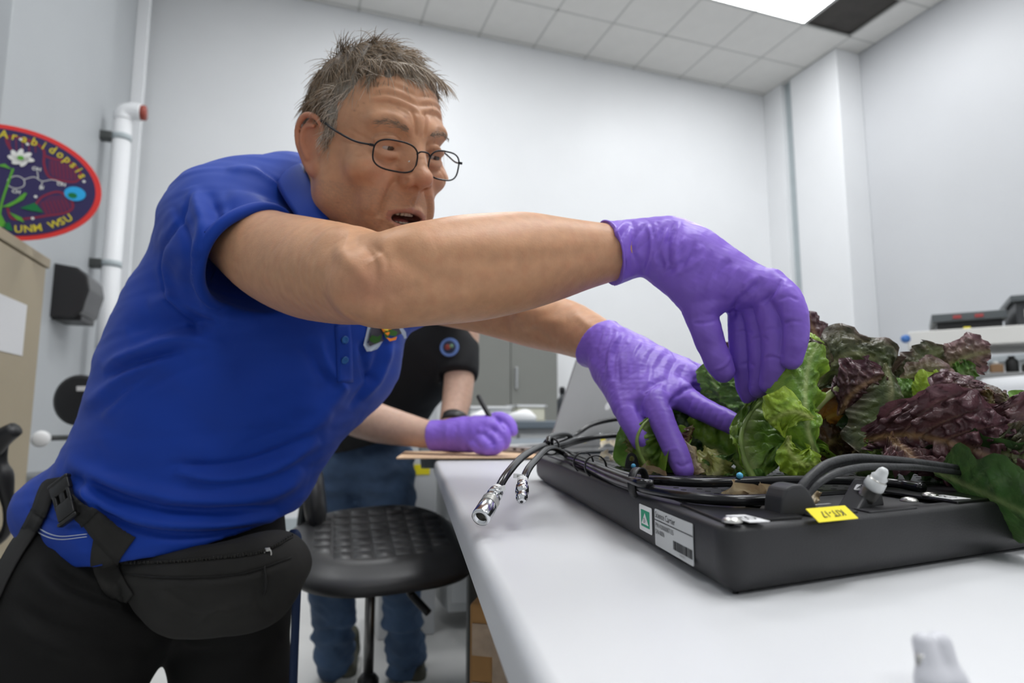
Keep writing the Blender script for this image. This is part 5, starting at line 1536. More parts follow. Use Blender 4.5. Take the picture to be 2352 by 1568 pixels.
# ================================================================== LAPTOP
M_alu = mat('laptop_grey', (.42, .42, .42), .4, .0, var=.05)
lx = np.array([.985, .17, 0]); lyy = np.array([-.17, .985, 0]); lz = np.array([0, 0, 1.0])
lt = thing('laptop', 'open silver laptop on the far table beside the writing hand', 'laptop', (0, 1.7, TZ2))
b0_ = onz(1163, 1026, TZ2 + .004); b0_[2] = TZ2 + .002
Wd, Dp = .235, .33
lA = P(1165, 1012, 1.52); lA[2] = TZ2 + .002
hd = np.array([.75, .66, 0]); hd /= np.linalg.norm(hd); kd = np.array([-hd[1], hd[0], 0])
hn0 = P(1258, 1018, 1.50); hn0[2] = TZ2 + .0045
bc0 = hn0 + hd * .165 + kd * .115 + lz * .008
mesh('base', *box(bc0, (.33, .23, .015), .003, [hd, kd, lz]), M_alu, lt, False)
mesh('keyboard', *plate(bc0 + lz * .0076 + hd * 0 - kd * .035, hd, kd, .29, .105, .0008, rad=.003), mat('keys_dark', (.04, .04, .042), .5), lt, False)
mesh('trackpad', *plate(bc0 + lz * .0076 + kd * .065, hd, kd, .10, .07, .0005, rad=.002), mat('pad_grey', (.33, .33, .33), .4), lt, False)
for i in range(4):
    mesh('port', *box(hn0 + kd * (.03 + i * .03) + lz * .008 - hd * .0003, (.002, .012, .005), .0005, [hd, kd, lz]), M_black, lt, False)
up_d = -kd * .42 + lz * .907; up_d /= np.linalg.norm(up_d); nrm = np.cross(hd, up_d)
lid_c = hn0 + hd * .165 + lz * .014 + up_d * .115
mesh('lid', *box(lid_c, (.33, .23, .006), .003, [hd, up_d, nrm]), M_alu, lt, False)
sg = 1 if nrm @ kd > 0 else -1
mesh('screen', *plate(lid_c + nrm * sg * .0032, hd if sg > 0 else -hd, up_d, .31, .20, .0005, rad=.002), mat('screen_dark', (.03, .03, .035), .15), lt, False)
mesh('logo_dot', *lathe([(0, .011), (.0004, .011)], lid_c - nrm * sg * .003, -nrm * sg, 20), M_white, lt, False)

# ================================================================== STOOL
M_pu = mat('stool_polyurethane', (.036, .036, .037), .38, var=.15, vscale=20, bump=.25, bscale=400, bdist=.0005)
stc = P(872, 1245, 1.42); stc2 = np.array([stc[0], stc[1], 0])
stool = thing('lab_stool', 'black polyurethane lab stool between the two men', 'stool', (stc[0], stc[1], 0))
ns, nr_ = 64, 14
ca, sa = math.cos(.28), math.sin(.28)
def seat_pt(rn, a, top):
    c_, s_ = math.cos(a), math.sin(a); e = 2 / 2.7
    x = math.copysign(abs(c_) ** e, c_) * .205 * rn; y = math.copysign(abs(s_) ** e, s_) * .200 * rn
    # waterfall front (towards +x), raised rim, dished middle
    z = .022 * (x / .2) ** 2 * (1 if x < 0 else -.6) + .012 * (y / .2) ** 2 - .030 * max(0, rn - .80) / .2 * (1 if top else 0)
    if not top: z -= .055 + .012 * (1 - rn)
    X = ca * x - sa * y; Y = sa * x + ca * y
    return [stc[0] + X, stc[1] + Y, stc[2] + .02 + z + .22 * Y]
V = []; Fq = []
rings_ = [(r, True) for r in np.linspace(.04, 1, nr_)] + [(1.025, None)] + [(r, False) for r in (.99, .9, .7, .4, .1)]
for r, tflag in rings_:
    for k in range(ns):
        a = 2 * math.pi * k / ns
        if tflag is None:
            p1_, p2_ = np.array(seat_pt(1.02, a, True)), np.array(seat_pt(1.02, a, False)); V.append((p1_ + p2_) / 2)
        else: V.append(seat_pt(r, a, tflag))
for i in range(len(rings_) - 1):
    for k in range(ns):
        j = (k + 1) % ns; Fq.append([i * ns + k, i * ns + j, (i + 1) * ns + j, (i + 1) * ns + k])
Fq.append(list(range(ns))[::-1]); Fq.append([(len(rings_) - 1) * ns + k for k in range(ns)])
seat = mesh('seat', np.array(V), Fq, M_pu, stool, True)
for i in range(-3, 4):
    for j in range(-3, 4):
        if abs(i) == 3 and abs(j) == 3: continue
        x, y = i * .042, j * .040
        X = ca * x - sa * y; Y = sa * x + ca * y
        z = .022 * (x / .2) ** 2 * (1 if x < 0 else -.6) + .012 * (y / .2) ** 2
        mesh('raised_pad', *box([stc[0] + X, stc[1] + Y, stc[2] + .0205 + z + .22 * Y], (.0375, .0360, .004), .0020, [np.array([ca, sa, 0]), np.array([-sa, ca, .22]), np.array([0, -.22, 1.0])], 1), M_pu, seat, True)
mesh('mechanism', *box([stc[0] - .01, stc[1], stc[2] - .055], (.16, .12, .03), .006), M_leg, stool, False)
mesh('knob', *lathe([(0, .008), (.012, .012), (.03, .012), (.034, .008)], [stc[0] - .085, stc[1] - .07, stc[2] - .06], [-.3, -1, 0], 14), M_black, stool, True)
mesh('post', *lathe([(0, .0115), (.22, .0115)], [stc[0] - .018, stc[1], stc[2] - .28], (0, 0, 1), 20), mat('post_steel', (.20, .20, .20), .3, .9), stool, True)
mesh('post_sleeve', *lathe([(0, .024), (.28, .024), (.285, .020), (.29, .016)], [stc[0] - .018, stc[1], .10], (0, 0, 1), 24), M_black, stool, True)
lvp = [[stc[0] + .03, stc[1] - .03, stc[2] - .05], [stc[0] + .07, stc[1] - .05, stc[2] - .085], P(945, 1365, 1.38), P(985, 1408, 1.36)]
mesh('lever', *tube(lvp, [.004, .004, .0085, .0085], 10, 5), M_black, stool, True)
mesh('backrest', *join(*[lathe([(0, .06), (.01, .085), (.03, .09), (.045, .07)], P(700, 1145, 1.50), [1, .25, .15], 28)]), M_pu, stool, True)
mesh('back_bar', *tube([[stc[0] - .08, stc[1] + .02, stc[2] - .05], P(690, 1300, 1.47), P(690, 1220, 1.49), P(698, 1150, 1.50)], .010, 10, 5), M_leg, stool, True)
for k in range(5):
    a = k * 2 * math.pi / 5 + .3
    d = np.array([math.cos(a), math.sin(a), 0]); c = np.array([stc[0] - .018, stc[1], 0])
    lg = mesh('foot', *tube([c + [0, 0, .11], c + d * .12 + [0, 0, .10], c + d * .27 + [0, 0, .07]], [.020, .018, .013], 10, 4), M_chrome, stool, True)
    mesh('caster', *lathe([(-.012, .024), (-.008, .028), (.008, .028), (.012, .024)], c + d * .27 + [0, 0, .0285], np.cross(d, [0, 0, 1.0]), 16), M_black, lg, True)
# ================================================================== LETTUCE
def leafmat():
    m = bpy.data.materials.new('lettuce_leaf'); m.use_nodes = True; nt = m.node_tree; L_ = nt.links
    b = nt.nodes['Principled BSDF']; out = nt.nodes['Material Output']
    a = _n(nt, 'ShaderNodeAttribute'); a.attribute_name = 'Col'
    tc = _n(nt, 'ShaderNodeTexCoord')
    no = _n(nt, 'ShaderNodeTexNoise'); no.inputs['Scale'].default_value = 60; no.inputs['Detail'].default_value = 4
    L_.new(tc.outputs['Object'], no.inputs['Vector'])
    mr = _n(nt, 'ShaderNodeMapRange'); mr.inputs['From Min'].default_value = .3; mr.inputs['From Max'].default_value = .7
    mr.inputs['To Min'].default_value = .72; mr.inputs['To Max'].default_value = 1.2
    L_.new(no.outputs['Fac'], mr.inputs['Value'])
    mx = _n(nt, 'ShaderNodeVectorMath', operation='SCALE'); L_.new(a.outputs['Color'], mx.inputs[0]); L_.new(mr.outputs['Result'], mx.inputs['Scale'])
    L_.new(mx.outputs[0], b.inputs['Base Color'])
    b.inputs['Roughness'].default_value = .33; b.inputs['Specular IOR Level'].default_value = .45
    vo = _n(nt, 'ShaderNodeTexVoronoi'); vo.feature = 'DISTANCE_TO_EDGE'; vo.inputs['Scale'].default_value = 170
    L_.new(tc.outputs['Object'], vo.inputs['Vector'])
    m2 = _n(nt, 'ShaderNodeMath', operation='MINIMUM'); m2.inputs[1].default_value = .18; L_.new(vo.outputs['Distance'], m2.inputs[0])
    bn_ = _n(nt, 'ShaderNodeBump'); bn_.inputs['Strength'].default_value = .5; bn_.inputs['Distance'].default_value = .002
    L_.new(m2.outputs[0], bn_.inputs['Height']); L_.new(bn_.outputs['Normal'], b.inputs['Normal'])
    tr = _n(nt, 'ShaderNodeBsdfTranslucent'); L_.new(mx.outputs[0], tr.inputs['Color'])
    ms = _n(nt, 'ShaderNodeMixShader'); ms.inputs[0].default_value = .28
    L_.new(b.outputs[0], ms.inputs[1]); L_.new(tr.outputs[0], ms.inputs[2]); L_.new(ms.outputs[0], out.inputs['Surface'])
    MATS['lettuce_leaf'] = m
    return m
M_leaf = leafmat()
SCH = {  # inner colour, outer colour, midrib colour, speckle
    'green': ((0.163, 0.312, 0.037), (0.338, 0.525, 0.062), (0.450, 0.525, 0.200), (0.075, 0.188, 0.025)),
    'mid': ((0.112, 0.240, 0.045), (0.195, 0.375, 0.068), (0.390, 0.495, 0.195), (0.060, 0.150, 0.030)),
    'lime': ((0.345, 0.529, 0.040), (0.437, 0.598, 0.057), (0.517, 0.575, 0.172), (0.172, 0.322, 0.034)),
    'dark': ((0.030, 0.075, 0.018), (0.042, 0.083, 0.024), (0.150, 0.195, 0.075), (0.015, 0.030, 0.012)),
    'olive': ((0.091, 0.124, 0.036), (0.111, 0.072, 0.058), (0.260, 0.260, 0.117), (0.046, 0.065, 0.026)),
    'purple': ((0.108, 0.049, 0.046), (0.155, 0.074, 0.089), (0.378, 0.230, 0.108), (0.068, 0.022, 0.030)),
    'mauve': ((0.163, 0.125, 0.062), (0.250, 0.144, 0.150), (0.312, 0.312, 0.125), (0.088, 0.050, 0.044)),
    'orange': ((.34, .15, .020), (.20, .085, .030), (.50, .36, .08), (.12, .04, .02)),
    'brown': ((.11, .070, .022), (.12, .045, .025), (.30, .24, .09), (.05, .02, .012)),
    'dry': ((.50, .40, .24), (.42, .31, .18), (.60, .50, .33), (.28, .18, .09)),
    'yellow': ((.38, .40, .10), (.45, .42, .14), (.55, .52, .26), (.20, .22, .05)),
    'white': ((.72, .64, .50), (.68, .60, .50), (.70, .66, .5), (.62, .50, .24)),
}
def leaf(parent, rib, width, side, sch='green', cup=.3, ruf=.18, rfreq=5, blister=.0016, bs=70, seed=0, base=.25, nu=46, nv=30, tip=.7, asym=0.0, ribr=.0022, twist=0.0, name='leaf', curl=0.0):
    """rib: list of (x, y, depth) or world points; side: image-plane direction (dx, dy, ddepth) of the blade's width"""
    rs_ = np.random.RandomState(seed)
    R_ = np.array([P(*q) if len(q) == 3 and q[0] > 5 else q for q in rib])
    c = catmull(R_, max(4, nu // (len(R_) - 1)))
    L0 = np.concatenate([[0], np.cumsum(np.linalg.norm(np.diff(c, axis=0), axis=1))]); tt = np.linspace(0, 1, nu)
    c = np.stack([np.interp(tt * L0[-1], L0, c[:, k]) for k in range(3)], 1)
    T = np.gradient(c, axis=0); T /= np.linalg.norm(T, axis=1)[:, None]
    sd = RT * side[0] - UP * side[1] + FW * side[2]
    S_ = sd[None] - T * (T @ sd)[:, None]; S_ /= np.linalg.norm(S_, axis=1)[:, None]
    N0 = np.cross(T, S_)
    if (N0 @ FW).mean() > 0: N0 = -N0
    wv = width * (np.sin(np.pi * (tt * tip + (1 - tip) * .15 + .02)) ** .7) * np.clip(base + tt * 2.5, 0, 1) * (1 + .12 * np.sin(tt * 17 + seed)) * np.clip((1.01 - tt) * 7, 0, 1) ** .5
    s = np.linspace(-1, 1, nv)
    Tt, Ss = np.meshgrid(tt, s, indexing='ij')
    ph = rs_.rand(6) * 6.28
    edge = 1 + .07 * np.sin(Tt * 17 + ph[0] + Ss) + .025 * np.sin(Tt * 31 + ph[1])
    wx = wv[:, None] * Ss * (1 + asym * np.tanh(Ss * 6)) * edge
    a_ = np.abs(Ss)
    h = cup * wv[:, None] * (a_ ** 1.6) * -1
    h = h + ruf * width * a_ ** 1.8 * np.sin(rfreq * 6.28 * Tt + ph[2] + 1.2 * Ss + .8 * np.sin(rfreq * 9 * Tt + ph[3]))
    h = h + ruf * .5 * width * a_ ** 2.5 * np.sin(rfreq * 13.7 * Tt + ph[4])
    h = h + curl * width * a_ ** 3
    ang = twist * Tt
    X = c[:, None] + S_[:, None] * (wx * np.cos(ang))[..., None] + N0[:, None] * (h + wx * np.sin(ang))[..., None]
    X = X + T[:, None] * (wv[:, None] * a_ * .25)[..., None]
    V = X.reshape(-1, 3)
    # blisters between the veins
    vein = np.abs(np.sin((Tt * 7.5 - a_ * 1.8) * 3.14159 + ph[5] * .0))
    veinw = np.clip(vein * 2.2, 0, 1)
    bl = (.5 + .9 * fbm(V, bs * 1.15, 2, seed + 50)).reshape(nu, nv)
    bl = np.clip(bl, 0, 1) ** 1.3 * veinw * np.clip(a_ * 5, 0, 1)
    X = X + N0[:, None] * (bl * blister * 2 - (1 - veinw) * blister * .5)[..., None]
    # midrib stands proud
    X = X + N0[:, None] * (ribr * .6 * np.exp(-(a_ * wv[:, None] / (ribr * 1.3)) ** 2) * (1 - Tt * .8))[..., None]
    V = X.reshape(-1, 3)
    f = []
    ii = (np.arange(nu - 1)[:, None] * nv + np.arange(nv - 1)[None]).ravel()
    f = np.stack([ii, ii + 1, ii + nv + 1, ii + nv], 1)
    ci, co, cr, cs_ = [np.array(q) for q in SCH[sch]]
    mixv = np.clip(a_ ** 1.2 * .9 + Tt * .35 - .15 + .35 * fbm(V, 9, 2, seed + 3).reshape(nu, nv), 0, 1)[..., None]
    C = ci * (1 - mixv) + co * mixv
    sp = np.clip(fbm(V, 42, 3, seed + 9).reshape(nu, nv) * 1.4 - .05, 0, 1)[..., None]
    C = C * (1 - .65 * sp) + cs_ * .65 * sp
    vr = (np.exp(-(a_ * wv[:, None] / (ribr * 1.2)) ** 2) * (1 - .6 * Tt))[..., None]
    vs = (np.clip(1 - vein * 5, 0, 1) * (1 - a_) * .45)[..., None]
    C = C * (1 - np.maximum(vr, vs)) + cr * np.maximum(vr, vs)
    return mesh(name, V, f, M_leaf, parent, True, C.reshape(-1, 3))

head_g = thing('lettuce_plant', 'green lettuce head spread open under the two purple gloves', 'lettuce', onz(1600, 1080, ZT))
head_r = thing('lettuce_plant', 'dark red and green lettuce head held by the raised glove', 'lettuce', onz(1850, 1085, ZT))
head_p = thing('lettuce_plant', 'large purple blistered lettuce at the right side of the tray', 'lettuce', onz(2150, 1060, ZT))
g = head_g; r = head_r; q = head_p
# --- green head, back to front
leaf(g, [(1560, 1060, .74), (1520, 1010, .74), (1530, 950, .75)], .055, (1, .1, 0), 'mid', seed=1)
leaf(g, [(1640, 1060, .73), (1620, 1000, .74), (1610, 930, .75)], .055, (1, 0, 0), 'mid', seed=2)
leaf(g, [(1600, 1075, .70), (1590, 1010, .70), (1560, 950, .71)], .035, (1, .1, 0), 'dark', seed=3)
leaf(g, [(1660, 1085, .73), (1655, 1030, .74), (1640, 975, .75)], .040, (1, .1, 0), 'mid', seed=4)
leaf(g, [(1530, 1085, .70), (1470, 1050, .71), (1440, 1010, .72)], .020, (.4, 1, 0), 'yellow', seed=5)
leaf(g, [(1720, 1085, .675), (1665, 1042, .690), (1600, 1010, .70), (1575, 995, .71)], .030, (.4, 1, .1), 'green', cup=.5, ruf=.25, rfreq=4, seed=6, blister=.0012)
leaf(g, [(1560, 1085, .675), (1500, 1078, .672), (1474, 1040, .672), (1470, 995, .675), (1490, 962, .68)], .0300, (1, .25, -.1), 'green', cup=.45, ruf=.12, rfreq=3, blister=.003, bs=40, seed=7, asym=.75, ribr=.003, base=.6)
leaf(g, [(1600, 1095, .655), (1570, 1060, .66), (1590, 1030, .665)], .022, (1, .3, 0), 'green', seed=8, ruf=.3)
leaf(g, [(1570, 1010, .655), (1592, 1032, .65), (1600, 1062, .645), (1618, 1084, .640)], .0085, (1, .2, .3), 'dry', cup=.8, ruf=.4, rfreq=2, blister=.0006, seed=9, ribr=.001)
leaf(g, [(1590, 975, .665), (1585, 995, .66), (1580, 1015, .66)], .006, (1, .5, .3), 'brown', cup=.8, ruf=.4, rfreq=2, blister=.0006, seed=10, ribr=.001)
leaf(g, [(1640, 1095, .64), (1625, 1070, .645), (1650, 1040, .66)], .016, (1, .2, 0), 'yellow', seed=11, blister=.0006)
leaf(g, [(1620, 1100, .63), (1650, 1085, .632), (1660, 1055, .64)], .016, (1, .5, 0), 'yellow', seed=12, blister=.0006, ruf=.25)
leaf(g, [(1700, 1095, .635), (1670, 1085, .64), (1650, 1045, .65)], .018, (1, .3, 0), 'mid', seed=13)
leaf(g, [(1530, 1090, .665), (1500, 1092, .665), (1470, 1080, .67)], .012, (.3, 1, 0), 'yellow', seed=14)
# by the thumb
leaf(g, [(1750, 990, .69), (1700, 945, .70), (1665, 905, .71), (1640, 860, .72)], .022, (1, -.5, .2), 'green', cup=.5, ruf=.25, rfreq=3, seed=15, blister=.0012)
leaf(g, [(1735, 980, .68), (1715, 920, .69), (1700, 860, .70)], .024, (1, 0, .2), 'mid', cup=.5, seed=16)
leaf(g, [(1690, 960, .70), (1650, 900, .71), (1620, 835, .72)], .014, (1, -.3, .2), 'mid', cup=.6, seed=17)
leaf(g, [(1720, 900, .73), (1705, 830, .74), (1690, 780, .745)], .024, (1, 0, 0), 'purple', cup=.4, ruf=.4, blister=.003, bs=110, seed=18)
leaf(g, [(1770, 960, .70), (1760, 880, .72), (1740, 800, .74)], .035, (1, 0, 0), 'dark', seed=19)
# --- red head, back
for i, (a, b, c_, sch, w_) in enumerate([((1850, 1060, .70), (1850, 960, .72), (1880, 800, .73), 'dark', .06), ((1900, 1050, .70), (1950, 950, .72), (2000, 860, .73), 'olive', .06),
        ((1800, 1060, .70), (1800, 960, .72), (1790, 880, .72), 'dark', .05), ((1950, 1050, .66), (1990, 980, .68), (2050, 900, .70), 'brown', .045), ((1840, 1040, .67), (1900, 960, .68), (1930, 900, .68), 'dark', .05)]):
    leaf(r, [a, b, c_], w_, (1, .2, 0), sch, seed=30 + i)
leaf(r, [(1900, 850, .72), (1880, 790, .73), (1862, 745, .735), (1850, 722, .735)], .020, (1, -.3, 0), 'purple', cup=.6, ruf=.2, blister=.002, seed=40)
leaf(r, [(1990, 830, .72), (1950, 795, .72), (1925, 770, .725)], .012, (.4, 1, 0), 'mauve', cup=.4, ruf=.5, blister=.001, seed=41)
leaf(r, [(1960, 830, .70), (1985, 805, .70), (2015, 800, .70)], .014, (.2, 1, 0), 'purple', cup=1.2, ruf=.4, blister=.0035, bs=130, seed=42)
leaf(r, [(1870, 900, .66), (1900, 845, .655), (1950, 812, .65), (2005, 822, .645), (2042, 848, .64)], .030, (.25, 1, -.2), 'olive', cup=.7, ruf=.15, rfreq=4, blister=.0032, bs=75, seed=43)
leaf(r, [(2000, 870, .66), (2040, 860, .66), (2055, 900, .66)], .020, (1, .5, 0), 'olive', cup=.6, blister=.002, seed=44)
leaf(r, [(1870, 1010, .65), (1900, 960, .645), (1945, 950, .64), (1985, 975, .635)], .026, (.3, 1, .2), 'orange', cup=.3, ruf=.15, blister=.0008, seed=45, ribr=.0015)
leaf(r, [(1860, 1080, .63), (1890, 1030, .63), (1930, 1000, .64)], .030, (1, .7, 0), 'brown', cup=.3, ruf=.2, blister=.0015, seed=46)
leaf(r, [(1930, 1070, .63), (1930, 1010, .64), (1960, 960, .65)], .022, (1, .3, 0), 'brown', seed=47)
mesh('leaf_stem', *tube([P(1865, 950, .635), P(1890, 920, .632), P(1925, 893, .630), P(1950, 880, .632)], [.0040, .0042, .0036, .0025], 10, 5), mat('stem_pale', (.38, .42, .16), .4), r, True)
leaf(r, [(1930, 950, .625), (1955, 905, .615), (1990, 880, .61), (2030, 862, .61)], .024, (.5, 1, 0), 'purple', cup=.9, ruf=.35, rfreq=5, blister=.0030, bs=100, seed=48)
leaf(r, [(2035, 835, .615), (2048, 900, .60), (2030, 965, .595), (1998, 1025, .59), (1986, 1044, .59)], .022, (-1, .1, .25), 'olive', cup=.2, ruf=.10, blister=.0008, seed=49, asym=.35)
# centre green leaves in front
leaf(g, [(1740, 1105, .605), (1708, 1045, .615), (1708, 985, .635), (1745, 925, .65), (1810, 880, .655)], .052, (1, .35, -.25), 'green', cup=.15, ruf=.10, rfreq=3, blister=.0040, bs=36, seed=20, asym=.78, ribr=.0042, base=.8, nu=64, nv=40)
mesh('leaf_rib', *tube([P(1738, 1112, .598), P(1712, 1060, .605), P(1702, 1010, .618), P(1714, 965, .638), P(1750, 922, .650), P(1800, 888, .655)], [.0044, .0038, .0031, .0025, .0018, .0008], 10, 6, sq=.8), mat('rib_pale_green', (.27, .38, .10), .38, var=.25, vscale=90, bump=.3, bscale=200), g, True)
leaf(r, [(1885, 1070, .585), (1862, 1015, .580), (1850, 950, .580), (1850, 880, .595), (1862, 820, .61), (1880, 790, .62)], .0265, (1, .15, .15), 'green', cup=.7, ruf=.22, rfreq=3, blister=.0016, seed=50, nu=60)
mesh('leaf_rib', *tube([P(1532, 1096, .665), P(1486, 1074, .664), P(1463, 1018, .664), P(1474, 980, .668), P(1490, 962, .674)], [.0040, .0032, .0024, .0018, .0008], 10, 6, sq=.8), MATS['rib_pale_green'], g, True)
leaf(r, [(1865, 960, .575), (1825, 945, .572), (1790, 955, .574), (1765, 968, .58)], .022, (.2, 1, 0), 'lime', cup=.5, ruf=.20, rfreq=2, blister=.0010, seed=51, tip=.85)
leaf(r, [(1810, 1000, .572), (1815, 1040, .568), (1845, 1065, .566), (1882, 1062, .57)], .016, (.6, -1, .1), 'lime', cup=.5, ruf=.30, rfreq=4, blister=.0010, seed=52)
leaf(r, [(1800, 1100, .585), (1830, 1075, .585), (1880, 1050, .59)], .026, (.3, 1, 0), 'mid', seed=53)
leaf(r, [(1840, 850, .63), (1850, 800, .635), (1885, 780, .64)], .018, (1, .5, -.1), 'lime', cup=.5, ruf=.1, blister=.0008, seed=54)
leaf(r, [(1830, 870, .635), (1870, 830, .63), (1900, 800, .63)], .018, (1, .8, 0), 'olive', cup=.5, ruf=.1, blister=.001, seed=55)
leaf(g, [(1780, 1120, .60), (1740, 1110, .60), (1700, 1118, .60)], .014, (.2, 1, 0), 'mid', seed=21)
leaf(r, [(1820, 1118, .58), (1860, 1112, .58), (1900, 1120, .58)], .014, (.2, 1, 0), 'mid', seed=56)
leaf(r, [(1880, 1120, .57), (1900, 1135, .565), (1915, 1150, .56)], .007, (1, 0, 0), 'green', seed=57)
leaf(r, [(1960, 1085, .58), (2010, 1080, .58), (2060, 1090, .58)], .018, (.2, 1, 0), 'dark', seed=58)
leaf(r, [(2000, 1050, .57), (2010, 1036, .57), (2022, 1030, .57)], .008, (1, 1, 0), 'green', cup=1.0, seed=59)
# --- purple head
for i, (a, b, c_, sch, w_) in enumerate([((2120, 1060, .62), (2100, 960, .66), (2080, 880, .68), 'mauve', .05), ((2180, 1060, .62), (2200, 960, .66), (2230, 900, .68), 'purple', .055),
        ((2250, 1050, .60), (2300, 980, .64), (2340, 930, .66), 'purple', .05), ((2080, 1040, .60), (2050, 980, .62), (2060, 920, .63), 'dark', .045), ((2300, 1060, .56), (2360, 1000, .58), (2420, 960, .60), 'olive', .05),
        ((2060, 1080, .58), (2120, 1060, .56), (2200, 1080, .56), 'dark', .04), ((2150, 1090, .56), (2250, 1080, .53), (2350, 1090, .52), 'dark', .045)]):
    leaf(q, [a, b, c_], w_, (1, .2, 0), sch, seed=60 + i)
leaf(q, [(2050, 900, .66), (2080, 860, .66), (2120, 830, .66), (2165, 800, .66)], .016, (.5, 1, 0), 'olive', cup=.6, ruf=.3, blister=.0015, seed=70)
leaf(q, [(2140, 870, .67), (2180, 840, .665), (2225, 818, .66), (2275, 806, .655)], .021, (.1, 1, 0), 'mauve', cup=.5, ruf=.3, rfreq=4, blister=.0024, bs=90, seed=71)
leaf(q, [(2170, 890, .665), (2200, 865, .66), (2240, 845, .655)], .014, (.3, 1, 0), 'mid', cup=.4, ruf=.3, seed=72)
leaf(q, [(2060, 880, .65), (2100, 860, .65), (2150, 850, .65), (2190, 870, .65)], .014, (.2, 1, 0), 'mauve', cup=.5, ruf=.2, blister=.0008, seed=73)
leaf(q, [(2100, 925, .63), (2130, 900, .625), (2170, 890, .625)], .019, (.3, 1, 0), 'lime', cup=.4, ruf=.1, blister=.0008, seed=74)
leaf(q, [(2030, 930, .64), (2060, 905, .64), (2100, 905, .64)], .016, (.2, 1, 0), 'mid', cup=.5, ruf=.2, seed=75)
leaf(q, [(2155, 945, .60), (2180, 905, .60), (2220, 895, .60), (2262, 925, .60)], .018, (.2, 1, 0), 'purple', cup=1.0, ruf=.3, rfreq=5, blister=.0030, bs=110, seed=76)
leaf(q, [(2170, 955, .59), (2200, 930, .59), (2250, 935, .59)], .012, (.2, 1, 0), 'olive', cup=1.0, ruf=.3, blister=.002, seed=77)
leaf(q, [(2260, 960, .60), (2275, 920, .60), (2265, 895, .60)], .010, (1, .1, 0), 'brown', cup=1.0, seed=78)
leaf(q, [(2290, 960, .60), (2310, 930, .60), (2302, 902, .60)], .010, (1, .1, 0), 'mauve', cup=1.2, seed=79)
leaf(q, [(2330, 980, .56), (2345, 950, .56), (2380, 940, .56)], .018, (1, .5, 0), 'mid', cup=.3, blister=.0006, seed=80)
leaf(q, [(1985, 1010, .585), (2050, 1000, .560), (2120, 1002, .535), (2200, 1022, .515), (2290, 1055, .50), (2370, 1095, .49)], .043, (.25, 1, -.35), 'purple', cup=.35, ruf=.12, rfreq=4, blister=.0055, bs=52, seed=81, nu=90, nv=56, tip=.9, base=.5)
leaf(q, [(2190, 960, .55), (2250, 985, .53), (2330, 1010, .51), (2420, 1040, .50)], .036, (.1, 1, -.2), 'purple', cup=.5, ruf=.12, blister=.0045, bs=60, seed=82, nu=60, nv=36, base=.6)
leaf(q, [(2240, 1020, .52), (2300, 1040, .50), (2400, 1060, .48)], .026, (.1, 1, -.2), 'olive', cup=.5, ruf=.2, blister=.003, seed=83)
leaf(q, [(2040, 1010, .55), (2085, 1040, .53), (2110, 1072, .515)], .026, (1, -.3, .1), 'purple', cup=.3, ruf=.15, blister=.003, bs=70, seed=84)
leaf(q, [(2150, 1080, .50), (2230, 1118, .455), (2310, 1155, .425), (2430, 1215, .395)], .031, (.35, 1, -.1), 'dark', cup=.15, ruf=.05, rfreq=2, blister=.0006, seed=85, nu=60, nv=30, tip=.85, base=.5)
# dry scraps lying on the deck
SC = [((1665, 1132), (1700, 1124), (1755, 1140), .012, 'dry'), ((1470, 1085), (1490, 1078), (1530, 1092), .010, 'dry'), ((1375, 1030), (1395, 1016), (1420, 1028), .012, 'white'),
      ((1410, 1012), (1432, 1004), (1455, 1020), .012, 'white'), ((1376, 1052), (1392, 1044), (1410, 1056), .010, 'white'), ((1400, 1056), (1425, 1038), (1450, 1052), .012, 'white'),
      ((1855, 1145), (1872, 1120), (1880, 1148), .010, 'dry'), ((1730, 1128), (1750, 1122), (1790, 1136), .008, 'dry')]
LB = ['curled beige dry leaf pinned in front of the green head', 'dry leaf scrap beside the upright lug and blue pin', 'pale curled petal on the deck, leftmost', 'pale curled petal on the deck behind the lug, furthest back',
      'small pale petal beside the hose ties', 'rounded pale petal touching the upright lug', 'short dry stub behind the cable gland', 'thin dry scrap under the long hose']
for i, (a, b, c_, w_, sch) in enumerate(SC):
    pa, pb_, pc_ = onz(*a, ZT + .002), onz(*b, ZT + .008), onz(*c_, ZT + .002)
    if i == 6: pa, pb_, pc_ = P(1868, 1160, .42), P(1870, 1142, .425), P(1872, 1122, .43)
    o = leaf(None, [pa, pb_, pc_], w_ * .6 if i != 6 else .0045, (.2, 1, 1.5) if i != 6 else (1, 0, 0), sch, cup=.5, ruf=.3, rfreq=2, blister=.0006, seed=100 + i, nu=18, nv=12, name='dry_leaf', ribr=.0008)
    tag(o, LB[i], 'leaf', 'dry leaf scraps on the tray')
# pins
def pin(x, y, z, lab, x2, y2):
    b = onz(x2, y2, ZT + .001); d = float(proj(b)[2]); t = P(x, y, d)
    p_ = thing('map_pin', lab, 'pin', b, 'blue headed pins in the tray')
    mesh('needle', *tube([b, (b + t) / 2, t], .0005, 6, 2), M_steel, p_, True)
    prof = [(-.0026 * math.cos(a), max(.0026 * math.sin(a), .0001)) for a in np.linspace(0, math.pi, 12)]
    mesh('pin_head', *lathe(prof, t, (0, 0, 1), 16), mat('pin_blue', (.10, .42, .68), .3), p_, True)
pin(1455, 1070, 0, 'blue headed pin beside the upright eyelet lug', 1449, 1086)
pin(1699, 1092, 0, 'blue headed pin through a dry leaf in front of the large green leaf', 1701, 1130)
# small markers at the back of the deck
for (x, y, m_, lb_) in ((1340, 1013, 'yellow_label', 'small yellow marker dot near the far hoses'), (1385, 1010, 'yellow_label', 'small yellow marker tag near the steel fitting')):
    o = mesh('marker_tag', *box(onz(x, y, ZT + .004), (.012, .004, .006), .001), MATS[m_], None, False); tag(o, lb_, 'tag')
# ================================================================== BACKGROUND
def R_at(px, py, d): return P(px, py, d)
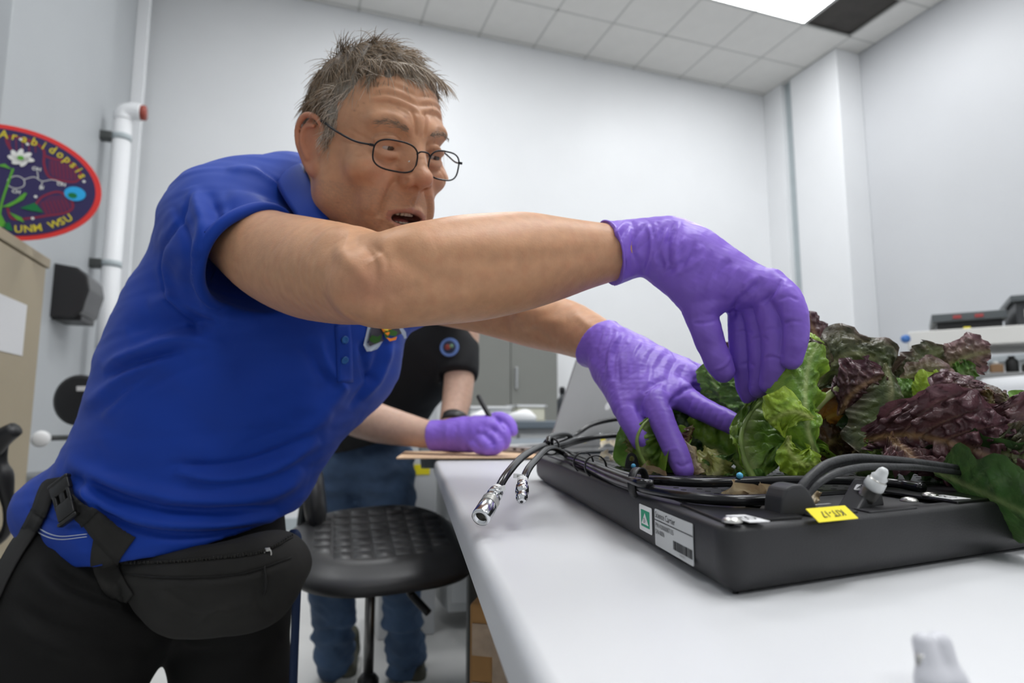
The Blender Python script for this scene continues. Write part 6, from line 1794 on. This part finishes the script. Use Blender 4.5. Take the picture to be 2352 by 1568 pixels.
# grey double-door cabinet against the back wall
def room_uv(p): q = np.array(p[:2]) - RO; return q @ E1, q @ E2
M_cab = mat('cabinet_grey', (.20, .205, .19), .5, var=.04, vscale=3)
def uv_from_px(x, v):          # u where the sight line of column x crosses the plane v (at horizon height)
    r_ = ray(x, 960); a = CAM[:2]; d = r_[:2]
    # (a + t d - RO).E2 = v
    t = (v - (a - RO) @ E2) / (d @ E2); p = a + t * d
    return (p - RO) @ E1
vc = .48
u0, u1, um = uv_from_px(1010, vc), uv_from_px(1283, vc), uv_from_px(1173, vc)
u0 = um - (u1 - um) 
cb = thing('storage_cabinet', 'tall grey double door metal cabinet against the back wall', 'cabinet', R3((u0 + u1) / 2, .25, 0))
mesh('cabinet_body', *rbox(u0, u1, .02, vc - .02, .06, 1.98, .006), M_cab, cb, False)
mesh('plinth', *rbox(u0 + .02, u1 - .02, .04, vc - .06, 0, .06), M_leg, cb, False)
for a, b, hx in ((u0 + .006, um - .003, None), (um + .003, u1 - .006, um + .05)):
    d_ = mesh('door', *rbox(a, b, vc - .02, vc, .08, 1.96, .004), M_cab, cb, False)
    if hx: mesh('handle', *rbox(hx - .012, hx + .012, vc, vc + .03, 1.22, 1.42, .008), mat('handle_grey', (.45, .46, .47), .35, .6), d_, False)
mesh('name_plate', *rbox(uv_from_px(1110, vc), uv_from_px(1135, vc), vc, vc + .003, 1.86, 1.89), mat('plate_pale', (.42, .43, .42), .5), cb, False)

# light grey lab bench with drawers behind the second man, with boxes and trays on it
M_bench = mat('bench_grey', (.56, .575, .58), .45, var=.04)
M_cream = mat('cream_plastic', (.70, .68, .55), .5)
bc_ = P(1130, 960, 3.3); bu, bvv = room_uv(bc_)
bench = thing('lab_bench', 'light grey lab bench with drawers behind the man in black', 'bench', R3(bu, bvv, 0))
bz = CZ - .0
mesh('bench_body', *rbox(bu - .30, bu + .70, bvv - .35, bvv + .30, .08, bz - .05, .006), M_bench, bench, False)
mesh('bench_top', *rbox(bu - .32, bu + .73, bvv - .38, bvv + .34, bz - .05, bz - .015, .004), mat('bench_top_blue', (.14, .17, .20), .4), bench, False)
for i in range(3):
    for j in range(3):
        a = bu - .29 + i * .33
        dr = mesh('drawer', *rbox(a, a + .315, bvv + .30, bvv + .315, .12 + j * .26, .36 + j * .26, .004), M_bench, bench, False)
        mesh('drawer_handle', *rbox(a + .09, a + .22, bvv + .315, bvv + .335, .28 + j * .26, .295 + j * .26, .003), M_steel, dr, False)
def bin_box(px0, px1, ztop, h_, m, lab, cat_, vv, grp=None, lid=True):
    """open plastic tray on the bench, between two picture columns"""
    ua, ub = uv_from_px(px0, vv), uv_from_px(px1, vv)
    t = thing('storage_bin', lab, cat_, R3((ua + ub) / 2, vv, bz - .015), grp)
    z0 = bz - .015
    mesh('bin_wall', *join(rbox(ua, ub, vv - .14, vv - .135, z0, z0 + h_), rbox(ua, ub, vv - .005, vv, z0, z0 + h_), rbox(ua, ua + .005, vv - .14, vv, z0, z0 + h_), rbox(ub - .005, ub, vv - .14, vv, z0, z0 + h_), rbox(ua, ub, vv - .14, vv, z0, z0 + .005)), m, t, False)
    mesh('bin_rim', *join(rbox(ua - .008, ub + .008, vv - .005, vv + .008, z0 + h_ - .012, z0 + h_), rbox(ua - .008, ub + .008, vv - .148, vv - .135, z0 + h_ - .012, z0 + h_), rbox(ua - .008, ua + .005, vv - .148, vv + .008, z0 + h_ - .012, z0 + h_), rbox(ub - .005, ub + .008, vv - .148, vv + .008, z0 + h_ - .012, z0 + h_)), M_white, t, False)
    return t
bin_box(1078, 1175, 0, .075, mat('frosted_white', (.66, .68, .68), .4), 'wide white plastic bin on the bench behind the pen', 'bin', bvv + .20, 'plastic bins on the bench')
bin_box(1186, 1252, 0, .085, M_cream, 'cream plastic bin on the bench, left of the laptop lid', 'bin', bvv + .12, 'plastic bins on the bench')
for (x, w_, h_, lab, m) in ((1100, .05, .03, 'small white lump of wipes in front of the white bin', M_white), (1198, .075, .035, 'white folded wipe lying before the cream bin', M_white)):
    uu = uv_from_px(x, bvv + .27)
    Fd = Field(R3(uu, bvv + .27, bz - .03) - .10, R3(uu, bvv + .27, bz) + .10, .007); Fd.ell(R3(uu, bvv + .27, bz + .0), (w_, .03, h_), 0); Fd.ell(R3(uu + .02, bvv + .26, bz + .01), (w_ * .6, .03, h_), .01)
    v, f = Fd.mesh(); v[:, 2] = np.maximum(v[:, 2], bz - .015); tag(mesh('crumpled_wipe', v, f, m, None, True), lab, 'wipe')
uu = uv_from_px(1292, bvv + .05)
bt = thing('bottle', 'dark capped bottle on the bench at its right end', 'bottle', R3(uu, bvv + .05, bz - .015))
mesh('bottle_body', *lathe([(0, .028), (.01, .03), (.11, .03), (.13, .015), (.15, .013)], R3(uu, bvv + .05, bz - .015), (0, 0, 1), 16), mat('bottle_dark', (.04, .045, .05), .3), bt, True)
mesh('cap', *lathe([(.15, .016), (.18, .016), (.185, .01)], R3(uu, bvv + .05, bz - .015), (0, 0, 1), 14), M_black, bt, True)
# pale grey cabinet seen under the second man's chest
sp_ = P(975, 912, 2.9); su, sv_ = room_uv(sp_); fv = sv_ + .02
ua_, ub_ = uv_from_px(880, fv), uv_from_px(1010, fv)
st_ = thing('side_cabinet', 'narrow pale grey cabinet with white top and yellow sticker left of the work table', 'cabinet', R3(su, sv_, 0))
mesh('cabinet_body', *rbox(ua_, ub_ - .01, fv - .34, fv, 0, sp_[2] - .03, .006), mat('pale_grey_body', (.55, .56, .57), .5), st_, False)
mesh('cabinet_top', *rbox(ua_ - .01, ub_, fv - .35, fv + .01, sp_[2] - .03, sp_[2] + .0, .006), M_white, st_, False)
q_ = R3(uv_from_px(972, fv), fv, 0); q_ = P(972, 1078, float(proj(q_ + np.array([0, 0, .8]))[2])); uu = uv_from_px(972, fv)
mesh('yellow_sticker', *rbox(uu - .038, uu + .034, fv, fv + .003, q_[2] - .022, q_[2] + .024), M_yel, st_, False)
uu = uv_from_px(940, fv)
mesh('handle', *rbox(uu - .015, uu + .012, fv, fv + .03, q_[2] - .03, q_[2] + .07, .004), M_leg, st_, False)

# ---------------- left side
M_beige = mat('cabinet_beige', (.33, .275, .185), .5, var=.05, vscale=4)
cz = 1.55
fc1 = P(104, 595, 2.36); cu1, cv1 = room_uv(fc1)          # far front edge
cz = fc1[2]
bcab = thing('filing_cabinet', 'tall beige metal cabinet at the left edge with a paper taped on it', 'cabinet', R3(cu1 - .23, cv1 + .45, 0))
mesh('cabinet_body', *rbox(cu1 - .40, cu1, cv1, cv1 + .62, .0, cz, .008), M_beige, bcab, False)
mesh('door', *rbox(cu1, cu1 + .012, cv1 + .02, cv1 + .60, .05, cz - .04, .003), M_beige, bcab, False)
mesh('top_lip', *rbox(cu1 - .41, cu1 + .016, cv1 - .008, cv1 + .63, cz - .035, cz + .002, .004), M_beige, bcab, False)
# paper on the door
def v_from_px(x, u):
    r_ = ray(x, 750); a = CAM[:2]; d = r_[:2]
    t = (u - (a - RO) @ E1) / (d @ E1); p = a + t * d
    return (p - RO) @ E2, t
va, _ = v_from_px(57, cu1 + .013); vb, _ = v_from_px(-40, cu1 + .013)
pz = P(57, 700, float(proj(R3(cu1 + .013, va, 1.3))[2]))[2]; pz2 = P(57, 818, float(proj(R3(cu1 + .013, va, 1.3))[2]))[2]
pap = mesh('paper_sheet', *rbox(cu1 + .012, cu1 + .014, va, va + .28, pz2, pz), mat('paper_white', (.62, .62, .63), .7), None, False)
tag(pap, 'white paper sheet taped on the beige cabinet door', 'paper')

# oval emblem sign standing on the cabinet
def sign():
    e1 = np.array([*E1, 0]); ez = np.array([0, 0, 1.0]); nv_ = -np.cross(e1, ez)
    nv_ = np.cross(e1, ez)
    c0 = P(8, 418, 2.18)
    th_ = .10; ex = e1 * math.cos(th_) - ez * math.sin(th_); ey = e1 * math.sin(th_) + ez * math.cos(th_)
    A_, B_ = .298, .206
    t = thing('emblem_sign', 'oval red-rimmed navy emblem sign with DNA helix and white flower', 'sign', c0 - ez * .21)
    nrm = np.cross(ex, ey)
    def disc(name, a, b, z0, z1, m, cx=0, cy=0, par=t, n=64, rot=0):
        aa = np.linspace(0, 2 * np.pi, n, endpoint=False)
        pts = [(cx + a * math.cos(q_) * math.cos(rot) - b * math.sin(q_) * math.sin(rot), cy + a * math.cos(q_) * math.sin(rot) + b * math.sin(q_) * math.cos(rot)) for q_ in aa]
        v, f = prism(pts, z0, z1)
        return mesh(name, c0 + v[:, :1] * ex + v[:, 1:2] * ey + v[:, 2:3] * nrm, f, m, par, False)
    red = mat('sign_red', (.72, .035, .03), .5); navy = mat('sign_navy', (.025, .018, .09), .5); wine = mat('sign_wine', (.22, .012, .04), .5)
    yel = mat('sign_yellow', (.62, .52, .03), .5); whi = mat('sign_white', (.75, .75, .72), .5); gre = mat('sign_green', (.10, .36, .03), .5); dgr = mat('sign_dark_green', (.0, .16, .04), .5); sky = mat('sign_blue', (.02, .38, .75), .5)
    pane = mat('sign_plum', (.09, .015, .07), .5)
    disc('rim', A_, B_, 0, .006, red); disc('field', A_ - .018, B_ - .016, .006, .008, navy)
    def band(pts, w_, m, z=.0085, name='helix_strand', par=t):
        c = catmull(np.array(pts, float), 10); tg_ = np.gradient(c, axis=0); tg_ /= np.linalg.norm(tg_, axis=1)[:, None]; nn = np.stack([-tg_[:, 1], tg_[:, 0]], 1)
        pl = np.vstack([c + nn * w_ / 2, (c - nn * w_ / 2)[::-1]]); n_ = len(c)
        V_ = [c0 + ex * q_[0] + ey * q_[1] + nrm * z for q_ in pl]
        return mesh(name, np.array(V_), [[i, i + 1, 2 * n_ - 2 - i, 2 * n_ - 1 - i] for i in range(n_ - 1)], m, par, False)
    s_ = .298 / 237.0      # metres per picture pixel on the sign
    def Q(x, y): return ((x - 8) * s_ * 1.0, (418 - y) * s_ * 1.17 + 0 * x)
    def Qr(x, y):
        X, Y = (x - 8) * s_, (418 - y) * .206 / 137
        return (X * math.cos(th_) - Y * math.sin(th_) * 1.0 + 0, X * math.sin(th_) + Y * math.cos(th_))
    for pl in ([(20, 340), (8, 320), (12, 308), (60, 312), (95, 330), (100, 365), (115, 395), (150, 402), (180, 400), (190, 380), (165, 355), (120, 350), (100, 345)],
               [(90, 465), (105, 445), (140, 430), (170, 445), (178, 465), (160, 480), (120, 490), (80, 500), (40, 505), (25, 480)]):
        band([Qr(*q_) for q_ in pl], .008, wine)
    for pl in ([(110, 355), (130, 350), (165, 360), (186, 385), (175, 402), (140, 400), (112, 385)], [(96, 465), (120, 442), (155, 436), (175, 460), (155, 478), (115, 488)]):
        pts = [Qr(*q_) for q_ in pl]; V_ = [c0 + ex * a + ey * b + nrm * .0083 for a, b in pts]
        mesh('helix_fill', np.array(V_), [list(range(len(V_)))], pane, t, False)
    rungs = []
    for i in range(7):
        x = 118 + i * 9; rungs.append(((x, 356 + i), (x + 6, 396 - abs(3 - i))))
    for i in range(7):
        x = 104 + i * 9; rungs.append(((x, 458 - i * 2), (x + 14, 486 - i * 2)))
    for i in range(5):
        x = 14 + i * 15; rungs.append(((x, 312 + i), (x + 4, 340)))
    for a, b in rungs: band([Qr(*a), Qr(*b)], .0028, wine, .0088, 'helix_rung')
    # molecule lines
    for pl in ([(20, 412), (38, 402), (56, 408), (58, 424), (40, 432), (22, 426), (20, 412)], [(58, 408), (80, 400), (100, 408), (124, 402), (150, 408)], [(90, 402), (86, 385)], [(100, 410), (98, 430)]):
        band([Qr(*q_) for q_ in pl], .0022, whi, .0090, 'molecule_bond')
    for i, (x, y, tx) in enumerate(((84, 380, 'OH'), (100, 424, 'N'), (146, 411, 'OH'), (42, 440, 'CH'))):
        X, Y = Qr(x, y); mesh('lettering', *text_mesh(tx, .018, c0 + ex * X + ey * Y, ex, ey, .0095, bold=.0004), whi, t, False)
    X, Y = Qr(181, 431); disc('globe', .033, .026, .0085, .0105, sky, X, Y)
    disc('globe_land', .014, .010, .0105, .011, dgr, X - .006, Y - .008)
    # flower
    X, Y = Qr(45, 358)
    for k in range(7):
        a = k * 2 * math.pi / 7; disc('petal', .020, .009, .0100, .0112, whi, X + .021 * math.cos(a), Y + .015 * math.sin(a), n=16, rot=a * .8)
    disc('flower_centre', .010, .008, .0112, .012, gre, X, Y, n=16)
    band([Qr(30, 385), Qr(22, 420), Qr(12, 470), Qr(10, 510)], .007, gre, .0098, 'stalk')
    for pl in ([(12, 480), (40, 462), (62, 440), (68, 442), (60, 458), (30, 478)], [(30, 490), (60, 500), (68, 512), (50, 506)], [(0, 510), (14, 498), (30, 525), (10, 528)], [(-10, 382), (10, 376), (28, 388), (8, 384)]):
        V_ = [c0 + ex * a + ey * b + nrm * .0102 for a, b in [Qr(*q_) for q_ in pl]]; mesh('sign_leaf', np.array(V_), [list(range(len(V_)))], gre, t, False)
    for pl in ([(55, 478), (88, 462), (110, 484), (80, 482)], [(20, 520), (34, 514), (44, 534), (28, 532)]):
        V_ = [c0 + ex * a + ey * b + nrm * .0102 for a, b in [Qr(*q_) for q_ in pl]]; mesh('sign_leaf', np.array(V_), [list(range(len(V_)))], dgr, t, False)
    for x, y in ((57, 322), (200, 398), (88, 447), (86, 500), (40, 300 + 12)): X, Y = Qr(x, y); disc('star', .005, .005, .0085, .0095, whi, X, Y, n=10)
    # lettering round the rim
    def arc_text(txt, a0, a1, top, size):
        for i, ch in enumerate(txt):
            if ch == ' ': continue
            a = math.radians(a0 + (a1 - a0) * i / (len(txt) - 1)); ra, rb_ = (A_ - .043), (B_ - .038)
            X, Y = ra * math.cos(a), rb_ * math.sin(a); nx, ny = math.cos(a) / ra, math.sin(a) / rb_; L2 = math.hypot(nx, ny); nx /= L2; ny /= L2
            if not top: nx, ny = -nx, -ny
            lx_ = ex * ny - ey * nx; ly_ = ex * nx + ey * ny
            mesh('lettering', *text_mesh(ch, size, c0 + ex * X + ey * Y, lx_, ly_, .009, bold=.0008), yel, t, False)
    arc_text('Arabidopsis', 96, 26, True, .040)
    arc_text('PNNL, UNM WSU', -112, -33, False, .036)
sign()
# black towel dispenser on the left wall
M_disp = mat('dispenser_smoke', (.018, .018, .019), .25)
vd = 1.32
def wl(x, y, u=UL):                     # point on the left wall plane seen at x, y
    r_ = ray(x, y); a = CAM; e1 = np.array([*E1, 0]); t = (u - (a - np.array([*RO, 0])) @ e1) / (r_ @ e1); return a + r_ * t
pd = wl(112, 700); ud, vd = room_uv(pd); vd += .19
D0 = R3(UL, vd - .10, pd[2])
dz1 = wl(150, 635)[2]; dz0 = wl(150, 752)[2]; hh = dz1 - dz0
disp = thing('towel_dispenser', 'black paper towel dispenser mounted on the left wall below the emblem sign', 'dispenser', R3(UL, vd - .15, dz0))
prof = [(0, 0), (.17, .0), (.21, .04), (.22, .10), (.235, hh * .55), (.22, hh * .8), (.17, hh * .95), (.06, hh), (0, hh)]
v, f = prism(prof, -.15, .15, .008, 2)
V = R3(UL, vd - .18, dz0) + v[:, :1] * np.array([*E1, 0]) + v[:, 1:2] * np.array([0, 0, 1.0]) + v[:, 2:3] * np.array([*E2, 0])
mesh('housing', V, f, M_disp, disp, False)
mesh('slot', *rbox(UL + .06, UL + .20, vd - .30, vd - .06, dz0 - .01, dz0 + .02, .004), M_black, disp, False)
# white pipe with brackets
ppA, ppB = wl(285, 250, UL + .18), wl(238, 830, UL + .18)
up_, vp_ = room_uv(ppB)
pipe = thing('wall_pipe', 'white vertical pipe with dark brackets along the left wall corner', 'pipe', R3(up_, vp_, 0))
pzt = wl(287, 240, UL + .18)[2] - .10
vp_ = room_uv(wl(262, 540, UL + .18))[1]
ax_ = R3(UL + .18, vp_, 0)
mesh('pipe_body', *lathe([(0, .055), (pzt, .055)], ax_, (0, 0, 1), 20), M_wall, pipe, True)
mesh('elbow', *tube([ax_ + [0, 0, pzt - .02], ax_ + [0, 0, pzt + .03], ax_ + np.array([*E1, 0]) * .05 + [0, 0, pzt + .055], ax_ + np.array([*E1, 0]) * .10 + [0, 0, pzt + .055]], .058, 14, 4), M_wall, pipe, True)
mesh('red_cap', *lathe([(0, .05), (.03, .05)], ax_ + np.array([*E1, 0]) * .10 + [0, 0, pzt + .055], np.array([*E1, 0]), 16), mat('cap_red', (.32, .06, .04), .5), pipe, True)
for yy in (288, 612):
    zb = wl(262, yy, UL + .18)[2]
    mesh('bracket', *rbox(UL, UL + .13, vp_ - .035, vp_ + .035, zb - .03, zb + .03, .01), M_leg, pipe, False)
    mesh('clamp', *lathe([(-.02, .059), (.02, .059)], ax_ + [0, 0, zb], (0, 0, 1), 16), M_strip, pipe, True)
# grey bin with black round lid standing open
rp = P(178, 920, 2.9)
bn0 = thing('waste_bin', 'grey pedal bin with black round lid raised beside the beige cabinet', 'bin', (rp[0], rp[1], 0))
mesh('bin_body', *lathe([(0, .15), (.02, .16), (.62, .17), (.70, .175), (.71, .16)], [rp[0] - .02, rp[1], 0], (0, 0, 1), 28), mat('bin_grey', (.30, .31, .31), .4, .5), bn0, True)
mesh('lid', *lathe([(0, .10), (.01, .118), (.025, .118), (.032, .10)], rp + FW * .03, -FW + UP * .1, 32), M_black, bn0, True)
mesh('white_sticker', *plate(P(195, 892, 2.88), RT, UP, .075, .022, .002), M_white, bn0, False)
mesh('lid_stem', *tube([[rp[0], rp[1] + .02, .70], [rp[0], rp[1] + .03, rp[2]]], .012, 8, 2), M_leg, bn0, True)
kp = P(96, 1006, 2.8)
mesh('white_knob', *lathe([(0, .028), (.01, .036), (.04, .036), (.05, .025)], kp, RT * .6 - FW, 18), M_white, bn0, True)
mesh('knob_arm', *tube([kp, [rp[0] - .02, rp[1], kp[2]]], .012, 8, 2), M_leg, bn0, True)
# black chair arm at the left edge
ch = thing('task_chair', 'black task chair cut by the left picture edge beside the beige cabinet', 'chair', (P(-40, 1200, 1.55)[0], 1.5, 0))
c0_ = P(-40, 1200, 1.55); c0_ = np.array([c0_[0], c0_[1], 0])
mesh('armrest', *tube([P(-60, 1075, 1.5), P(0, 1010, 1.5), P(36, 985, 1.5)], [.028, .024, .018], 10, 5), M_black, ch, True)
mesh('arm_post', *tube([P(6, 1010, 1.52), P(2, 1060, 1.52), P(6, 1095, 1.52), P(18, 1160, 1.53), P(14, 1220, 1.55), P(-30, 1260, 1.56)], [.014, .014, .024, .012, .012, .012], 10, 4), M_black, ch, True)
mesh('seat', *box([c0_[0] - .22, c0_[1], .50], (.46, .46, .08), .03), M_pu, ch, True)
mesh('backrest', *box([c0_[0] - .20, c0_[1] - .24, .80], (.42, .07, .48), .03), M_pu, ch, True)
mesh('post', *lathe([(0, .03), (.42, .03)], [c0_[0] - .22, c0_[1], .06], (0, 0, 1), 16), M_leg, ch, True)
for k in range(5):
    a = k * 1.2566; d = np.array([math.cos(a), math.sin(a), 0]); cc = np.array([c0_[0] - .22, c0_[1], 0])
    mesh('foot', *tube([cc + [0, 0, .08], cc + d * .28 + [0, 0, .05]], .018, 8, 2), M_leg, ch, True)
    mesh('caster', *lathe([(-.01, .024), (.01, .024)], cc + d * .28 + [0, 0, .0245], np.cross(d, [0, 0, 1.0]), 12), M_black, ch, True)

# ---------------- right side: white rack with instruments
rk = P(2260, 800, 3.2); ru, rv = room_uv(rk)
fx0 = P(2085, 770, 3.2); 
rack = thing('equipment_rack', 'white equipment rack with a deep top shelf behind the lettuce', 'rack', (fx0[0] + .9, fx0[1], 0))
xl = fx0[0]; yf = fx0[1]
rax = [np.array([.845, -.535, 0]), np.array([.535, .845, 0]), np.array([0, 0, 1.0])]
def rk_box(x0, x1, y0, y1, z0, z1, bev=.004):
    c = np.array([xl, yf, 0]) + rax[0] * (x0 + x1) / 2 + rax[1] * (y0 + y1) / 2 + rax[2] * (z0 + z1) / 2
    return box(c, (x1 - x0, y1 - y0, z1 - z0), bev, rax)
zt = P(2100, 762, 3.2)[2]; zb_ = P(2100, 800, 3.2)[2]; zs = P(2100, 862, 3.2)[2]
M_rw = mat('rack_white', (.66, .65, .62), .5)
mesh('top_shelf', *rk_box(0, 1.3, 0, .6, zb_, zt), M_rw, rack, False)
mesh('lower_shelf', *rk_box(0, 1.3, 0, .6, zs - .05, zs), mat('shelf_grey', (.22, .22, .22), .5), rack, False)
for a in (.02, 1.24):
    for b in (.02, .55): mesh('upright', *rk_box(a, a + .04, b, b + .04, 0, zb_), M_rw, rack, False)
ins = thing('instrument_case', 'long black rack instrument case lying on the white rack top', 'instrument', np.array([xl, yf, zt]))
mesh('case_body', *rk_box(.13, .40, .10, .5, zt + .003, zt + .050), M_black, ins, False)
mesh('case_lid', *rk_box(.11, .42, .08, .52, zt + .050, zt + .092), mat('case_grey', (.09, .10, .105), .4), ins, False)
for a in (.20, .29): mesh('red_latch', *rk_box(a, a + .035, .075, .082, zt + .062, zt + .078, .002), mat('latch_red', (.35, .05, .05), .5), ins, False)
mesh('yellow_tag', *rk_box(.24, .27, .09, .10, zt + .002, zt + .018, .002), M_yel, ins, False)
ins2 = thing('instrument_case', 'taller dark instrument case at the right picture edge on the rack', 'instrument', np.array([xl, yf, zt]))
mesh('case_body', *rk_box(.45, .85, .05, .5, zt + .003, zt + .12), mat('case_dark', (.04, .042, .045), .4), ins2, False)
mesh('case_lid', *rk_box(.43, .87, .03, .52, zt + .12, zt + .150), MATS['case_grey'], ins2, False)
mesh('front_panel', *rk_box(.48, .60, .044, .05, zt + .04, zt + .08, .002), M_rw, ins2, False)
rsx = random.Random(8)
labs = ['black power adapter', 'coiled dark cable bundle', 'small tan cardboard box', 'grey plug block', 'dark motor housing', 'brown wooden block', 'black rounded handset', 'small dark spool']
for i in range(8):
    a = .045 + i * .062; cm = [(.02, .02, .02), (.03, .03, .03), (.38, .26, .15), (.18, .18, .18), (.03, .032, .035), (.24, .14, .07), (.015, .015, .015), (.05, .04, .035)][i]
    m = mat('clutter_' + 'abcdefgh'[i], cm, .5); h_ = rsx.uniform(.035, .07)
    c = np.array([xl, yf, zs]) + rax[0] * a + rax[1] * .08
    t = thing(['power_adapter', 'cable_bundle', 'cardboard_box', 'plug_block', 'motor_housing', 'wooden_block', 'handset', 'cable_spool'][i], labs[i] + ' on the lower shelf of the white rack, ' + ['first', 'second', 'third', 'fourth', 'fifth', 'sixth', 'seventh', 'eighth'][i] + ' from the left', 'clutter', c)
    if i in (0, 2, 3, 5): mesh('main_body', *box(c + [0, 0, h_ / 2], (.052, .08, h_), .006, rax), m, t, False)
    else: mesh('main_body', *lathe([(0, .022), (.008, .027), (h_ * .8, .026), (h_, .018)], c, (0, 0, 1), 16), m, t, True)
    mesh('top_detail', *box(c + [0, 0, h_ + .006], (.025, .03, .012), .003, rax), M_steel if i % 2 else M_black, t, False)
wb = thing('white_cart', 'large white rounded cart standing under the rack at the right edge', 'cart', np.array([xl, yf, 0]))
wtop = P(2300, 868, 2.9)[2]
cc_ = P(2500, 905, 2.75)
v, f = slab([(cc_[0] - .38, cc_[1] - .2), (cc_[0] + .4, cc_[1] - .2), (cc_[0] + .4, cc_[1] + .25), (cc_[0] - .38, cc_[1] + .25)], [(.05, .03), (wtop - .12, .0), (wtop - .05, .01), (wtop, .06)], .08, 6)
mesh('cart_body', v, f, mat('cart_white', (.55, .56, .58), .45), wb, True)
for a, b in ((-.3, -.14), (.3, -.14), (-.3, .18), (.3, .18)): mesh('caster', *lathe([(-.015, .03), (.015, .03)], [cc_[0] + a, cc_[1] + b, .0305], (0, 1, 0), 14), M_black, wb, True)
# blue edged clip on the rack corner
mesh('blue_clip', *lathe([(-.01, .02), (.01, .02)], P(2080, 778, 3.15), (0, 1, 0), 14), mat('clip_blue', (.05, .16, .45), .4), rack, True)
# grey counter edge between wall and rack
gcn_ = P(2040, 850, 4.6); gu, gv2 = room_uv(gcn_)
ct = thing('wall_counter', 'pale grey wall counter behind the lettuce below the right wall', 'counter', R3(gu, gv2, 0))
mesh('counter_top', *rbox(-.75, .38, 1.5, 3.6, P(2040, 828, 4.6)[2] - .04, P(2040, 828, 4.6)[2], .004), mat('counter_grey', (.36, .39, .41), .5), ct, False)
mesh('counter_base', *rbox(-.70, .38, 1.55, 3.6, 0, P(2040, 828, 4.6)[2] - .04, .004), M_bench, ct, False)

# ---------------- under the table: cardboard box wrapped in tape, black crate
M_card = mat('cardboard', (.40, .21, .07), .75, var=.25, vscale=10, bump=.2, bscale=40, bdist=.002)
bx = P(1150, 1385, 1.02)
ztb = bx[2]; cxb = np.array([P(1078, 1380, 1.02)[0], P(1078, 1380, 1.02)[1]])
bax = [np.array([.97, -.22, 0]), np.array([.22, .97, 0]), np.array([0, 0, 1.0])]
cbx = thing('cardboard_box', 'tan cardboard box wrapped in clear tape under the table edge', 'box', (cxb[0] + .15, cxb[1] + .15, 0))
def bxp(a, b, z): return np.array([cxb[0], cxb[1], 0]) + bax[0] * a + bax[1] * b + np.array([0, 0, z])
mesh('box_body', *box(bxp(.17, .16, ztb - .17), (.34, .32, .34), .006, bax), M_card, cbx, False)
M_tape = mat('packing_tape', (.42, .30, .20), .12, var=.3, vscale=25, bump=.4, bscale=60, bdist=.003)
for i, (z0, z1) in enumerate(((.03, .08), (.12, .20), (.22, .30))): mesh('tape_strip', *box(bxp(.17, -.0015, ztb - (z0 + z1) / 2), (.33, .002, z1 - z0), .0008, bax), M_tape, cbx, False)
mesh('tape_strip', *box(bxp(.055, -.003, ztb - .17), (.03, .002, .34), .0008, bax), M_tape, cbx, False)
mesh('shipping_label', *box(bxp(.155, -.004, ztb - .215), (.10, .002, .09), .0005, bax), mat('label_pale', (.45, .40, .36), .3), cbx, False)
mesh('lettering', *text_mesh('SHIP TO', .016, bxp(.155, -.006, ztb - .19), bax[0], np.array([0, 0, 1.0]), .0), M_ink, cbx, False)
crt = thing('storage_crate', 'black crate on the floor carrying the tan cardboard box', 'crate', (cxb[0] + .15, cxb[1] + .15, 0))
zc = ztb - .341
mesh('crate_body', *box(bxp(.17, .16, zc / 2), (.36, .34, zc - .002), .01, bax), M_black, crt, False)
mesh('crate_rim', *box(bxp(.17, .16, zc - .03), (.38, .36, .03), .006, bax), M_leg, crt, False)
bk2 = thing('computer_tower', 'black computer tower standing under the far end of the grey table', 'computer', (.26, 1.66, 0))
cc_ = np.array([.26, 1.66]); mesh('tower_body', *box([cc_[0], cc_[1], .40], (.30, .42, .78), .008, legax), M_black, bk2, False)
mesh('front_panel', *box([cc_[0] - .15 * TM[0], cc_[1] - .15 * TM[1], .40], (.01, .40, .76), .004, legax), M_plate, bk2, False)

# small white fitting close to the camera at the lower right
wf = thing('white_clip', 'small white plastic clip on the table at the lower right corner', 'clip', onz(2165, 1560, TZ))
w0 = onz(2165, 1590, TZ)
Wf = Field(w0 - np.array([.02, .02, .004]), w0 + np.array([.02, .02, .030]), .0008)
Wf.cone(w0 + [-.003, 0, .004], w0 + [-.0035, .003, .0155], .0045, .0036, .002); Wf.cone(w0 + [.0035, .001, .004], w0 + [.0028, .004, .0150], .0042, .0042, .002); Wf.cone(w0 + [-.0045, 0, .0035], w0 + [.005, 0, .0035], .0045, .004, .003)
sl, p = Wf._sub(Wf.lo, Wf.lo + Wf.n * Wf.h); Wf.a = np.maximum(Wf.a, (TZ + .0003) - p[..., 2])
mesh('clip_body', *Wf.mesh(), mat('clip_white', (.62, .62, .66), .35), wf, True)
mesh('clip_pin', *lathe([(0, .0018), (.010, .0016)], w0 + [-.006, .001, .0025], (0, 0, 1), 10), M_steel, wf, True)
